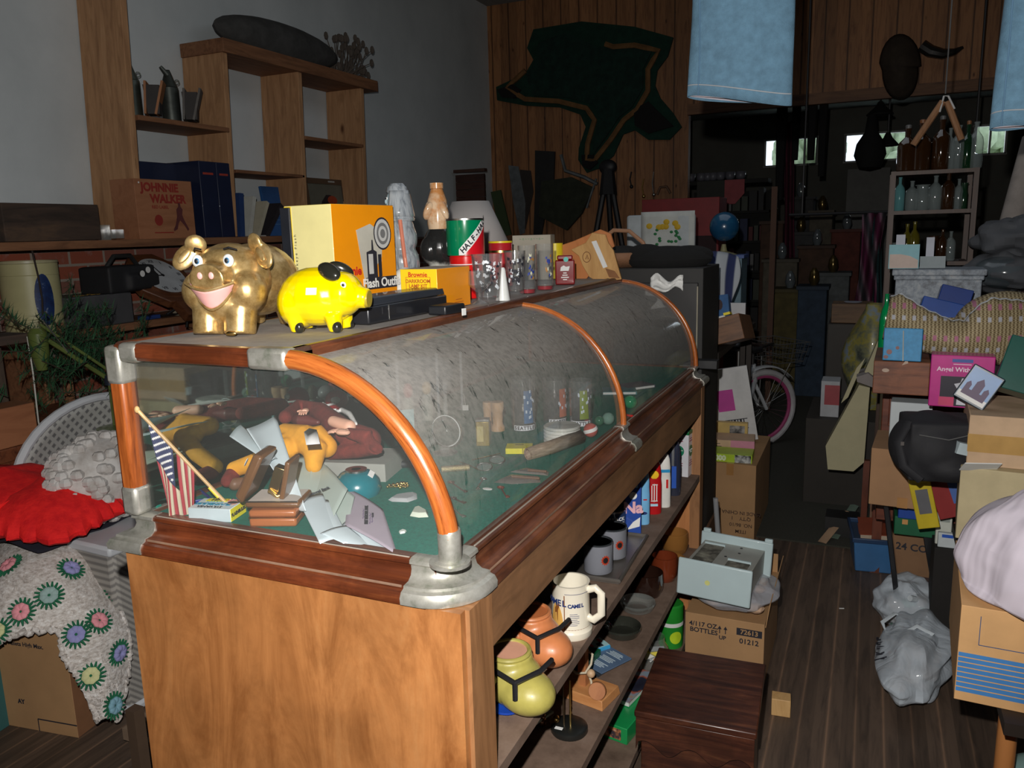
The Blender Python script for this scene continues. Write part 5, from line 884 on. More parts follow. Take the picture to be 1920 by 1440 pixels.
# ---------------- right-hand stock piles ----------------
ORW=wood((.35,.12,.03),(.5,.2,.06),'z',6,.5,6)
t=thing('work_table','dark table with orange wooden legs under the striped carton and the big plastic bag','table',(2.02,1.47,0)); part('table_top',G().box((0,0,.485),(.80,1.3,.03)),M((.02,.012,.008),.6),t)
for x,y in ((-.42,-.46),(-.30,-.50),(.35,-.6),(-.35,.6),(.35,.6)): part('leg',G().tube([(max(x,-.36),y,0),(max(x,-.36),y,.47)],.022,14),ORW,t)
solo('plastic_bag','small clear bag with teal pattern on the floor at lower right corner','plastic bag',G().ball((0,0,.12),(.16,.12,.13)),[glass((.35,.55,.52),.6,rough=.2)],(1.80,1.12,0))
s=(.42,.42,.235); sc_o=boxthing('cardboard_carton','brown carton with blue printed stripes, under the big white bag in the right foreground','carton',(1.945,.86,.50),s,R(-3),M((.58,.33,.14),.75,var=.08)); BS=M((.05,.2,.48),.6); g=G()
for i in range(8): g.box((0,-s[1]/2-.0004,.028+i*.0125),(s[0]-.004,.001,.0095 if i%1==0 else .004))
part('blue_stripes',g,BS,sc_o); g=G(); 
for x,z,w_,h_ in ((0,.145,.34,.0015),(-.17,.18,.0015,.07)): g.box((x,-s[1]/2-.0006,z),(w_,.001,h_))
part('printed_frame',g,M((.03,.08,.2),.6),sc_o); part('stamp_mark',G().box((-.02,-s[1]/2-.0008,.065),(.035,.001,.035)),INK,sc_o)
BIG=glass((.76,.69,.78),.80,rough=.16,edge=1.9,wr=.035)
bag('plastic_bag','large shiny white-lilac plastic bag slumped over the striped carton','',(.2,.2,.165),11) if 0 else None
g=G()
def bf(u,v):
    a=2*PI*u; b=-PI/2+PI*v; d=V((math.cos(a)*math.cos(b),math.sin(a)*math.cos(b),math.sin(b))); q=noise.noise(d*1.6+V((4,2,9)))+.3*noise.noise(d*3.5+V((1,5,2)))+.22*abs(noise.noise(V((d.x*2.2+d.z*5,d.y*1.5,(d.z-d.x)*2.5))))
    z=d.z*.20; x=d.x*.27*(1+.16*q); y=d.y*.24*(1+.16*q)
    if d.z<-.2: z=-.034+(d.z+.2)*.05+ (d.x*.0); 
    drape=max(0,d.x*.6-d.y*.75)*max(0,-d.z-.05)*.22
    return V((x,y,z*(1+.2*q)-drape))
g.grid(bf,72,44,0,cu=True)
bgo=solo('plastic_bag','large shiny white-lilac plastic bag slumped over the striped carton','plastic bag',g,BIG,(1.80,1.0,.80),R(0),sub=1)
DKG_=M((.012,.01,.009),.8)
# stack behind the bag
def bx3(name,label,cat,x0,x1,y,dep,z0,z1,mats,rz=0,fm=None,group=None,bev=.003,rot=None):
    s=(x1-x0,dep,z1-z0); o=thing(name,label,cat,((x0+x1)/2,y+dep/2,z0),rz,group,rot=rot); part('body',G().box((0,0,s[2]/2),s,fm or 0),mats,o,bev=bev); return o,s
BEI=M((.50,.42,.25),.8,var=.1); 
o,s=bx3('plastic_crate','teal green plastic box at the bottom of the carton stack','box',1.62,2.05,1.58,.34,.50,.64,M((.0,.30,.22),.4))
o,s=bx3('cardboard_carton','beige carton with a torn corner flap, lower of the two behind the big bag','carton',1.59,2.05,1.56,.36,.64,.865,BEI,R(-5)); part('torn_flap',G().at((-s[0]/2+.05,-s[1]/2-.01,s[2]+.01),(R(-40),0,R(20))).box((0,0,0),(.1,.05,.003)),PAPER,o); tape(o,s,M((.45,.36,.2),.5))
o,s=bx3('cardboard_carton','beige carton wrapped in shiny brown tape, upper of the two behind the big bag','carton',1.60,2.08,1.60,.34,.865,1.02,M((.55,.38,.24),.8),R(-3)); part('tape',G().box((0,-s[1]/2-.0006,.07),(s[0],.001,.055)),M((.5,.3,.1),.2,coat=.8),o); part('tape',G().box((-s[0]/2-.0006,0,.07),(.001,s[1],.055)),M((.5,.3,.1),.2,coat=.8),o)
o,s=bx3('gift_box','dark green box with upside-down white Noahs Ark lettering leaning on the top carton','box',1.66,2.0,1.74,.09,1.03,1.2,M((.01,.09,.07),.3,coat=.5),rot=(R(-20),R(14),R(-8))); 
text(o,'Noahs Ark\nTrinket Box',.042,(.02,-s[1]/2-.0008,.085),(PI/2,PI,0),INKW,bold=.0008)
o,s=bx3('gift_box','small box with a blue castle photo leaning in front of the green box','box',1.545,1.64,1.70,.035,1.035,1.15,M((.03,.05,.07),.35),rot=(R(-10),R(28),R(-10))); part('photo',G().box((0,-.0182,.058),(.085,.001,.1)),M((.12,.25,.5),.4),o); part('towers',G().at((0,-.019,.02),(PI/2,0,0)).prism([(-.035,0),(-.035,.035),(-.028,.045),(-.02,.035),(-.02,.02),(-.012,.02),(-.012,.05),(0,.066),(.012,.05),(.012,.02),(.018,.02),(.018,.035),(.026,.045),(.034,.035),(.034,0)],.0008),M((.08,.04,.1),.5),o); part('snow',G().box((0,-.0192,.018),(.084,.001,.02)),WHT,o)
o,s=bx3('gift_box','magenta box with white Angel With Harp lettering and angel picture','box',1.50,1.685,1.90,.08,.98,1.155,M((.55,.03,.25),.35,coat=.4),R(-4)); text(o,'Angel With Harp',.021,(0,-.0412,.128),FR,M((.85,.7,.8),.5),bold=.0004); lines(o,0,.146,.08,1,.01,'f',-.0408,M((.8,.5,.65),.5)); part('blue_badge',G().box((0,-.0406,.158),(.06,.001,.011)),M((.05,.1,.35),.5),o)
part('picture_panel',G().box((.005,-.0406,.055),(.13,.001,.10)),M((.02,.015,.03),.4),o); part('angel_picture',G().at((.01,-.0412,.01),(PI/2,0,0)).prism([(-.02,0),(-.018,.05),(-.03,.07),(-.012,.075),(-.008,.09),(.004,.09),(.012,.078),(.02,.09),(.034,.088),(.036,.07),(.022,.055),(.02,0)],.0008),M((.6,.6,.66),.5),o); part('pink_foot',G().box((-.04,-.041,.02),(.045,.001,.03)),M((.6,.05,.15),.5),o)
# backpack
o=thing('backpack','black padded backpack with grey-white paper pages sticking out, on the shelf of boxes','backpack',(1.52,1.72,.79),R(10)); BK=M((.012,.012,.015),.75,bmp=.3)
blob('body',G().box((.0,0,.10),(.20,.18,.19)).ball((-.02,0,.1),(.125,.12,.115)).ball((.02,-.05,.05),(.09,.08,.05)),BK,o,.009,5); part('strap',G().tube([(-.10,-.06,.19),(-.135,-.09,.13),(-.12,-.11,.06),(-.07,-.12,.02)],.014,10,flat=.5),BK,o); part('pages',G().at((.07,-.085,.115),(0,R(14),R(8))).box((0,0,0),(.1,.06,.035)),M((.42,.5,.53),.6),o); part('buckle',G().box((-.125,-.1,.13),(.01,.006,.012)),STEEL,o); part('zip_line',G().tube([(-.08,-.105,.16),(0,-.118,.15),(.08,-.105,.17)],.002,6),M((.1,.1,.1),.4),o)
# dresser with things on it
DR=wood((.07,.018,.010),(.17,.045,.022),'x',6,.45,8,coat=.2,c3=(.24,.08,.04)); DRV=wood((.07,.018,.010),(.17,.045,.022),'z',6,.45,8,coat=.2)
dr=thing('dresser','dark red wooden dresser on square legs behind the taped brown carton','dresser',(1.62,2.78,0)); part('carcass',G().box((0,.0,.63),(.50,.56,.56)),DR,dr,bev=.004); part('top',G().box((0,0,.925),(.54,.60,.03)),DR,dr,bev=.004)
for i,z in enumerate((.83,.67,.51)):
    d=part('drawer',G().box((0,-.287,z),(.45,.02,.13)),DR,dr,bev=.003); part('knob',G().ball((-.1,-.305,z),.013),BRASS,d)
for x in (-.235,.235):
    for y in (.0,.26): part('leg',G().box((x,y,.18),(.04,.04,.36)),DRV,dr)
o,s=bx3('open_crate','worn red-brown wooden drawer with chipped edge on the dresser','drawer',P(1638,745,y=1.99).x,P(1744,745,y=1.99).x,1.99,.34,P(1700,745,y=1.95).z,P(1700,682,y=1.95).z,wood((.11,.035,.02),(.24,.085,.04),'x',6,.55,8,dirt=.4),R(-2)); part('chip_marks',G().at((-.05,-s[1]/2-.0005,.085),(PI/2,0,0)).prism(ell(9,.012,.007),.001).prism([(.05,.02),(.07,.028),(.066,.045)],.001),M((.5,.38,.3),.8),o)
BZ_=P(1700,682,y=1.95).z; o,s=bx3('blue_carton','bag','bag',P(1655,680,y=1.98).x,P(1728,680,y=1.98).x,1.98,.06,BZ_,P(1690,618,y=1.98).z,M((.05,.27,.52),.6,var=.15,sc_=60),rot=(R(-8),0,R(-4))); o['label']='bright blue speckled paper bag with a pale string, standing on the worn drawer'; o.name='paper_bag'; part('string',G().tube([(.005,-.037,.0),(.0,-.037,.105)],.0018,6),M((.5,.5,.45),.7),o); part('printed_dots',G().at((-.04,-.0356,.03),(PI/2,0,0)).prism(ell(12,.009,.009),.001).at((-.015,-.0356,.045),(PI/2,0,0)).prism(ell(12,.006,.006),.001).at((-.05,-.0356,.012),(PI/2,0,0)).prism(ell(12,.008,.006),.001),M((.25,.12,.12),.6),o)
MRB=pattern(lambda n: ramp(n,nz(n,coords(n),26,6,.75),[(.35,(.14,.15,.17)),(.5,(.28,.32,.37)),(.62,(.42,.45,.48)),(.75,(.3,.2,.16))]),.6)
o,s=bx3('painted_box','grey-blue crackle painted box with moulded lid holding greeting cards','box',1.40,1.72,2.72,.2,.94,P(1700,505,y=2.73).z-.025,MRB,R(-2)); part('lid',G().box((0,-.0,s[2]+.012),(s[0]+.03,s[1]+.03,.026)).box((0,0,s[2]-.01),(s[0]+.015,s[1]+.015,.02)),MRB,o,bev=.005)
def card(label,L,Rr,top,base,y,m,z0,pic=None,rx=-6):
    a=P(L,base,y=y); b=P(Rr,base,y=y); c=P(L,top,y=y); s=(b.x-a.x,.004,c.z-z0); o=thing('greeting_card',label,'card',((a.x+b.x)/2,y,z0),rot=(R(rx),0,0)); part('body',G().box((0,0,s[2]/2),s),m,o)
    if pic: part('picture',G().at((0,-.0025,0),(PI/2,0,0)).prism([(-s[0]*.47,.002),(s[0]*.47,.002),(s[0]*.47,s[2]*.35),(s[0]*.2,s[2]*.52),(-s[0]*.1,s[2]*.6),(-s[0]*.47,s[2]*.6)],.0008),pic,o)
    return o,s
LZ=P(1700,505,y=2.73).z+.003
c1,s=card('pale aqua greeting card with a peach dune picture, front on the painted box',1665,1722,459,505,2.73,M((.25,.5,.56),.6),LZ,M((.6,.48,.42),.6)); text(c1,'With Our\nSympathy',.011,(0,-.003,s[2]*.82),FR,M((.1,.3,.4),.6)) if 0 else None
card('small white card standing behind the aqua card',1680,1697,440,460,2.80,M((.5,.52,.6),.6),LZ); card('tall white card with a blue edge right of the aqua card',1735,1750,445,490,2.82,M((.5,.52,.6),.6),LZ); card('grey-blue embossed card lying low beside the aqua card',1724,1772,480,505,2.75,M((.33,.38,.4),.7),LZ,rx=-20)
# straw hat
def straw(n):
    s=sepc(n,'UV') if 0 else sepc(n); a=math_(n,'SINE',math_(n,'MULTIPLY',s[2],420)); b=math_(n,'SINE',math_(n,'ADD',math_(n,'MULTIPLY',s[0],520),math_(n,'MULTIPLY',a,1.5)))
    base=ramp(n,math_(n,'MULTIPLY_ADD',math_(n,'MULTIPLY',a,b),.5,.5),[(.2,(.14,.10,.05)),(.55,(.36,.28,.15)),(.9,(.5,.42,.27))])
    c=math_(n,'SINE',math_(n,'MULTIPLY',s[2],60)); pk=ramp(n,c,[(.78,(0,0,0)),(.9,(1,1,1))]); d=ramp(n,math_(n,'SINE',math_(n,'MULTIPLY',s[0],190)),[(.4,(0,0,0)),(.55,(1,1,1))])
    base=mixc(n,math_(n,'MULTIPLY',pk,d),base,(.45,.17,.26)); wv=ramp(n,math_(n,'SINE',math_(n,'MULTIPLY_ADD',s[2],60,2.4)),[(.84,(0,0,0)),(.94,(1,1,1))]); return mixc(n,math_(n,'MULTIPLY',wv,d),base,(.5,.5,.55))
STR=pattern(straw,.7,bmp=.5)
hy=2.2; HO=P(1800,640,y=hy); hat=thing('straw_hat','large woven straw hat with pink and white braid lying upturned over the boxes','hat',HO)
def lerp_tab(t,tab):
    for (a,va),(b,vb) in zip(tab,tab[1:]):
        if t<=b: return va+(vb-va)*(t-a)/(b-a)
    return tab[-1][1]
TT=[(0,556),(.06,552),(.2,580),(.36,602),(.44,602),(.52,575),(.6,560),(1,570)]; BT=[(0,635),(.2,658),(.5,676),(1,698)]
def brim(u,v):
    x=1655+u*330; y=lerp_tab(u,BT)*(1-v)+lerp_tab(u,TT)*v+math.sin(u*90)*1.2*v; yy=hy-.10*math.sin(PI*min(1,u*1.1+.05))-.05*math.sin(v*PI)+.03*v; return P(x+8*v*(1-u)*2,y,y=yy)-HO
part('brim',G().grid(brim,60,14),STR,hat,solid=.008); part('crown',G().grid(lambda u,v:(P(1885,612,y=hy+.10)-HO)+V((.17*math.cos(u*2*PI)*math.cos(v*PI/2),.15*math.sin(u*2*PI)*math.cos(v*PI/2),.145*math.sin(v*PI/2)-.02)),40,14,cu=True),STR,hat,solid=.006)
part('rim_braid',G().tube([brim(i/50,1) for i in range(51)],.005,8),M((.45,.48,.52),.8,bmp=.5),hat)
part('back_brim',G().grid(lambda u,v: P(1665+u*300,600-10*v,y=hy+.12+.1*v)-HO,12,4),STR,hat,solid=.006)
o,s=bx3('light_box','blue cardboard light carton with upside-down white print lying inside the hat','box',P(1715,600,y=2.34).x,P(1795,600,y=2.34).x,2.34,.07,P(1750,615,y=2.34).z,P(1750,565,y=2.34).z,M((.01,.06,.3),.4,coat=.3),rot=(R(-15),R(14),0)); text(o,'13" Light',.026,(.01,-.036,.03),(PI/2,PI,0),M((.6,.65,.75),.5)); 
o,s=bx3('light_box','second dark blue carton behind the first, inside the straw hat','box',P(1750,585,y=2.44).x,P(1812,585,y=2.44).x,2.44,.06,P(1780,590,y=2.44).z,P(1780,540,y=2.44).z,M((.01,.04,.22),.4,coat=.3),rot=(R(-15),R(14),0))
solo('orange_plank','orange-brown wooden slat tucked under the blue carton in the hat','slat',G().box((0,0,0),(.2,.03,.02)),ORW,tuple(P(1735,592,y=2.28)),rot=(0,R(18),0))
solo('ceramic_figurine','small tan figurine peeking out beside the blue carton','figurine',G().lathe([(.04,0),(.05,.01),(.035,.1),(.03,.2),(.02,.25),(.025,.28),(.02,.31),(0,.325)],16).ball((.018,-.01,.24),(.01,.01,.03)),M((.4,.28,.17),.4,coat=.5),(P(1706,560,y=2.62).x,2.64,.94))
q_=P(1661,590,y=2.58); solo('green_bottle','shiny green glass bottle standing left of the straw hat','bottle',G().lathe([(.022,0),(.024,.01),(.024,q_.z-.94-.02),(.018,q_.z-.94+.02),(.008,q_.z-.94+.05),(.008,q_.z-.94+.09)],18),M((.0,.28,.08),.1,coat=1),(q_.x,2.54,.94))
# white box, brown taped carton, stacks under
o,s=bx3('white_box','plain white box standing on the taped brown carton','box',1.395,1.535,2.18,.1,.765,.93,M((.55,.6,.62),.5,var=.03),R(-3))
o,s=bx3('cardboard_carton','square brown carton with tape tabs, stacked on the game boxes beside the dresser','carton',1.345,1.575,2.1,.3,.545,.765,M((.36,.2,.10),.8,var=.08),R(-4)); tape(o,s,M((.4,.2,.07),.4),w_=.035); part('tape_tab',G().box((0,-s[1]/2-.0006,.02),(.035,.001,.04)),M((.4,.2,.07),.4),o)
CD=M((.24,.13,.065),.8,var=.1); o,s=bx3('cardboard_carton','brown snack carton printed 24 COUNT on the floor behind the knotted bags','carton',1.45,1.78,2.42,.3,0,.33,CD,R(-4)); T(o,'24 COUNT',.042,-.05,.27,0,sz=s,bold=.001); part('logo_panel',G().box((.03,-s[1]/2-.0004,.12),(.24,.001,.062)),M((.05,.025,.02),.6),o); text(o,'SNICKERS',.048,(.03,-s[1]/2-.0012,.12),FR,CD,bold=.0018,shear=.25)
o,s=bx3('toy_packet','yellow and multicolour packet lying on top of the snack carton','packet',1.46,1.64,2.4,.16,.33,.375,pattern(lambda n: ramp(n,nz(n,coords(n),28,2),[(.38,(.1,.25,.05)),(.46,(.6,.45,.02)),(.56,(.65,.4,.02)),(.62,(.3,.03,.05))]),.4,coat=.4))
o,s=bx3('game_box','flat green box under the blue puzzle box','box',1.435,1.61,2.28,.2,.375,.45,M((.01,.12,.05),.5)); part('rainbow_square',G().box((-.05,-.1006,.055),(.02,.001,.02)),M((.6,.3,.1),.5),o)
o,s=bx3('puzzle_box','blue and white picture box on the flat green box','box',1.445,1.6,2.26,.18,.45,.54,M((.02,.07,.35),.4)); part('pale_panels',G().box((-.03,-.0906,.075),(.06,.001,.022)).box((.045,-.0906,.07),(.06,.001,.03)).box((.035,-.0906,.025),(.055,.001,.035)),M((.45,.52,.55),.5),o)
o,s=bx3('chain_box','tall yellow box with dark print leaning between black frames','box',1.50,1.57,1.98,.12,.52,.69,M((.55,.42,.02),.4),rot=(0,R(-14),0)); part('dark_print',G().box((0,-.0606,.1),(.04,.001,.09)),M((.12,.12,.13),.5),o)
o,s=bx3('puzzle_box','red and blue boxed game behind the yellow box','box',1.57,1.68,2.05,.14,.55,.70,M((.28,.03,.03),.4),rot=(0,R(-20),0)); part('blue_panel',G().box((.02,-.0706,.09),(.03,.001,.08)),M((.08,.15,.4),.4),o)
solo('neon_ruler','pale blue and pink plastic strips crossed on the dark boxes','ruler',G().box((0,0,.03),(.02,.006,.085)).box((.0,0,-.012),(.06,.006,.018),1),[M((.25,.45,.65),.4),M((.65,.12,.15),.4)],P(1815,885,y=1.9),0)
for i,(q,lb) in enumerate((((1.47,2.22,.0,.60,-9),'black flat frame leaning left of the yellow box'),((1.62,2.30,.0,.52,-12),'glossy black case leaning right of the yellow box'))):
    x,y,z0,z1,a=q; bx3('black_board' if i==0 else 'black_case',lb,'board' if i==0 else 'case',x,x+(.02 if i==0 else .09),y,.16,z0,z1,M((.012,.012,.014),.3,coat=.6),rot=(0,R(a),0))
LG_=P(1775,1031,y=2.13).z
o,s=bx3('wooden_ledge','dark low bookcase carrying the small packets behind the black case','bookcase',P(1752,1030,y=2.14).x,1.95,2.14,.14,0,LG_,DKG_)
o,s=pxbox('memo_pad','small white pad with blue heading on the dark ledge','pad',1757,1793,1000,1031,2.15,.02,M((.55,.6,.62),.6),z0=LG_); done(o); part('blue_heading',G().box((0,-.0106,s[2]*.8),(s[0]*.6,.001,.012)),BLU,o)
o,s=pxbox('medicine_box','white and blue medicine packet behind the white pad','packet',1754,1784,938,1000,2.18,.03,M((.6,.62,.55),.5),z0=LG_); done(o); part('blue_print',G().box((0,-.0156,s[2]*.85),(s[0]*.8,.001,.025)).box((0,-.0156,s[2]*.6),(s[0]*.7,.001,.03),1),[M((.05,.12,.5),.5),M((.3,.33,.3),.6)],o)
solo('yellow_sponge','small yellow block at the foot of the black case','block',G().box((0,0,.015),(.05,.03,.03)),M((.5,.36,.08),.8),(1.55,1.66,.33)) if 0 else None
# blue bin with red book
o=thing('storage_bin','blue plastic storage bin with a lid rim holding a red-brown book, on the floor','storage bin',(1.375,2.88,0),R(6)); BB=M((.05,.16,.36),.4,coat=.2)
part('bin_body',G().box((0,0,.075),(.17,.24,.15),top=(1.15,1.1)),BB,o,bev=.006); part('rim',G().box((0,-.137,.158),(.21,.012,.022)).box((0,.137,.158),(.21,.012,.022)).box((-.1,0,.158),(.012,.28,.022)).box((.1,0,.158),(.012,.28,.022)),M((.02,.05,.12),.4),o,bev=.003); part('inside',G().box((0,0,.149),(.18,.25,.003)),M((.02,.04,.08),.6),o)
bk=thing('book','red-brown hardback book lying in the blue storage bin','book',(1.385,2.87,.152),rot=(R(4),R(-3),R(4))); part('pages',G().box((0,0,.018),(.145,.19,.028)),M((.5,.4,.3),.8),bk); part('cover',G().box((0,.003,.034),(.15,.195,.004)).box((0,.003,.002),(.15,.195,.004)),M((.26,.05,.02),.6),bk)
for a,b,c,lb in (((1541,1020),(1588,962),M((.36,.23,.14),.8),'pale bare wooden lath lying on the floor left of the blue bin'),((1563,1012),(1602,950),M((.12,.17,.13),.8),'green-grey wooden lath leaning by the blue bin')):
    p=P(*a,z=0); q=P(*b,z=.10); d=q-p; solo('wooden_lath',lb,'lath',G().at((0,0,0)).tube([(0,0,.008),tuple(d+V((0,0,.008)))],.022,4,flat=.25),c,tuple(p))
o,s=bx3('cardboard_carton','brown carton with red print on the floor behind the blue bin','carton',1.36,1.60,3.08,.18,0,.34,M((.24,.13,.08),.8),R(-3)); text(o,'FRAGILE',.04,(0,-s[1]/2-.0008,.2),FR,M((.35,.05,.04),.7)) if 0 else None
# cream dollhouse panels
CRW=M((.46,.42,.26),.7,var=.06); hy2=3.15
def ppoly(pts,y,th): 
    a=[P(*q,y=y) for q in pts]; return a
dh=thing('dollhouse_roof','cream painted angled wooden dollhouse gable with grey ledge, standing on a black block','dollhouse',P(1600,900,y=hy2)); dh.location.z=0
def pprism(name,pts,y,th,m,par,**k):
    a=[P(*q,y=y)-par.location for q in pts]; n=len(a); g=G().add([tuple(x) for x in a]+[(x.x,x.y+th,x.z) for x in a],[tuple(range(n)),tuple(range(2*n-1,n-1,-1))]+[(i,(i+1)%n,(i+1)%n+n,i+n) for i in range(n)]); return part(name,g,m,par,**k)
pprism('panel',[(1548,836),(1552,880),(1600,884),(1620,867),(1631,727),(1611,722)],hy2,.12,CRW,dh); pprism('panel',[(1648,635),(1666,634),(1637,704),(1621,698)],hy2,.10,CRW,dh); pprism('panel',[(1606,690),(1622,672),(1590,745),(1577,756)],hy2+.05,.03,CRW,dh); pprism('ledge',[(1606,707),(1628,700),(1655,722),(1652,732),(1607,716)],hy2-.04,.2,M((.27,.24,.23),.8),dh)
g=G().box((0,0,.02),(.15,.12,.04)); a=P(1555,900,y=hy2)-dh.location; part('block',G().box((a.x+.07,.06,.055+0),(.16,.13,.11)),M((.015,.015,.015),.5),dh); part('leg',G().box((a.x+.17,.1,.2),(.03,.03,.4)),DRV,dh)
# bag with yellow things, boxes behind
o,s=pxbox('photo_print_box','white box with a red printed panel standing in the aisle behind the cream gable','box',1537,1572,715,782,3.72,.16,M((.42,.43,.45),.5)); bx3('low_box','dark low box under the scrap bag and the red-panelled box','box',o.location.x-.12,o.location.x+.42,3.66,.62,0,o.location.z-.001,M((.03,.025,.02),.7)); done(o); part('red_panel',G().box((.01,-s[1]/2-.0006,s[2]*.62),(s[0]*.8,.001,s[2]*.55)),M((.35,.05,.06),.5),o); T(o,'MARLO',.05,0,s[2]*.2,0,M((.2,.3,.35),.6),sz=s) if 0 else None
bo=P(1595,690,y=4.0); bag('plastic_bag','clear bag of yellow and green scraps beyond the cream gable','',(.1,.1,.1),2) if 0 else None
YG=pattern(lambda n: ramp(n,nz(n,coords(n),9,4),[(.38,(.05,.06,.05)),(.48,(.16,.17,.10)),(.56,(.3,.26,.05)),(.66,(.2,.26,.33))]),.4,coat=.6)
o=solo('plastic_bag','tall clear bag of yellow and green scraps beyond the cream gable','plastic bag',G().grid(lambda u,v:V(((.14+.03*math.sin(v*7+u*9))*math.cos(2*PI*u)*math.sin(PI*min(.97,v*.9+.1))**.4,.14*math.sin(2*PI*u)*math.sin(PI*min(.97,v*.9+.1))**.4,.62*v)),28,20,cu=True),YG,(1.33,4.06,P(1555,782,y=3.72).z),0)
o,s=pxbox('wine_crate','dark brown wooden crate with a paper dish on top, above the scrap bag','crate',1558,1636,570,606,4.35,.22,wood((.06,.03,.015),(.15,.08,.035),'x',6,.6,8)); done(o); part('paper_dish',G().lathe([(.05,0),(.055,.004)],20,(0,0,s[2]+.001)),M((.33,.34,.4),.6),o)
o,s=pxbox('file_cabinet','dark low cabinet carrying the wooden crate in the back room aisle','cabinet',1548,1650,606,700,4.3,.4,M((.03,.025,.02),.6),z0=0,z1=P(1597,606,y=4.35).z-.002); done(o); 
solo('doll_face_toy','small pinkish doll head on the crate edge','toy',G().ball((0,0,0),.03).ball((.05,.02,.01),.025),M((.4,.15,.1),.6),P(1536,590,y=4.0)) if 0 else None
# ---------------- bottle shelf ----------------
bs=thing('bottle_rack','tall open wooden rack of old bottles behind the cards','shelf unit',(1.6,3.45,0)); y0=3.3
X0=P(1676,320,y=y0).x; X1=P(1832,320,y=y0).x; RW=wood((.028,.011,.005),(.06,.025,.012),'z',6,.5,8); cx=(X0+X1)/2; bs.location.x=cx
zs=[P(1750,q,y=y0).z for q in (318,393,490,560,640)]
for x in (X0,X1): 
    for y in (-.14,.14): part('post',G().box((x-cx,y,zs[0]/2),(.022,.022,zs[0])),RW,bs)
for z in zs+[.4,.12]: part('shelf_board',G().box((0,0,z-.01),(X1-X0,.30,.018)),RW,bs)
def bprof(r,h,neck=.32): return [(r*.9,0),(r,.006),(r,h*.58),(r*.85,h*.68),(r*neck,h*.8),(r*neck,h*.96),(r*neck*1.25,h*.96),(r*neck*1.25,h)]
BC={'brown':M((.03,.012,.004),.06,coat=1,spec=1),'green':M((.006,.03,.012),.06,coat=1,spec=1),'clear':glass((.35,.42,.42),.22,rough=.04,edge=1.9),'aqua':glass((.15,.4,.42),.4,rough=.04,edge=1.9),'olive':M((.10,.085,.008),.06,coat=1,spec=1)}
rows=[(zs[0],[(1694,'brown',34,.2),(1720,'brown',34,.22),(1757,'brown',32,.23),(1773,'clear',18,.19),(1789,'clear',26,.2),(1806,'green',24,.2),(1821,'clear',26,.21)],'on the top board'),(zs[1],[(1685,'aqua',18,.16),(1708,'clear',22,.14),(1728,'clear',26,.12),(1752,'clear',24,.16),(1776,'brown',24,.17),(1796,'clear',18,.14),(1806,'green',14,.12)],'on the second board'),(zs[2],[(1684,'clear',16,.09),(1704,'olive',20,.18),(1718,'olive',20,.19),(1756,'brown',20,.12),(1772,'brown',18,.15),(1788,'clear',18,.14)],'on the third board'),(zs[3],[(1760,'brown',22,.1),(1778,'brown',20,.12),(1794,'green',20,.1)],'on the fourth board')]
wd={'brown':'dark brown','green':'dark green','clear':'clear','aqua':'aqua','olive':'olive gold'}; od=['first','second','third','fourth','fifth','sixth','seventh']
for z,items,where in rows:
    for i,(px,c,wpx,h_) in enumerate(items):
        p=P(px,400,y=y0+.02); r_=wpx*U(p)/2; o=thing('glass_bottle','%s glass bottle %s of the rack, %s from the left'%(wd[c],where,od[i]),'bottle',(p.x,y0+.06,z),0,'bottles on the rack'); part('bottle_body',G().lathe(bprof(r_,h_,.3 if h_>.13 else .8),20) if c in('brown','green','olive') else G().open_lathe(bprof(r_,h_,.3 if h_>.13 else .8),20),BC[c],o)
        if c in ('brown','green') and h_>.18: part('stopper',G().lathe([(r_*.3,0),(r_*.34,.014),(r_*.2,.018)],12,(0,0,h_)),M((.2,.08,.03) if i%2 else (.1,.1,.1),.5),o)
# wooden hanger frame above the bottles
HW=wood((.16,.07,.03),(.3,.15,.07),'z',6,.6,6); hp=thing('wooden_hanger','wooden A-shaped hanger on a white hook above the bottle rack','hanger',P(1772,185,y=3.0)); O=hp.location
part('arm',G().tube([P(1768,190,y=3.0)-O,P(1712,272,y=3.0)-O],.014,8),HW,hp); part('arm',G().tube([P(1776,190,y=3.0)-O,P(1803,262,y=3.0)-O],.014,8),HW,hp); part('hook',G().tube([P(1762,210,y=2.99)-O,P(1770,180,y=2.99)-O,P(1778,180,y=2.99)-O,P(1790,204,y=2.99)-O],.004,8),M((.5,.5,.5),.5),hp); part('cord',G().tube([V((0,0,.02)),V((0,0,4.0-O.z))],.003,6),M((.1,.1,.1),.7),hp)
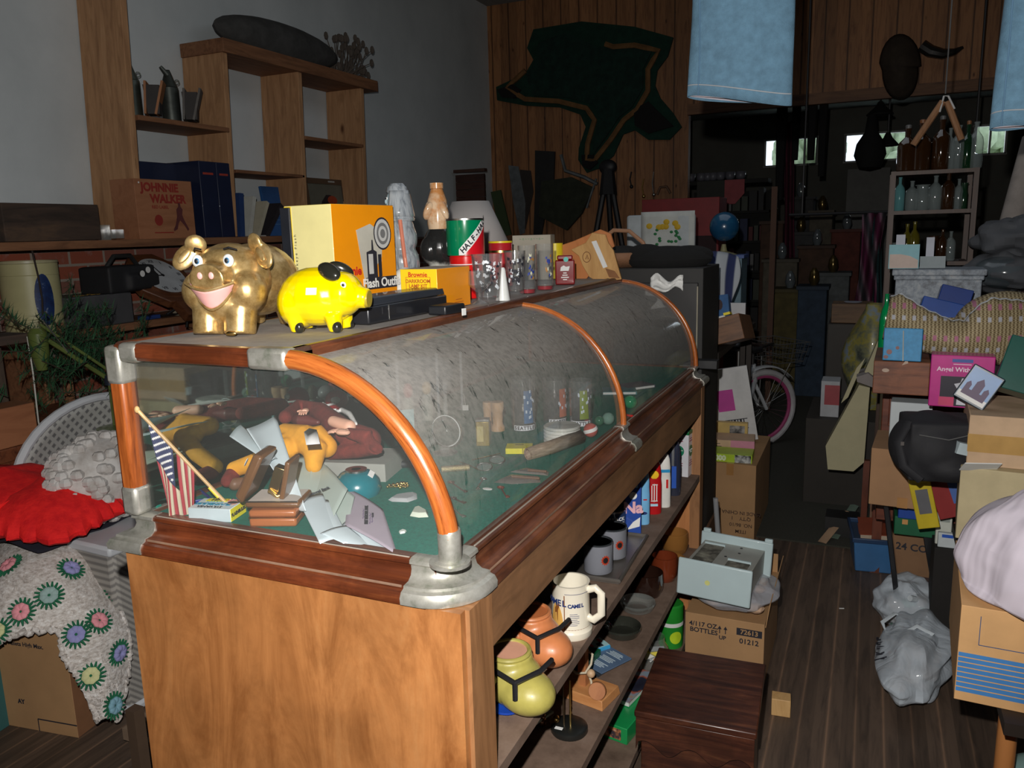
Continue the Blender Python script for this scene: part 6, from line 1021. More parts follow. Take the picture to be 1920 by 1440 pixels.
# jeans
DEN=M((.10,.20,.29),.9,var=.18,sc_=40,bmp=.6,bs=500); DENI=M((.42,.38,.42),.9)
def jeans(label,L,Rr,hem,y,rz=0,sk=(0,0),slope=0):
    a=P(L,hem,y=y); b=P(Rr,hem,y=y); c=(a+b)/2; w_=(b.x-a.x)/2; o=thing('denim_jeans',label,'jeans',c,rz); h_=2.45-c.z
    def f(u,v):
        t=2*PI*u; k=1+.0*v; fold=.012*math.sin(3*t+v*4)*v; return V((math.cos(t)*(w_*(1-.10*v)+fold)+sk[0]*v,math.sin(t)*(.028+.03*v+fold*.6),h_*v+ (1-v)*slope*math.cos(t)+.004*math.sin(2*t)*(1-v)))
    part('leg',G().grid(f,48,16,cu=True),DEN,o,solid=.003); part('hem_stitch',G().tube([f(i/40,.055)+V((0,-.003 if i/40>.5 else .003,0)) for i in range(40)],.0018,6,closed=True),M((.3,.33,.36),.8),o); part('side_seam',G().tube([f(.61,i/20)+V((0,-.003,0)) for i in range(21)],.002,6),M((.09,.18,.28),.9),o)
    part('lining',G().grid(lambda u,v:V((math.cos(2*PI*u)*(w_-.005),math.sin(2*PI*u)*.022,.002+v*.05+slope*math.cos(2*PI*u))),40,3,cu=True),DENI,o)
    part('hanging_cord',G().tube([(sk[0],0,h_-.02),(sk[0],0,4.0-c.z)],.004,6),BLK,o); return o
jeans('light blue denim jeans leg with pale turned hem, left of the two hanging',1290,1484,190,1.25,R(3),(-.0,0),-.022); jeans('blue denim jeans leg hanging at the upper right edge of the view',1856,2010,238,1.25,R(3),(.0,0),.0)
# knotted bags on the floor
BG2=glass((.72,.80,.88),.58,rough=.16,edge=1.9,wr=.012); rr=random.Random(5)
def stuffed(label,org,rad,seed,cols,rz=0):
    b=bag('plastic_bag',label,org,rad,seed,BG2,36,24,.16,rz); g=G(); r2=random.Random(seed)
    for i in range(16): g.ball((r2.uniform(-.55,.55)*rad[0],r2.uniform(-.55,.55)*rad[1],.03+r2.random()*rad[2]*1.1),(rad[0]*.3,rad[1]*.22,rad[2]*.28),m=i%len(cols),n=8,k=6)
    part('stuffing',g,cols,b); return b
TB=[M((.34,.24,.18),.8),M((.28,.24,.23),.8)]
k1=stuffed('upper knotted grey plastic bag with tan filling, on the floor before the snack carton',(1.50,2.26,0),(.115,.13,.085),21,TB+[M((.01,.18,.06),.6)])
k2=stuffed('lower knotted grey plastic bag with tied handles, nearest the camera on the floor',(1.51,1.86,0),(.115,.28,.085),33,TB,R(-6))
for st,p,sz_,m,rz in (('Thank',(-.085,-.10,.10),.05,INK,-75),('You',(-.06,-.2,.10),.05,INK,-70)): pass
HD=M((.6,.66,.7),.4); part('tied_handle',G().tube([(-.03,.16,.15),(-.08,.14,.165),(-.115,.08,.15),(-.10,.05,.13),(-.05,.09,.15)],.008,8,flat=.5),HD,k2); part('tied_handle',G().tube([(.03,-.02,.165),(.05,.0,.18),(.0,.03,.185),(-.03,.0,.17)],.008,8,flat=.5),HD,k2); part('knot',G().tube([(0,-.05,.155),(.02,-.1,.165),(.0,-.12,.175)],.012,8),HD,k1)
for i,(ch,x,y,m) in enumerate((('L',-.095,-.02,INK),('u',-.092,-.055,INK),('n',-.088,-.085,INK),('c',-.05,-.10,RED),('k',-.085,-.13,INK),('y',-.075,-.16,INK))): text(k2,ch,.055,(x-.012,y,.135),(R(20),R(-50),R(-90)),m,bold=.0015)
g=G().box((0,0,.001),(.02,.005,.002)); solo('paper_scrap','tiny white paper scrap on the floor planks','scrap',g,WHT,P(1578,1141,z=0),R(20))
# grey cloths at the right edge
GC=M((.17,.17,.17),.95,var=.25,sc_=7,bmp=.5)
o=solo('canvas_roll','pale grey canvas roll leaning at the right edge above the plush bundles','cloth',G().tube([P(1880,425,y=3.2)-P(1880,425,y=3.2),P(1925,260,y=3.3)-P(1880,425,y=3.2)],[.05,.05],14),M((.27,.24,.22),.9,var=.2),P(1895,425,y=3.2))
for i,(x,y_,rx,rz_,lb) in enumerate(((1890,455,.15,.09,'grey fleece bundle in clear wrap, upper right edge'),(1870,515,.17,.08,'dark grey fleece bundle under the wrapped one at the right edge'))):
    p=P(x,y_,y=2.9); b=bag('cloth_bundle',lb,(p.x+.05,2.9+.1,p.z-.09),(rx,.16,rz_),40+i,[M((.075,.08,.09),.9,bmp=.4)],wr=.2); b['category']='cloth bundle'; b.name='cloth_bundle'
part('clear_wrap',G().ball((-.02,-.05,.10),(.12,.13,.075)),glass((.2,.3,.35),.12,rough=.15,edge=1.9),b)
bx3('storage_shelf','dark stand behind the hat carrying the fleece bundles','shelf unit',1.92,2.6,2.85,.4,0,P(1870,515,y=2.9).z-.095,DKW)
# ---------------- left wall shelving ----------------
RS=wood((.30,.15,.07),(.50,.27,.13),'z',5,.75,9,knots=2.2,dist=1.2,c3=(.58,.34,.18)); RSY=wood((.12,.05,.022),(.25,.11,.05),'y',5,.75,9,c3=(.3,.15,.07))
WX=-2.645; FX=-2.32
ws=thing('plank_shelving','rough-sawn wooden wall shelving with four wide upright planks on the left wall','shelf unit',(WX,3,0))
def wpart(name,x0,x1,y0,y1,z0,z1,m=RS): return part(name,G().box(((x0+x1)/2-WX,(y0+y1)/2-3,(z0+z1)/2),(x1-x0,y1-y0,z1-z0)),m,ws,bev=.003)
UY=[2.17,2.88,3.58,4.32]
for i,y in enumerate(UY): z1=(3.6,2.70,2.70,2.70)[i]; part('upright',G().box(((FX-WX)/2,y-.04-3,(z1+1.612)/2),(FX-WX,.04,z1-1.612),skew=(0,.045*(z1-1.612))),RS,ws,bev=.003)
wpart('top_board',WX,FX+.02,2.86,4.52,2.70,2.78,RSY); wpart('long_shelf',WX,FX+.04,1.28,4.4,1.57,1.61,RSY)
wpart('short_shelf',WX,FX+.01,2.19,2.86,2.235,2.262,RSY); wpart('short_shelf',WX,FX,2.9,3.56,2.0,2.02,RSY); wpart('short_shelf',WX,FX,3.6,4.30,2.26,2.285,RSY); wpart('short_shelf',WX,-2.28,1.30,2.75,1.135,1.175,RSY); wpart('upright',WX,-2.28,1.44,1.48,0,1.135,RSY); wpart('upright',WX,-2.28,2.70,2.75,0,1.135,RSY)
g=G().at((FX+.003-WX,0,0)); part('bark_knot',G().at((FX-WX-.12,UY[0]-.0215-3,2.0),(PI/2,0,0)).prism([(-.14,.0),(-.1,.012),(-.03,.006),(.04,.02),(.12,.035),(.12,-.02),(.05,-.015),(-.02,-.02),(-.08,-.008)],.002),M((.07,.03,.015),.8),ws)
def onsh(px,base,x=-2.45,z=1.61): p=P(px,base,x=x); return V((x,p.y,z))
# bee smokers
SMK2=M((.09,.10,.09),.45,.7,var=.3); BW=M((.35,.14,.05),.6); DKB=M((.035,.03,.028),.7)
for x0,lb,ml,mw in ((250,'bee smoker with shiny metal can and orange-brown wooden bellows on the upper shelf',M((.28,.32,.28),.3,.9),BW),(322,'bee smoker with blackened can and grey weathered bellows, right one on the upper shelf',SMK2,M((.13,.12,.11),.8,var=.3))):
    p=onsh(x0,215,-2.42,2.262); o=thing('bee_smoker',lb,'bee smoker',p,R(40)); part('can',G().lathe([(.05,0),(.05,.19),(.046,.195)],24),ml,o); part('spout_lid',G().lathe([(.048,.195),(.035,.225),(.02,.27),(.012,.29)],20).tube([(0,-.02,.26),(-.03,-.04,.30)],[.016,.01],10),ml,o); part('hinge_ring',G().tube([(.045+.012*math.cos(a),0,.225+.012*math.sin(a)) for a in [i*PI/5 for i in range(10)]],.003,6,closed=True),ml,o)
    part('bellows_board',G().at((.075,0,.1),(0,R(5),0)).box((0,0,0),(.012,.11,.17),top=(1,1.15)),mw,o); part('bellows',G().box((.11,0,.09),(.06,.1,.15),top=(1.4,1.1)),DKB,o); part('bellows_board',G().at((.145,0,.1),(0,R(16),0)).box((0,0,0),(.012,.11,.18),top=(1,1.15)),mw,o)
# whisky crate
WC=wood((.30,.115,.05),(.40,.17,.08),'y',5,.7,6); a=onsh(248,452,-2.36); b=onsh(354,447,-2.36); s=(.18,b.y-a.y,P(300,337,x=-2.30).z-1.61)
o=thing('wooden_crate','small wooden liquor crate end with red stencilled lettering and striding man','crate',(-2.39,(a.y+b.y)/2,1.61)); part('body',G().box((0,0,s[2]/2),s),WC,o,bev=.002); RD=M((.30,.03,.02),.7)
xx=s[0]/2+.0008
for st,sz_,y,z,bo in (('JOHNNIE',.062,-.03,.25,.003),('WALKER',.062,.02,.195,.003),('RED LABEL',.024,-.04,.155,.0005)): text(o,st,sz_,(xx,y,z*s[2]/.29),RI,RD,bold=bo)
lines(o,-.03,.03*s[2]/.29,.2,1,.02,'r',xx,RD,.006); part('striding_figure',G().at((xx,.09,.04),(PI/2,0,PI/2)).prism([(-.05,0),(-.025,.01),(-.015,.04),(.0,.06),(.03,.03),(.05,0),(.06,.01),(.03,.06),(.018,.09),(.025,.12),(.012,.135),(.01,.155),(-.005,.155),(-.005,.135),(-.02,.12),(-.02,.08),(-.035,.035),(-.052,.01)],.001),M((.12,.03,.03),.7),o); part('round_emblem',G().at((xx,-.06,.1),(PI/2,0,PI/2)).prism(ell(16,.028,.03),.0008),RD,o)
part('white_pin',G().lathe([(.005,0),(.005,.001)],10),WHT,o,loc=(xx,-s[1]/2+.03,s[2]-.02),rot=RI)
# binders
BI=M((.012,.018,.05),.45,coat=.2); zt1=P(390,305,x=-2.35).z-1.61
for i,(pa,pb,lb) in enumerate(((262,378,'wide dark blue binder standing broadside behind the wooden crate'),(366,398,'dark blue binder spine with a red mark, left of the last one'),(398,424,'dark blue binder spine with two red marks, beside the plank upright'))):
    a=onsh(pa,445,-2.37); b=onsh(pb,445,-2.37); hh=zt1*(1 if i else .98); xo=-2.52 if i==0 else -2.42
    o=thing('binder',lb,'binder',(xo,(a.y+b.y)/2,1.61)); sx=.10 if i==0 else .26; part('cover',G().box((0,0,hh/2),(sx,b.y-a.y-.004,hh)),BI,o,bev=.004)
    if i: part('red_label',G().box((sx/2+.0006,0,hh*.84),(.001,(b.y-a.y)*.6,.012)),M((.4,.05,.03),.6),o)
for i,(pa,w_,an,m,hgt,lb) in enumerate(((432,.04,-4,M((.02,.05,.16),.6),.27,'thin blue book upright beside the second plank'),(446,.03,-16,M((.55,.55,.5),.7),.26,'white booklet leaning right next to the thin blue book'),(462,.025,-28,M((.5,.46,.35),.7),.25,'cream booklet leaning between the white and black ones'),(478,.03,-40,M((.03,.025,.03),.5),.27,'black booklet leaning lowest, right of the cream one'))):
    p=onsh(pa,443,-2.44); o=thing('book',lb,'book',p+V((0,.0,.0)),rot=(R(an)*-1*-1,0,0)); part('pages',G().box((0,0,hgt/2),(.2,w_*.8,hgt*.97)),PAPER,o); part('cover',G().box((0,-w_*.45,hgt/2),(.205,.004,hgt)).box((0,w_*.45,hgt/2),(.205,.004,hgt)).box((.1,0,hgt/2),(.004,w_*.9,hgt)),m,o)
p=onsh(530,450,-2.5); o=thing('book','large bright blue book standing face out with faint white print','book',(p.x,p.y+.04,1.61),rot=(0,R(-8),0)); part('cover',G().box((0,0,.17),(.02,.36,.34)),M((.02,.10,.30),.5),o,bev=.002); lines(o,-.05,.14,.16,3,.03,'r',.0112,M((.08,.2,.42),.6),.005)
p=onsh(618,390,-2.5); o=thing('framed_picture','framed picture with a dark figure in a red hat on the wall shelving','picture',(p.x,p.y,1.61),rot=(0,R(-6),0)); g=G().box((0,0,.02),(.025,.5,.04)).box((0,0,.40),(.025,.5,.04)).box((0,-.23,.21),(.025,.04,.42)).box((0,.23,.21),(.025,.04,.42)); part('frame',g,M((.10,.06,.035),.6),o); part('picture',G().box((0,0,.21),(.01,.44,.36)),M((.14,.14,.11),.5),o); part('dark_figure',G().at((.006,.02,.05),(PI/2,0,PI/2)).prism([(-.12,0),(-.12,.12),(-.08,.2),(-.02,.25),(.04,.25),(.1,.18),(.12,0)],.001),M((.02,.015,.02),.5),o); part('red_hat',G().at((.0075,.07,.26),(PI/2,0,PI/2)).prism(ell(14,.06,.035),.001),M((.35,.05,.02),.5),o); part('plate_label',G().box((.014,.08,.4),(.002,.08,.012)),M((.4,.4,.38),.4),o)
# plank box, glass blocks
OLD=wood((.02,.014,.011),(.065,.04,.028),'y',4,.8,6,c3=(.12,.07,.04)); a=P(8,440,x=-2.30); b=P(189,440,x=-2.30); zz=P(100,382,x=-2.30).z-1.612
solo('plank_box','old dark weathered plank box at the left end of the long shelf','box',G().box((0,0,zz/2),(.25,b.y-a.y,zz)),OLD,(-2.42,(a.y+b.y)/2,1.612),bev=.004)
for i,(px,top,lb) in enumerate(((197,415,'small clear glass block behind, left of the first plank upright'),(206,432,'small clear glass block nearer the shelf edge'),(222,432,'third small glass block beside the upright'))):
    p=onsh(px,447,-2.31); solo('glass_block',lb,'glass block',G().box((0,0,.03),(.035,.045,P(px,top,x=-2.31).z-1.612)),glass((.35,.37,.35),.3,edge=1.9),p+V((0,0,.0)))
# top of shelving: grey bundle with dried plant
o=solo('canvas_bundle','dark grey canvas bundle lying on top of the wall shelving','bundle',G().ball((0,0,.12),(.14,.62,.13)),M((.06,.06,.058),.95,var=.3,bmp=.4),(-2.47,3.6,2.78)); g=G(); r2=random.Random(9)
for i in range(46):
    a=V((r2.uniform(-.1,.1),r2.uniform(-.12,.14),0)); q=a+V((r2.uniform(-.05,.12),r2.uniform(-.05,.22),r2.uniform(.05,.32))); g.tube([a,(a+q)/2+V((0,.03,.02)),q],[.006,.004,.003],5); g.ball(q,(.018,.018,.03),n=6,k=4)
solo('dried_plant','dried brown seed-head plant at the right end on top of the wall shelving','dried plant',g,M((.10,.08,.065),.9),(-2.45,4.3,2.78))
# lower shelf things
LZ1=1.175
p=P(68,615,x=-2.42); u=U(p); r_=49*u; zt_=P(68,488,x=-2.42).z-LZ1; o=thing('milk_canister','large cream metal canister with a dark blue delft emblem and twig across it','canister',(-2.42,p.y,LZ1)); part('can',G().lathe([(r_*.98,0),(r_,.01),(r_,zt_*.2),(r_*1.012,zt_*.205),(r_,zt_*.21),(r_,zt_*.8),(r_*1.012,zt_*.805),(r_,zt_*.81),(r_,zt_*.96),(r_*.9,zt_*.98),(r_*.9,zt_*.99)],40),M((.45,.42,.22),.45,var=.08,sc_=5),o); part('rim',G().lathe([(r_*.97,zt_*.955),(r_*1.02,zt_*.97),(r_*1.02,zt_),(r_*.88,zt_),(r_*.86,zt_*.965)],40),M((.4,.37,.22),.4),o)
a0=math.atan2(-(1.06+p.y),3.7)+.42
part('blue_emblem',G().grid(lambda u_,v:onring(r_+.002,a0+.55*v*math.cos(2*PI*u_)*.62,zt_*.47+.12*v*math.sin(2*PI*u_)*1.02),28,5),pattern(lambda n: ramp(n,nz(n,coords(n),30,5,.7),[(.4,(.008,.02,.08)),(.6,(.01,.035,.13)),(.72,(.3,.35,.4))]),.5),o)
g=G().tube([P(60,470,x=-2.2)-o.location,P(72,520,x=-2.22)-o.location,P(79,560,x=-2.23)-o.location,P(80,589,x=-2.23)-o.location],.004,6); part('twig',g,M((.03,.02,.015),.8),o)
a=P(122,604,x=-2.32); b=P(215,604,x=-2.32); o=thing('equipment_case','grey metal case with orange-yellow stickers under the black bag','case',(-2.42,(a.y+b.y)/2+.05,LZ1)); hh=P(165,555,x=-2.3).z-LZ1; s=(.26,b.y-a.y+.1,hh); part('body',G().box((0,0,hh/2),s),M((.07,.07,.075),.5),o,bev=.006); part('orange_stickers',G().box((.05,-.02,hh+.001),(.04,.14,.001)).box((.01,.06,hh+.001),(.04,.06,.001)),pattern(lambda n: ramp(n,nz(n,coords(n),60,2),[(.45,(.05,.03,.02)),(.55,(.6,.35,.06))]),.5),o)
o=thing('camera_bag','black camera bag with a handle strap and two round white stickers on the grey case','bag',(-2.40,2.02,LZ1+hh),R(8)); zb=P(190,500,x=-2.35).z-LZ1-hh; blob('body',G().box((0,0,zb/2),(.2,.34,zb)).box((.1,.06,zb*.36),(.06,.22,zb*.6)),M((.014,.014,.016),.7,bmp=.3),o,.012,5); part('handle',G().tube([(.02,-.1,zb*.95),(.03,-.05,zb+.05),(.03,.07,zb+.05),(.02,.13,zb*.95)],.012,8),M((.02,.02,.02),.7),o)
for y in (.03,.075): part('round_sticker',G().lathe([(.017,0),(.017,.002)],16),WHT,o,loc=(.132,y,zb*.58+y*.4),rot=(0,PI/2,0))
g=G().tube([(0,0,.0),(.02,.05,.03),(.03,.12,-.01),(.03,.1,-.08),(.03,.16,-.1),(.03,.22,-.02),(.02,.2,.02)],.007,8); solo('cable','black looped cable hanging over the lower shelf edge','cable',g,BLK,(-2.27,2.2,LZ1+.02))
# clock
ck_=thing('wall_clock','octagonal wooden wall clock with white roman dial, leaning on the lower shelf','clock',P(300,520,x=-2.4),rot=(0,R(-48),0)); CW=wood((.06,.02,.01),(.14,.05,.02),'y',6,.45,6)
ck_.location=P(302,522,x=-2.36); OC=[(.21*math.cos(PI/8+i*PI/4),.21*math.sin(PI/8+i*PI/4)) for i in range(8)]
def loc_yz(g,x): g.T=Matrix(((0,0,1,x),(1,0,0,0),(0,1,0,0),(0,0,0,1))); return g
part('case_frame',loc_yz(G(),-.04).prism(OC,.05),CW,ck_,bev=.006); part('bezel',loc_yz(G(),.01).prism(ell(40,.155,.155),.012),CW,ck_); part('dial',loc_yz(G(),.0225).prism(ell(40,.14,.14),.001),M((.48,.5,.52),.5),ck_)
for i,ch in enumerate(('XII','I','II','III','IIII','V','VI','VII','VIII','IX','X','XI')): a=PI/2-i*PI/6; text(ck_,ch,.03,(.024,-.115*math.cos(a)*-1,.115*math.sin(a)),(PI/2,0,PI/2),INK,bold=.0005)
part('clock_hand',loc_yz(G(),.0245).prism([(-.10,-.003),(0,-.004),(0,.004),(-.10,.003)],.001).prism([(-.004,0),(.004,0),(-.012,.09),(-.018,.09)],.001).prism(ell(14,.01,.01),.002),BLK,ck_); part('pendulum_box',G().box((-.01,.02,-.25),(.05,.15,.12)),CW,ck_)
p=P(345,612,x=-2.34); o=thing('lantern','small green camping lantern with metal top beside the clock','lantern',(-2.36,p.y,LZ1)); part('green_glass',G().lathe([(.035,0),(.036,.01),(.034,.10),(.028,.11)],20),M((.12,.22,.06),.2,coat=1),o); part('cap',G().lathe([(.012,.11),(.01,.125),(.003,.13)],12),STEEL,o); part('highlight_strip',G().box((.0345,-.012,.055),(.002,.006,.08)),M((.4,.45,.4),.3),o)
solo('wood_box','orange-brown wooden clock base box behind the green lantern','box',G().box((0,0,.07),(.16,.22,.14)),M((.22,.08,.03),.6),(-2.5,2.62,LZ1)); solo('tool_set','small red and blue tool with silver blade on the lower shelf','tool',G().box((0,-.12,.012),(.06,.10,.02)).box((.02,0,.012),(.03,.12,.008),1).box((.0,.09,.014),(.05,.04,.026),2),[M((.02,.05,.2),.5),STEEL,M((.4,.35,.25),.5)],P(300,612,x=-2.3)*0+V((-2.33,2.25,LZ1)))
# far left frame post, desk and desk lamp
PW=wood((.20,.08,.03),(.34,.16,.07),'z',5,.6,7); PD=wood((.035,.025,.018),(.075,.05,.035),'z',5,.7,7)
dk=thing('workbench','dark wooden workbench with tall corner post, studs and small drawer box on the far left','workbench',(-2.1,1.3,0))
def dpart(name,c,s,m): return part(name,G().box(tuple(V(c)-V((-2.1,1.3,0))),s),m,dk,bev=.003)
dpart('bench_top',(-1.90,1.28,.83),(.62,1.25,.05),DKW); dpart('apron',(-1.62,1.28,.74),(.03,1.2,.13),DKW)
for x in (-1.64,-2.17):
    for y in (.72,1.86): dpart('leg',(x,y,.4),(.06,.06,.80),DKW)
dpart('tall_post',(-1.76,.80,1.75),(.09,.03,1.8),PW); dpart('tall_post',(-1.80,.88,1.75),(.05,.10,1.8),PD); dpart('bracket_shelf',(-1.72,.84,1.245),(.14,.26,.035),OLD); dpart('drawer_box',(-1.66,.80,.93),(.12,.22,.15),wood((.22,.08,.035),(.32,.13,.06),'y',5,.55,6)); dpart('inner_frame',(-1.9,1.28,1.05),(.03,.03,.42),RSY)
g=G(); 
for z in (.95,1.15,1.3,1.45,1.6): g.ball((-1.712+2.1,.80-1.3-.02,z),.006,n=8,k=6)
part('brass_stud',g,BRASS,dk)
LG=M((.09,.12,.03),.35,coat=.4); la=P(70,625,x=-1.55); lb_=P(205,712,x=-1.45); dl=thing('desk_lamp','olive green folding desk lamp arm with a hanging white cord','desk lamp',(la.x,la.y,.855)); O=dl.location
ba=V((la.x,la.y,.855))
part('arm',G().tube([la-O,lb_-O],.009,8),LG,dl); part('arm',G().tube([la+V((.02,0,.035))-O,lb_+V((.02,0,.03))-O],.006,8),LG,dl); part('chrome_rod',G().tube([la+V((.04,0,.05))-O,lb_+V((-.05,-.1,.09))-O],.003,6),STEEL,dl); part('lamp_head',G().at(la-O+V((0,.0,-.06)),(0,0,0)).lathe([(.018,-.08),(.032,-.02),(.034,.06),(.02,.08)],18),LG,dl); part('joint',G().at(lb_-O).lathe([(.02,-.02),(.02,.02)],14),M((.03,.04,.06),.4,.5),dl)
part('stand',G().tube([lb_-O,(lb_.x-O.x,lb_.y-O.y,0.0)],.008,8).lathe([(.07,0),(.07,.012),(.02,.02)],20,(lb_.x-O.x,lb_.y-O.y,0)),LG,dl); part('white_cord',G().tube([la-O+V((-.03,-.02,-.01)),P(62,700,x=-1.6)-O,P(72,790,x=-1.6)-O,P(76,808,x=-1.62)-O],.003,6),M((.5,.5,.45),.6),dl)
# greenery
g=G(); r2=random.Random(4); c0=P(172,672,x=-1.62)
for i in range(80):
    a=c0+V((r2.gauss(0,.09),r2.gauss(0,.14),r2.gauss(0,.11))); d=V((r2.gauss(0,1),r2.gauss(0,1),r2.gauss(.6,.7))).normalized()*.15
    g.tube([a,a+d],.002,4,1)
    for k in range(46):
        t=k/46; q=a+d*t; e=V((r2.gauss(0,1),r2.gauss(0,1),r2.gauss(.2,1))).normalized()*.05; n_=e.cross(V((.3,.2,1))).normalized()*.003; g.add([q-n_,q+n_,q+e],[(0,1,2)])
for v in g.v: v-=c0
gr=solo('pine_garland','dark green artificial pine branches heaped behind the display case','greenery',g,[M((.015,.07,.025),.8,var=.4),M((.05,.03,.02),.8)],c0)
solo('magazines','stack of dark magazines with white and blue edges on the workbench','magazines',G().box((0,0,.02),(.22,.28,.04)).box((.02,.02,.045),(.2,.25,.01),1).box((0,-.02,.056),(.2,.25,.012),2),[M((.02,.02,.03),.5),PAPER,M((.02,.05,.12),.5)],(-1.76,1.5,.855),R(15))
# ---------------- chair, blankets, afghan ----------------
def latt(n):
    s=sepc(n); a=math_(n,'SINE',math_(n,'MULTIPLY',math_(n,'ADD',s[1],s[2]),150)); b=math_(n,'SINE',math_(n,'MULTIPLY',math_(n,'SUBTRACT',s[1],s[2]),150)); return ramp(n,math_(n,'MULTIPLY_ADD',math_(n,'MAXIMUM',a,b),.5,.5),[(.3,(.16,.16,.16)),(.7,(.42,.42,.40))])
WK=pattern(latt,.7,bmp=.4); WR=M((.55,.57,.6),.5,var=.05)
cc=P(196,893,x=-1.50); ch=thing('wicker_chair','white wicker armchair with round woven back, behind the red blanket','chair',(cc.x,cc.y,0)); rx=112*U(cc)/.62; 
def chb(a,k=1,dx=0): return V((dx-.10*math.cos(a)*0, .32*k*math.cos(a), cc.z+.30*k*math.sin(a)))
part('back',G().grid(lambda u,v:V((-.06*(1-v*v),.36*v*math.cos(2*PI*u),cc.z+.03+.285*v*math.sin(2*PI*u))),40,8),WK,ch,solid=.006); part('back_rim',G().tube([(0,.37*math.cos(2*PI*i/40),cc.z+.03+.295*math.sin(2*PI*i/40)) for i in range(40)],.017,10,closed=True),WR,ch); part('seat',G().lathe([(.2,.40),(.22,.43),(.2,.46)],30,(.0,0,0),sx=1,sy=1),WK,ch)
for x,y in ((-.1,-.16),(-.1,.16),(.1,-.14),(.1,.14)): part('leg',G().tube([(x,y,0),(x,y,.42)],.018,10),WR,ch)
KN=pattern(lambda n: ramp(n,nz(n,coords(n),14,4),[(.35,(.38,.34,.31)),(.6,(.6,.58,.56))]),.95)
g=G(); r2=random.Random(2); kc=P(193,893,x=-1.18)
for i in range(260):
    d=V((r2.gauss(0,1),r2.gauss(0,1),r2.gauss(0,1))).normalized(); g.ball((d.x*.15,d.y*.19,d.z*.15),(.024,.024,.02),n=7,k=5)
g.ball((0,0,0),(.15,.19,.15))
solo('crocheted_cushion','white bobble-stitched crocheted cushion piled on the wicker chair','cushion',g,KN,kc)
REDK=pattern(lambda n: ramp(n,nz(n,coords(n,(1,1,1)),30,4),[(.3,(.62,.0,.004)),(.7,(.9,.012,.01))]),.85,bmp=.9)
def slab(name,label,cat,c,s,m,seed,scal=0,sag=.03,rz=0,**k):
    def f(u,v):
        a=2*PI*u; r_=1/max(abs(math.cos(a)),abs(math.sin(a)))**.72; e=math.cos((v-.5)*PI)**.35 if 0<v<1 else 0; q=noise.noise(V((math.cos(a)*2,math.sin(a)*2,seed+v))); w_=1+scal*math.sin(a*34)*e
        x=s[0]/2*r_*math.cos(a)*(.0+e*1.0)*w_*(1+.05*q); y=s[1]/2*r_*math.sin(a)*e*w_*(1+.05*q); z=(v)*s[2]; rr=(x*x+y*y)/((s[0]/2)**2); return V((x,y,z-sag*rr*(1 if v>.5 else .6)+.03*noise.noise(V((x*6,y*6,seed)))))
    g=G().grid(f,110,16,0,cu=True); return solo(name,label,cat,g,m,c,rz,**k)
rc=P(96,935,x=-1.24)
slab('knitted_blanket','bright red ribbed knitted blanket folded on top of the wicker hamper','blanket',(rc.x-.06,rc.y+.03,rc.z-.09),(.58,.54,.16),REDK,5,.035,.05,R(10)); slab('knitted_blanket','smaller red knitted piece folded on top of the big red blanket','blanket',(rc.x-.18,rc.y-.03,rc.z+.035),(.38,.42,.07),REDK,9,.0,.05,R(-5))
slab('black_cloth','folded black and navy cloth under the red blanket','cloth',(rc.x-.07,rc.y+.04,rc.z-.12),(.42,.42,.05),M((.01,.01,.02),.95,bmp=.4),3,.0,.02)
def latt2(n):
    s=sepc(n); a=math_(n,'PINGPONG',math_(n,'ADD',math_(n,'ABSOLUTE',math_(n,'PINGPONG',s[1],.05)),s[2]),.012); return ramp(n,a,[(.003,(.18,.17,.16)),(.008,(.36,.34,.31))])
hm=thing('wicker_hamper','grey-white woven hamper with smooth white rim under the red blanket','hamper',(rc.x+.08,rc.y+.19,0),R(-3)); part('basket_body',G().box((0,0,(rc.z-.13)/2),(.46,.42,rc.z-.15)),pattern(latt2,.8,bmp=.5),hm,bev=.02); part('rim',G().box((0,0,rc.z-.14),(.48,.44,.035)),WR,hm,bev=.01); part('rim',G().box((0,0,.02),(.48,.44,.03)),WR,hm,bev=.01)
s=(.30,.28,.385); c1_=boxthing('cardboard_carton','brown carton printed 4 Pallets High Max. under the crochet afghan','carton',(-1.0,.49,0),s,R(8),[CARD,M((.20,.09,.04),.8)],fm=[0,0,0,1,0,0]); T(c1_,'4',.05,-.115,.31,0,sz=s,bold=.002); T(c1_,'Pallets High Max.',.021,-.015,.312,0,sz=s,bold=.0004); T(c1_,'AY',.022,-.07,.10,0,sz=s,bold=.001); part('black_line',G().box((.07,-s[1]/2-.0005,.045),(.16,.001,.004)).box((-.01,-s[1]/2-.0005,.02),(.003,.001,.05)),INK,c1_)
o=boxthing('cardboard_carton','teal-edged dark carton left of the pallet carton at the frame edge','carton',(-1.28,.40,0),(.3,.25,.30),R(8),M((.03,.12,.12),.7)); solo('dark_rounded_leg','dark brown rounded furniture foot at the lower left corner','furniture leg',G().lathe([(.03,0),(.05,.04),(.055,.1),(.035,.16),(.03,.22)],20),M((.06,.02,.012),.35,coat=.5),P(10,1340,x=-1.02)*0+V((-1.17,.14,0)))
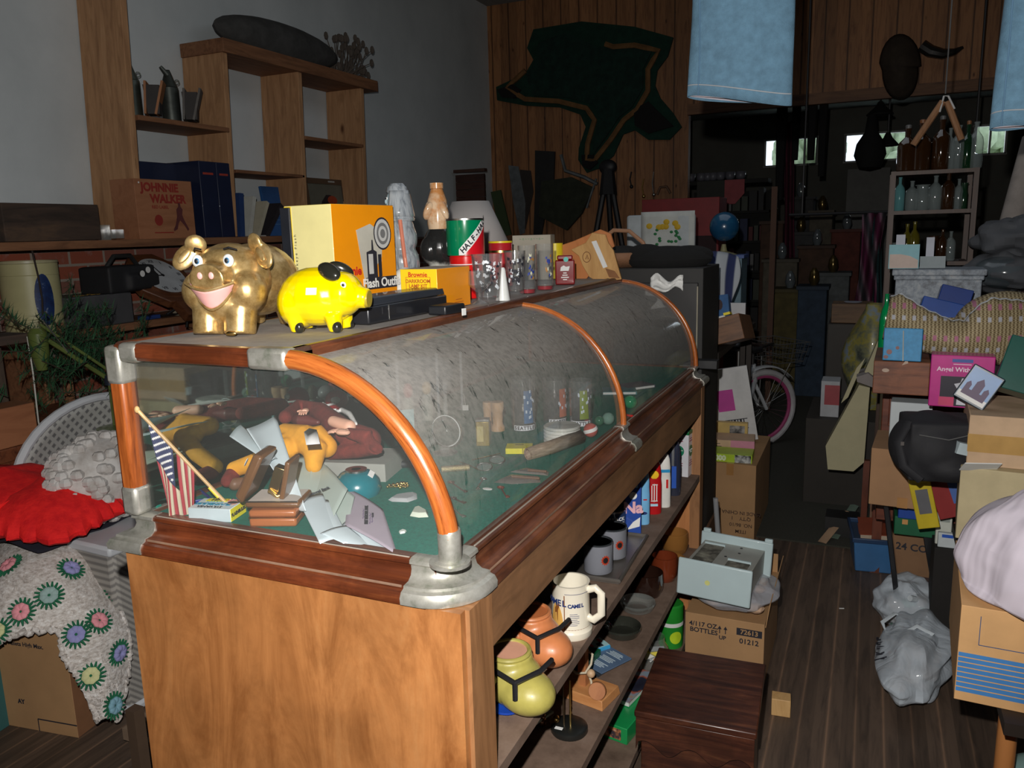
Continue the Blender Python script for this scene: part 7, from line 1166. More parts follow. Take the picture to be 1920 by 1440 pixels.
# afghan
def proj_(p): d=V(p)-CAM; z=d.dot(CF); return 960+FPX*d.dot(CR)/z,720-FPX*d.dot(CU)/z
Oo=[P(-30,1005,y=.66),P(60,990,y=.66),P(150,1026,y=.68),P(205,1095,y=.70),P(240,1180,x=-.91),P(243,1235,x=-.90),P(234,1300,x=-.86),P(222,1350,x=-.84)]
Ii=[P(-30,1225,x=-1.12),P(10,1196,x=-1.09),P(62,1184,x=-1.03),P(112,1184,x=-.985),P(122,1228,x=-.955),P(150,1270,x=-.92),P(168,1305,x=-.89),P(186,1352,x=-.87)]
def cr_(L_,t):
    t=t*(len(L_)-1); i=min(int(t),len(L_)-2); f=t-i; p=[L_[max(i-1,0)],L_[i],L_[i+1],L_[min(i+2,len(L_)-1)]]
    return .5*((2*p[1])+(p[2]-p[0])*f+(2*p[0]-5*p[1]+4*p[2]-p[3])*f*f+(3*p[1]-p[0]-3*p[2]+p[3])*f**3)
def afg(u,v):
    a=cr_(Oo,u); b=cr_(Ii,u); q=a.lerp(b,v); bul=.07*math.sin(PI*v)*(1-.5*u); q=q+V((.55,-.5,.75)).normalized()*bul; q+=V((.6,-.6,.3))*.010*(noise.noise(q*9)+.5*noise.noise(q*22)); e=.006*math.sin(u*110)*(1 if v in(0,1) else 0); return q+V((0,0,e))
AFG=pattern(lambda n: ramp(n,nz(n,coords(n,(1,1,2.5)),55,5,.75),[(.3,(.28,.24,.21)),(.48,(.58,.53,.49)),(.68,(.82,.80,.78))]),.95,bmp=1.0)
ao=Oo[2].copy(); af=thing('granny_afghan','white crocheted afghan with pink, lilac and blue flowers draped over the cartons','blanket',ao); NU,NV=120,44
g=G().grid(lambda u,v:afg(u,v)-ao,NU,NV); rr2=random.Random(1)
for q in range(len(g.v)): g.v[q]+=V((rr2.uniform(-1,1),rr2.uniform(-1,1),rr2.uniform(-1,1)))*.0022
part('crochet_cloth',g,AFG,af,solid=.008)
part('shell_edging',G().tube([afg(i/90,1)-ao+V((.004*math.sin(i*2.1),-.004,.004*math.cos(i*2.3))) for i in range(91)],[.006+.005*abs(math.sin(i*1.1)) for i in range(91)],8),AFG,af); part('shell_edging',G().tube([afg(i/90,0)-ao+V((.004*math.sin(i*2.1),-.004,.004*math.cos(i*2.3))) for i in range(91)],[.006+.005*abs(math.sin(i*1.1)) for i in range(91)],8),AFG,af)
FC={'b':(.22,.42,.52),'p':(.75,.30,.34),'l':(.30,.30,.58),'t':(.3,.42,.4),'y':(.62,.62,.32)}
pts=[(a,b,afg(a,b)) for a in [i/80 for i in range(81)] for b in [j/24 for j in range(25)]]; pp_=[(a,b,proj_(c)) for a,b,c in pts]
for px,py,c in ((55,1008,'b'),(20,1060,'p'),(133,1070,'l'),(45,1148,'p'),(92,1118,'t'),(146,1192,'l'),(181,1168,'p'),(216,1222,'l'),(174,1268,'y'),(208,1322,'b'),(4,1222,'y'),(213,1118,'y')):
    a,b,_=min(pp_,key=lambda q:(q[2][0]-px)**2+(q[2][1]-py)**2); a=min(max(a,.02),.98); b=min(max(b,.06),.94)
    c0_=afg(a,b); du=(afg(a+.01,b)-afg(a-.01,b)).normalized(); dv=(afg(a,b+.02)-afg(a,b-.02)).normalized(); nn=du.cross(dv).normalized(); nn=nn if nn.dot(CAM-c0_)>0 else -nn; dv=nn.cross(du)
    g=G(); g.T=Matrix(((du.x,dv.x,nn.x,c0_.x-ao.x),(du.y,dv.y,nn.y,c0_.y-ao.y),(du.z,dv.z,nn.z,c0_.z-ao.z),(0,0,0,1)))@Matrix.Translation((0,0,.009))@Matrix.Scale(1.3,4)
    for k in range(18):
        t=k*2*PI/18; g.tube([(.016*math.cos(t),.016*math.sin(t),.001),(.034*math.cos(t+.1),.034*math.sin(t+.1),.002)],[.0045,.002],5,1)
    g.add([(.022*math.cos(k*PI/9),.022*math.sin(k*PI/9),.002) for k in range(18)],[tuple(range(18))],1)
    for k in range(8): t=k*PI/4; g.ball((.012*math.cos(t),.012*math.sin(t),.006),(.0095,.0095,.006),0,8,5)
    part('flower_motif',g,[M(FC[c],.9,bmp=.5),M((.01,.13,.06),.9)],af)
solo('wooden_post','dark brown wooden stake leaning by the near left corner of the case','stake',G().box((0,0,.22),(.03,.03,.46)),M((.06,.035,.02),.7),P(250,1340,x=-.55)*0+V((-.33,.19,0)))
solo('wooden_pallet','dark wooden frame with pale cloth on the floor behind the afghan','pallet',G().box((0,0,.05),(.10,.5,.02)).box((-.12,.0,.06),(.04,.5,.04)).box((.12,0,.06),(.04,.5,.04)),[M((.22,.15,.1),.8)],(-.66,.75,.0))
# ---------------- plank wall hangings ----------------
def flat(name,label,cat,pts,y,th,m,parent=None,hole=None,bev=0,org=None):
    a=[P(*q,y=y) for q in pts]; c=sum(a,V())/len(a) if org is None else org; n=len(a); g=G().add([tuple(x-c) for x in a]+[(x.x-c.x,x.y-c.y+th,x.z-c.z) for x in a],[tuple(range(n)),tuple(range(2*n-1,n-1,-1))]+[(i,(i+1)%n,(i+1)%n+n,i+n) for i in range(n)])
    if parent: return part(name,g,m,parent,bev=bev)
    return solo(name,label,cat,g,m,tuple(c),bev=bev)
BS_=[(930,163),(932,188),(985,198),(1048,201),(1088,215),(1098,238),(1085,278),(1084,300),(1100,324),(1122,316),(1150,292),(1168,252),(1190,244),(1215,262),(1255,262),(1278,238),(1262,212),(1238,184),(1228,160),(1232,132),(1252,105),(1262,70),(1190,50),(1090,40),(1000,55),(988,90),(1000,112),(985,138),(958,150)]
c0=P(1100,170,y=7.24); bsk=thing('bear_skin_rug','dark bear skin rug with green felt backing and brown trim spread on the plank wall','animal hide',c0)
GF=M((.006,.035,.022),.95,var=.3,bmp=.5); TR=M((.20,.10,.035),.9,var=.3); FUR=M((.008,.007,.007),.95,bmp=1,bs=80)
flat('felt_border',0,0,BS_,7.26,.03,GF,bsk,org=c0)
cx_,cy_=1100,165
def ins(k): return [(cx_+(x-cx_)*k,cy_+(y-cy_)*k) for x,y in BS_]
tr=[P(x,y,y=7.235)-c0 for x,y in [(985,132),(950,165),(985,186),(1048,190),(1100,203),(1115,225),(1102,270),(1100,300),(1115,300),(1145,262),(1170,225),(1195,205),(1215,170),(1215,130),(1235,95),(1190,85),(1150,88),(1120,77)]]
part('brown_trim',G().tube([tr[i].lerp(tr[i+1],t) for i in range(len(tr)-1) for t in (0,.5)],.028,6),TR,bsk)
flat('dark_hide',0,0,[(1010,80),(1003,118),(985,140),(1000,180),(1060,182),(1110,195),(1125,222),(1112,262),(1112,290),(1135,258),(1160,220),(1185,200),(1205,165),(1205,130),(1222,95),(1180,90),(1120,88),(1060,60)],7.232,.02,M((.006,.028,.02),.95,var=.4,bmp=.6),bsk,org=c0)
for pts in ([(932,168),(940,182),(965,184),(975,168),(960,158)],[(1090,290),(1092,312),(1105,318),(1120,305),(1112,290)],[(1188,205),(1190,235),(1215,250),(1262,236),(1240,215),(1215,190)]): flat('fur_paw',0,0,pts,7.215,.04,FUR,bsk,org=c0)
SAWM=M((.22,.24,.25),.45,.6,var=.3)
flat('hand_saw','long tapered grey saw blade hanging below the bear skin, left one','saw',[(953,310),(972,312),(985,380),(984,437),(975,440),(962,380)],7.26,.01,SAWM)
flat('hand_saw','dark rusty saw hanging beside the grey tapered blade','saw',[(975,318),(995,320),(1000,360),(985,430),(975,360)],7.27,.01,M((.05,.04,.035),.6,.4))
flat('sheath','black leather sheath with metal top hanging on the plank wall','sheath',[(1003,282),(1040,284),(1038,340),(1022,400),(1015,440),(1000,440),(1003,360)],7.24,.03,M((.014,.014,.014),.6,var=.3))
flat('green_board','dull green board leaning at the foot of the plank wall','board',[(920,360),(938,356),(958,440),(938,444)],7.2,.03,M((.05,.08,.03),.8))
flat('canvas_bag','dark olive canvas bag hung by one corner on the plank wall','bag',[(1015,340),(1070,332),(1112,352),(1090,400),(1062,432),(1010,405)],7.2,.06,M((.03,.035,.022),.95,var=.3,bmp=.4))
g=G()
a=P(1055,300,y=7.2)
g.tube([P(1052,290,y=7.2)-a,P(1060,320,y=7.2)-a,P(1095,332,y=7.2)-a,P(1120,345,y=7.2)-a],.02,6); g.tube([P(1118,335,y=7.2)-a,P(1100,390,y=7.2)-a],.012,6); solo('bow_saw','grey metal bow saw frame above the canvas bag','saw',g,SAWM,a)
o=thing('tripod','black wooden surveying tripod standing before the plank wall','tripod',P(1142,470,y=6.6)); o.location.z=0; g=G(); tp=P(1140,345,y=6.6)-o.location
part('head',G().tube([tp+V((0,0,.14)),tp+V((0,0,-.1))],[.06,.09],10).ball(tp+V((0,0,.16)),(.09,.05,.07)),BLK,o)
for dx,dy in ((-.42,-.1),(.42,-.1),(0,.4)): part('leg',G().tube([tp+V((dx*.1,0,-.05)),V((dx,dy,0))],.028,8),BLK,o)
for i,(x,y0,y1,lb,m) in enumerate(((1184,322,350,'small dark hook with handle on the plank wall',BLK),(1207,335,368,'small brass-tipped hook hanging on the plank wall',BRASS),(1226,322,365,'white-tipped thin hook on the plank wall',STEEL))):
    a=P(x,y0,y=7.27); solo('wall_hook',lb,'hook',G().tube([V(),P(x-3,(y0+y1)/2,y=7.27)-a,P(x,y1,y=7.27)-a],.008,6).ball(P(x,y1,y=7.25)-a,.02),m,a)
g=G(); a=P(1245,350,y=7.2); g.tube([P(1232,365,y=7.2)-a,P(1238,351,y=7.2)-a,P(1250,350,y=7.2)-a,P(1257,362,y=7.2)-a],.014,6); solo('cane_handle','curved brown walking cane hooked by the plank wall','cane',g,M((.12,.06,.03),.5),a)
# brown slatted panel
a=P(588,316,y=6.3); b=P(905,318,y=6.3); s=(b.x-a.x,.04,b.z)
o=thing('slatted_panel','wide dark brown slatted wooden panel standing against the grey wall','panel',((a.x+b.x)/2,6.34,0)); 
x0=max(a.x,-2.6); s=(b.x-x0,.04,b.z); o.location.x=(x0+b.x)/2
g=G()
for i in range(int(s[2]/.075)): g.box((0,0,.0375+i*.075),(s[0],.03,.071))
part('slats',g,wood((.030,.010,.006),(.06,.02,.012),'x',5,.6,8),o); part('top_cap',G().box((0,0,s[2]),(s[0]+.03,.06,.03)),M((.07,.03,.018),.6),o)
# deer mount and horns on the header
mt=thing('trophy_mount','dark oval hide-covered trophy plaque with a black curved horn on the plank header','trophy',P(1688,130,y=7.15)); O=mt.location
part('plaque',G().grid(lambda u,v:(P(1688+38*v*math.cos(2*PI*u)*(1.0 if math.sin(2*PI*u)<0 else .85+.1*math.sin(2*PI*u)),125+ (62 if math.sin(2*PI*u)>0 else 60)*v*math.sin(2*PI*u),y=7.22-.16*(1-v*v))-O),28,8),M((.045,.032,.022),.9,var=.3,bmp=.6),mt,solid=.02)
def hp_(pts): return [P(*q,y=7.0)-O for q in pts]
part('horn',G().tube(hp_([(1728,85),(1745,96),(1768,101),(1790,97),(1806,88)]),[.05,.05,.042,.028,.01],10),M((.02,.018,.016),.3,coat=.6),mt)
# ---------------- behind the case ----------------
BLW=M((.018,.017,.016),.6,var=.2)
o,s=pxbox('black_cabinet','black wooden cabinet with drawers and white crumpled paper at the far end of the case','cabinet',1150,1316,503,690,2.14,.36,BLW,z0=0); done(o)
for z0,z1 in ((.70,.96),(.40,.66)): part('drawer',G().box((0,-s[1]/2-.006,s[2]*(z0+z1)/2),(s[0]*.9,.012,s[2]*(z1-z0))),M((.022,.02,.02),.5),o,bev=.003)
part('pale_edge',G().box((s[0]/2-.02,-s[1]/2-.013,s[2]*.83),(.005,.003,s[2]*.24)).box((s[0]/2-.03,-s[1]/2-.013,s[2]*.5),(.005,.003,s[2]*.25)),M((.3,.27,.2),.6),o)
pc=P(1252,532,y=2.12); g=G().grid(lambda u,v:V(((u-.5)*.13,-.006-.015*noise.noise(V((u*5,v*5,1))),(v-.5)*.05*(1+.4*math.sin(u*7))+.01*math.sin(u*9))),14,8); solo('paper_wad','white crumpled paper caught on the black cabinet drawer','paper',g,WHT,pc+V((0,-.012,0)),solid=.002)
FZ=s[2]
fp=P(1255,480,y=2.5); solo('fur_cloth','black furry cloth heaped on the black cabinet','cloth',G().ball((0,0,.03),(.19,.16,.055)).ball((-.08,-.05,.05),(.09,.08,.045)).ball((.09,.02,.045),(.10,.09,.04)),M((.008,.008,.008),.98,bmp=1,bs=90),(fp.x+.03,2.33,FZ))
bk_=thing('basket','small brown wicker basket with arched handle and black lining behind the pig plaque','basket',(P(1165,500,y=2.35).x+.02,2.30,FZ)); part('basket_body',G().open_lathe([(.07,0),(.11,.06)],24),M((.25,.12,.06),.7,bmp=.8,bs=120),bk_,solid=.008); part('handle',G().tube([(-.11,0,.05),(-.10,0,.11),(-.04,0,.155),(.03,0,.15),(.09,0,.10),(.11,0,.05)],.009,8),M((.35,.18,.1),.6,bmp=.5),bk_); part('black_lining',G().ball((0,0,.05),(.1,.1,.04)),M((.01,.01,.01),.95),bk_)
solo('black_bracket','small black block at the far right corner of the case','block',G().box((0,0,.02),(.10,.05,.035)),BLK,P(1318,682,y=2.1)+V((.01,-.0,-.02)),bev=.003)
# trestle table with clutter, red shelf, chair
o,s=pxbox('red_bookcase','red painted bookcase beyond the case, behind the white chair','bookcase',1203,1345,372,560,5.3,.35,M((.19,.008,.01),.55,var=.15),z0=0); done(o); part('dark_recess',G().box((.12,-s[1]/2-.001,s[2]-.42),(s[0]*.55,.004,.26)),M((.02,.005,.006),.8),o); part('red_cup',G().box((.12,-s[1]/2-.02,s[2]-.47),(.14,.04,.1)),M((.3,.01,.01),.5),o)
o=thing('chair','white chair with a yellow rose embroidered cloth over its back, behind the black cabinet','chair',(P(1240,430,y=3.45).x,3.45,0)); zt_=P(1240,402,y=3.45).z; a=P(1176,430,y=3.45).x-o.location.x; b=P(1304,430,y=3.45).x-o.location.x
part('back',G().box(((a+b)/2,0,zt_-.14),(b-a,.04,.28)),M((.42,.46,.48),.5),o,bev=.015); part('seat',G().box(((a+b)/2,-.22,.45),(b-a,.42,.04)),M((.42,.46,.48),.5),o,bev=.01)
for x in (a+.02,b-.02):
    for y in (0,-.4): part('leg',G().box((x,y,zt_/2-.1 if y==0 else .22),(.03,.03,zt_-.2 if y==0 else .44)),M((.42,.46,.48),.5),o)
cl_=part('flower_cloth',G().grid(lambda u,v:V((b-.30+.30*u,-.026-.01*math.sin(u*6),zt_+.015-.22*v)),10,8),M((.5,.52,.5),.9),o,solid=.004); g=G(); r2=random.Random(6)
for i in range(7): g.ball((b-.25+r2.random()*.2,-.04,zt_-.03-.05*r2.random()),(.018,.004,.016),0,8,5)
for i in range(16): g.ball((b-.22+r2.random()*.15,-.04,zt_-.06-.13*r2.random()),(.010,.004,.008),1,6,4)
part('yellow_roses',g,[M((.55,.35,.02),.8),M((.02,.16,.05),.8)],cl_)
gb=P(1358,425,y=3.75); o=thing('globe','blue desk globe on a stand beside the red bookcase','globe',(gb.x,3.75,gb.z-.16)); part('ball',G().ball((0,0,.16),.085),pattern(lambda n: ramp(n,nz(n,coords(n),9,4),[(.48,(.01,.07,.16)),(.6,(.02,.11,.2)),(.66,(.12,.14,.06))]),.25,coat=.8),o); part('stand',G().lathe([(.08,0),(.02,.02),(.012,.06)],18),M((.3,.28,.15),.5),o)
TZ=P(1350,655,y=2.72).z-.01
o=thing('side_table','small dark table beside the bicycle carrying the tray, folder and globe','table',(.19,3.3,0)); x0=P(1316,655,y=2.72).x; x1=P(1352,655,y=2.72).x; o.location.x=(x0+x1)/2; part('table_top',G().box((0,0,TZ-.015),(x1-x0,1.3,.03)),M((.03,.02,.015),.6),o)
for x in (-1,1):
    for y in (-.6,.6): part('leg',G().box((x*((x1-x0)/2-.03),y,(TZ-.03)/2),(.035,.035,TZ-.03)),M((.03,.02,.015),.6),o)
solo('book_stack','stack of pale blue magazines under the globe','magazines',G().box((0,0,(gb.z-.18-TZ)/2),(.24,.22,gb.z-.18-TZ)).box((.02,.0,gb.z-.17-TZ),(.22,.2,.018),1),[M((.12,.2,.25),.6),M((.05,.1,.3),.5)],(gb.x+.0,3.75,TZ))
sc_st=P(1338,520,y=3.1); solo('striped_cloth','navy and white striped cloth hanging over the table edge','cloth',G().grid(lambda u,v:V(((u-.5)*.24+.02*math.sin(v*4),.02*math.sin(u*9)-.10*math.sin(v*PI/2),.22*(1-v)-.12+.03*math.sin(u*PI))),14,12),pattern(lambda n: ramp(n,math_(n,'PINGPONG',sepc(n)[0],.045),[(.018,(.02,.03,.10)),(.022,(.42,.45,.48))]),.9),sc_st,solid=.01)
o,s=pxbox('denim_folder','blue denim-covered folder with a dark patch leaning by the black cabinet','folder',1312,1370,556,618,2.75,.05,M((.05,.13,.30),.9,var=.2,bmp=.4)); done(o); o.rotation_euler=(R(-14),R(-8),0); part('dark_patch',G().at((.03,-s[1]/2-.001,s[2]*.7),(PI/2,0,0)).prism(ell(12,.014,.025),.001),M((.05,.03,.03),.8),o)
o,s=pxbox('wooden_tray','brown grained wooden tray with papers and a yellow tag below the denim folder','tray',1318,1400,604,652,2.7,.3,wood((.07,.03,.015),(.2,.09,.04),'x',8,.5,8)); done(o); o.rotation_euler=(R(-8),R(-16),0); part('white_papers',G().box((-.05,-.10,s[2]+.005),(.16,.03,.01)),PAPER,o); part('yellow_tag',G().box((.045,-.12,s[2]+.012),(.03,.05,.012)),YEL,o)
BZ=P(1350,655,y=2.7).z
o,s=pxbox('white_board','plain white board standing behind the denim folder','board',1357,1397,568,606,2.98,.02,M((.5,.5,.52),.5)); done(o)
# ---------------- bicycle ----------------
bi=thing('bicycle','white cruiser bicycle with pink rims and a wire front basket, in the aisle','bicycle',(.45,4.0,0)); O=V((.45,4.0,0))
BWH=M((.48,.50,.52),.3,coat=.6); PNK=M((.42,.07,.19),.4); TIRE=M((.50,.49,.50),.6); CHR=STEEL
def wheel(c,ang,r_,lbl):
    d=V((math.sin(ang),math.cos(ang),0)); up=V((0,0,1)); n_=d.cross(up); w_=part('wheel',G().tube([c+d*(r_-.022)*math.cos(2*PI*i/36)+up*(r_-.022)*math.sin(2*PI*i/36) for i in range(36)],.024,10,closed=True),TIRE,bi)
    part('rim',G().tube([c+d*(r_-.052)*math.cos(2*PI*i/36)+up*(r_-.052)*math.sin(2*PI*i/36) for i in range(36)],.014,8,closed=True),PNK,w_); g=G()
    for i in range(28): a=2*PI*i/28; g.tube([c+n_*(.02 if i%2 else -.02),c+d*(r_-.06)*math.cos(a)+up*(r_-.06)*math.sin(a)],.0013,4)
    part('spokes',g,CHR,w_); part('hub',G().tube([c-n_*.035,c+n_*.035],.022,12),CHR,w_); return d,n_
fc=V((.181,.848,.285)); rc_=V((.03,.12,.285)); d1,n1=wheel(fc,R(46),.285,0); d2,n2=wheel(rc_,R(14),.285,0)
dr_=(fc-rc_).normalized(); dr_.z=0; up=V((0,0,1)); hd=fc-d1*.10+up*.33; hb=fc-d1*.08+up*.20; bb=rc_+dr_*.36+up*.0; st=rc_+dr_*.22+up*.38
def ft(name,pts,r_,m=BWH): return part(name,G().tube(pts,r_,10),m,bi)
ft('head_tube',[hd,hb],.022); ft('frame_tube',[hb,bb+up*.02],.020); ft('frame_tube',[hd-up*.03,(hd+st)/2-up*.12,st-up*.12],.018); ft('frame_tube',[st,bb],.018); ft('stay',[bb,rc_],.012); ft('stay',[st-up*.08,rc_],.010)
for s_ in (-1,1): ft('fork',[hb+n1*.0,hb+n1*s_*.04-up*.05,fc+n1*s_*.045],.013)
def fender(c,d,r_,a0,a1,n_,m): 
    return part('fender',G().grid(lambda u,v:c+d*r_*math.cos(a0+(a1-a0)*u)+up*(r_*math.sin(a0+(a1-a0)*u)-.012*abs(2*v-1)**2)+n_*(v-.5)*.07,24,6),m,bi,solid=.003)
fender(fc,d1,.315,R(40),R(170),n1,BWH); fender(rc_,d2,.315,R(15),R(185),n2,BWH)
ft('seat_post',[st,st+up*.12],.013,CHR); sd=part('saddle',G().ball(st+up*.16-dr_*.02,(.075,.13,.045)),M((.015,.012,.014),.5,coat=.3),bi); ft('stem',[hd,hd+up*.13],.012,CHR)
hbt=hd+up*.14; ft('handlebar',[hbt-n1*.28-d1*.18+up*.02,hbt-n1*.24-d1*.02+up*.04,hbt-n1*.08+d1*.03,hbt+n1*.08+d1*.03,hbt+n1*.24-d1*.02+up*.04,hbt+n1*.28-d1*.18+up*.02],.011,CHR)
for s_ in (-1,1): ft('grip',[hbt+n1*s_*.275-d1*.14+up*.02,hbt+n1*s_*.29-d1*.24+up*.01],.017,BLK)
g=G(); bc=hd+d1*.20+up*.02; BWm=M((.12,.12,.12),.4,.6)
def bk3(a,b,z): return bc+n1*a+d1*b+up*z
for z,k in ((.14,1),(.07,.92),(0,.82)): g.tube([bk3(-.2*k,-.13*k,z),bk3(.2*k,-.13*k,z),bk3(.2*k,.13*k,z),bk3(-.2*k,.13*k,z)],.0035,5,closed=True)
for i in range(11):
    a=-.2+.04*i
    for b in (-.13,.13): g.tube([bk3(a,b,.14),bk3(a*.82,b*.82,0)],.0016,4)
for i in range(7):
    b=-.13+.0433*i
    for a in (-.2,.2): g.tube([bk3(a,b,.14),bk3(a*.82,b*.82,0)],.0016,4)
part('wire_basket',g,M((.16,.16,.16),.4,.5),bi); g=G().tube([bc-n1*.16+up*0,fc-n1*.05],.004,6).tube([bc+n1*.16,fc+n1*.05],.004,6); part('basket_strut',g,CHR,bi)
part('crank',G().tube([bb-n2*.06,bb+n2*.06],.02,12).lathe([(.07,0),(.07,.004)],24,tuple(bb)) if 0 else G().tube([bb-n2*.06,bb+n2*.06],.02,12),BLK,bi); part('pedal',G().box(tuple(bb+n2*.10-up*.12+dr_*.05),(.09,.06,.02)),M((.02,.02,.02),.5),bi); part('pedal_reflector',G().box(tuple(bb+n2*.10-up*.12+dr_*.05-V((0,.032,0))),(.05,.004,.012)),M((.7,.2,.02),.3),bi); part('crank_arm',G().tube([bb+n2*.05,bb+n2*.06-up*.12+dr_*.05],.009,8),CHR,bi)
bpy.context.view_layer.update()
# ---------------- back room clutter ----------------
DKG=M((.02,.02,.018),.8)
pst=P(1453,350,y=6.0); solo('wooden_pole','slim reddish-brown wooden pole standing in the opening to the back room','pole',G().box((0,0,pst.z/2),(.045,.045,pst.z)),M((.10,.045,.025),.7),(pst.x,6.0,0))
for i,(x,w_,y1,y,lb) in enumerate(((1467,20,375,7.0,'thick black post hanging from the header, leftmost'),(1494,16,300,7.05,'long dark stocking shape hanging from the header, second from the left'),(1524,18,300,7.0,'long dark stocking shape hanging from the header, third from the left'),(1545,16,330,7.05,'long dark stocking shape hanging from the header, rightmost'))):
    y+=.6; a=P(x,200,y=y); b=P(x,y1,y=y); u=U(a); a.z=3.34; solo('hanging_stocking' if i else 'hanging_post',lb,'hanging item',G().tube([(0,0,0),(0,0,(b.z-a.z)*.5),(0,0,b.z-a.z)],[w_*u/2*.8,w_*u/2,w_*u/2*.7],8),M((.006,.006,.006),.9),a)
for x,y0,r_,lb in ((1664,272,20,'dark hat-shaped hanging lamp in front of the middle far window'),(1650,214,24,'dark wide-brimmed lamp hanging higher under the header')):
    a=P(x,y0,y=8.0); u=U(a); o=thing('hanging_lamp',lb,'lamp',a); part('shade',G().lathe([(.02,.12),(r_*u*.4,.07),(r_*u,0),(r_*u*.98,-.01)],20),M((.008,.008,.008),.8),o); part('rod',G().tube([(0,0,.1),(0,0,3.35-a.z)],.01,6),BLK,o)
a=P(1632,275,y=7.9); u=U(a); solo('hanging_gourd','dark pear-shaped sack hanging in front of the middle far window','sack',G().lathe([(.0,-.22),(.1,-.2),(.15,-.08),(.13,.03),(.06,.14),(.04,.30)],18),M((.008,.008,.008),.9),a)
o,s=pxbox('pinboard','grey board with a clipped pink end panel on the back room shelf','board',1306,1358,339,384,8.6,.03,M((.055,.055,.048),.8)); done(o); b=P(1395,384,y=8.6).x-P(1306,384,y=8.6).x; a=s[0]/2
part('pink_panel',G().at((a,-s[1]/2-.002,0),(PI/2,0,0)).prism([(0,0),((b-s[0])*.55,0),(b-s[0],s[2]*.42),(b-s[0],s[2]),(0,s[2])],.002),M((.42,.09,.10),.7),o)
o,s=pxbox('kitchen_shelf','long dark wall shelf carrying the row of cups in the back room','shelf',1285,1440,337,345,8.65,.3,DKG); done(o); KZ=P(1360,337,y=8.65).z
for i,x in enumerate((1294,1314,1326,1336,1350,1368,1388)):
    a=P(x,337,y=8.7); solo('coffee_cup','dull grey cup on the back room shelf, %s from the left'%(['first','second','third','fourth','fifth','sixth','seventh'][i]),'cup',G().open_lathe([(.035,0),(.05,.03),(.055,.09)],14),M((.16,.16,.19),.4,coat=.5),(a.x,8.72,KZ),group='cups on the back room shelf',solid=.006)
o,s=pxbox('refrigerator','pale grey cabinet standing below the middle far window','cabinet',1577,1655,316,560,9.6,.6,M((.13,.13,.12),.6),z0=0); done(o)
bcs=P(1375,400,y=8.9); SH=thing('bookshelf','dark bookshelf full of dim books and boxes in the back room','shelf unit',(bcs.x,9.0,0)); xa=P(1305,400,y=8.9).x; xb=P(1445,400,y=8.9).x; part('back_board',G().box(((xa+xb)/2-bcs.x,.15,1.0),(xb-xa,.03,2.0)),DKG,SH); zz_=[.35,.7,1.05,1.4,1.75]
for z in zz_: part('board',G().box(((xa+xb)/2-bcs.x,0,z),(xb-xa,.3,.03)),DKG,SH)
for x in (xa,xb): part('side',G().box((x-bcs.x,0,1.0),(.03,.3,2.0)),DKG,SH)
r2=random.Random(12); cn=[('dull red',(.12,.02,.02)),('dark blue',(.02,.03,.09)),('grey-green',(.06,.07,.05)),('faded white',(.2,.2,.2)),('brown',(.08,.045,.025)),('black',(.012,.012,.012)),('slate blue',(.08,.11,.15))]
orde=['first','second','third','fourth','fifth','sixth','seventh','eighth','ninth','tenth','eleventh','twelfth','thirteenth']
for k,z in enumerate(zz_):
    x=xa+.05; i=0
    while x<xb-.1 and i<13:
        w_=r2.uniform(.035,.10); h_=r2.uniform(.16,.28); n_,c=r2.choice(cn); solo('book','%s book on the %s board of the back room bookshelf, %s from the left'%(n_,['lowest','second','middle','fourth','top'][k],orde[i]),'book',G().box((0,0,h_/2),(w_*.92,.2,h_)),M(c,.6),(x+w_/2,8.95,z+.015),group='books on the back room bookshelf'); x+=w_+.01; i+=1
# hung blankets, mid aisle stock
def hang(name,label,cat,pts,y,m,d=.05):
    a=[P(*q,y=y) for q in pts]; o=a[0]; return a
def drape(name,label,cat,L,Rr,top,base,y,m,sk=0):
    a=P(L,top,y=y); b=P(Rr,top,y=y); c=P((L+Rr)/2+sk,base,y=y); w_=b.x-a.x; h_=a.z-c.z; o=solo(name,label,cat,G().grid(lambda u,v:V(((u-.5)*w_*(1-.25*math.sin(v*PI))+(c.x-(a.x+b.x)/2)*v,.05*math.sin(u*14+v*2),-h_*v)),26,12),m,((a.x+b.x)/2,y,a.z),solid=.012); return o
drape('hanging_blanket','striped pink and maroon blanket hanging in the back aisle','blanket',1618,1662,400,590,6.0,pattern(lambda n: ramp(n,math_(n,'PINGPONG',math_(n,'ADD',sepc(n)[0],math_(n,'MULTIPLY',sepc(n)[2],.25)),.07),[(.02,(.13,.015,.06)),(.04,(.25,.13,.18)),(.06,(.06,.06,.07))]),.9),-20)
drape('hanging_cloth','dark teal cloth hanging beside the pink blanket','cloth',1628,1655,402,600,6.06,M((.015,.05,.055),.9)); drape('hanging_garment','dark red and blue garment hanging in the back room','garment',1468,1490,230,500,7.75,M((.09,.012,.03),.9))
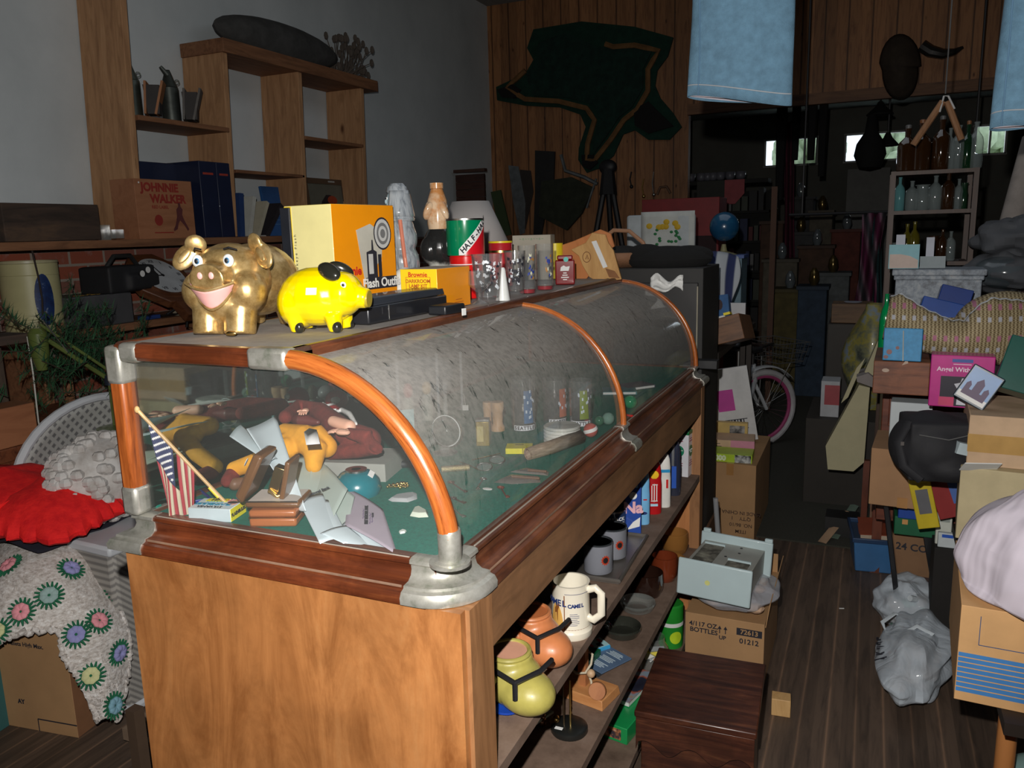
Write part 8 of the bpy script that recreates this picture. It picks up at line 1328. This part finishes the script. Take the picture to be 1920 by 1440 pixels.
solo('wall_rail','dark clothes rail above the hanging blankets','rail',G().tube([(0,0,0),(1.35,0,.0)],.012,8).tube([(1.3,0,0),(1.3,0,1.9)],.008,6).tube([(.1,0,0),(.1,0,1.9)],.008,6),BLK,(.66,6.0,P(1640,398,y=6.0).z))
AS=[('grey_box','box'),('wood_crate','crate'),('metal_tin','tin'),('covered_bin','bin'),('rolled_rug','rug')]
AN={'grey_box':'cardboard_box','wood_crate':'wood_crate','metal_tin':'metal_tin','covered_bin':'storage_bin','rolled_rug':'rolled_rug'}
k=0
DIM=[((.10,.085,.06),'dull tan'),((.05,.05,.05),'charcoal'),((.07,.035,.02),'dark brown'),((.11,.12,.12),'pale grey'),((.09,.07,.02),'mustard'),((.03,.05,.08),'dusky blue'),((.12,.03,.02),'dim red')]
desc=['on the floor at the left of the back aisle','stacked higher at the left of the back aisle','near the foot of the opening','under the hanging garment','in the middle of the back aisle','beside the pale grey cabinet','below the pink blanket','behind the bicycle basket','behind the wooden pole','against the far wall']
for i,(px,py,w_,h_,y) in enumerate(((1465,520,60,60,7.6),(1500,470,50,60,8.2),(1530,500,60,70,7.8),(1560,540,60,50,7.4),(1480,570,50,50,7.0),(1525,560,50,40,6.9),(1585,480,50,90,8.3),(1540,430,40,60,8.6),(1500,400,50,50,8.9),(1450,450,40,60,8.0))):
    a=P(px,py,y=y); u=U(a); c,nm=DIM[i%7]; kind=['cardboard_box','wood_crate','storage_bin'][i%3]
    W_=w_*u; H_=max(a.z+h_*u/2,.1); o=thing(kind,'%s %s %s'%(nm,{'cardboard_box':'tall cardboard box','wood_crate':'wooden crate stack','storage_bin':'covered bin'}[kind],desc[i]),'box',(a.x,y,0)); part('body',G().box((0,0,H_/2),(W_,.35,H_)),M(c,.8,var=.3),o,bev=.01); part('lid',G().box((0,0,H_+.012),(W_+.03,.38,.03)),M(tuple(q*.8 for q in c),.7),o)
    g=G(); g.lathe([(.03,0),(.05,.05),(.04,.12),(.015,.16)],12); solo('ornament','small %s ornament on the %s thing %s'%(['glass','brass'][i%2],nm,desc[i].replace(' of the back aisle',' aisle')),'ornament',g,[M((.12,.14,.15),.1,coat=1,spec=1),M((.2,.14,.05),.2,.8)][i%2],(a.x,y,H_+.027))
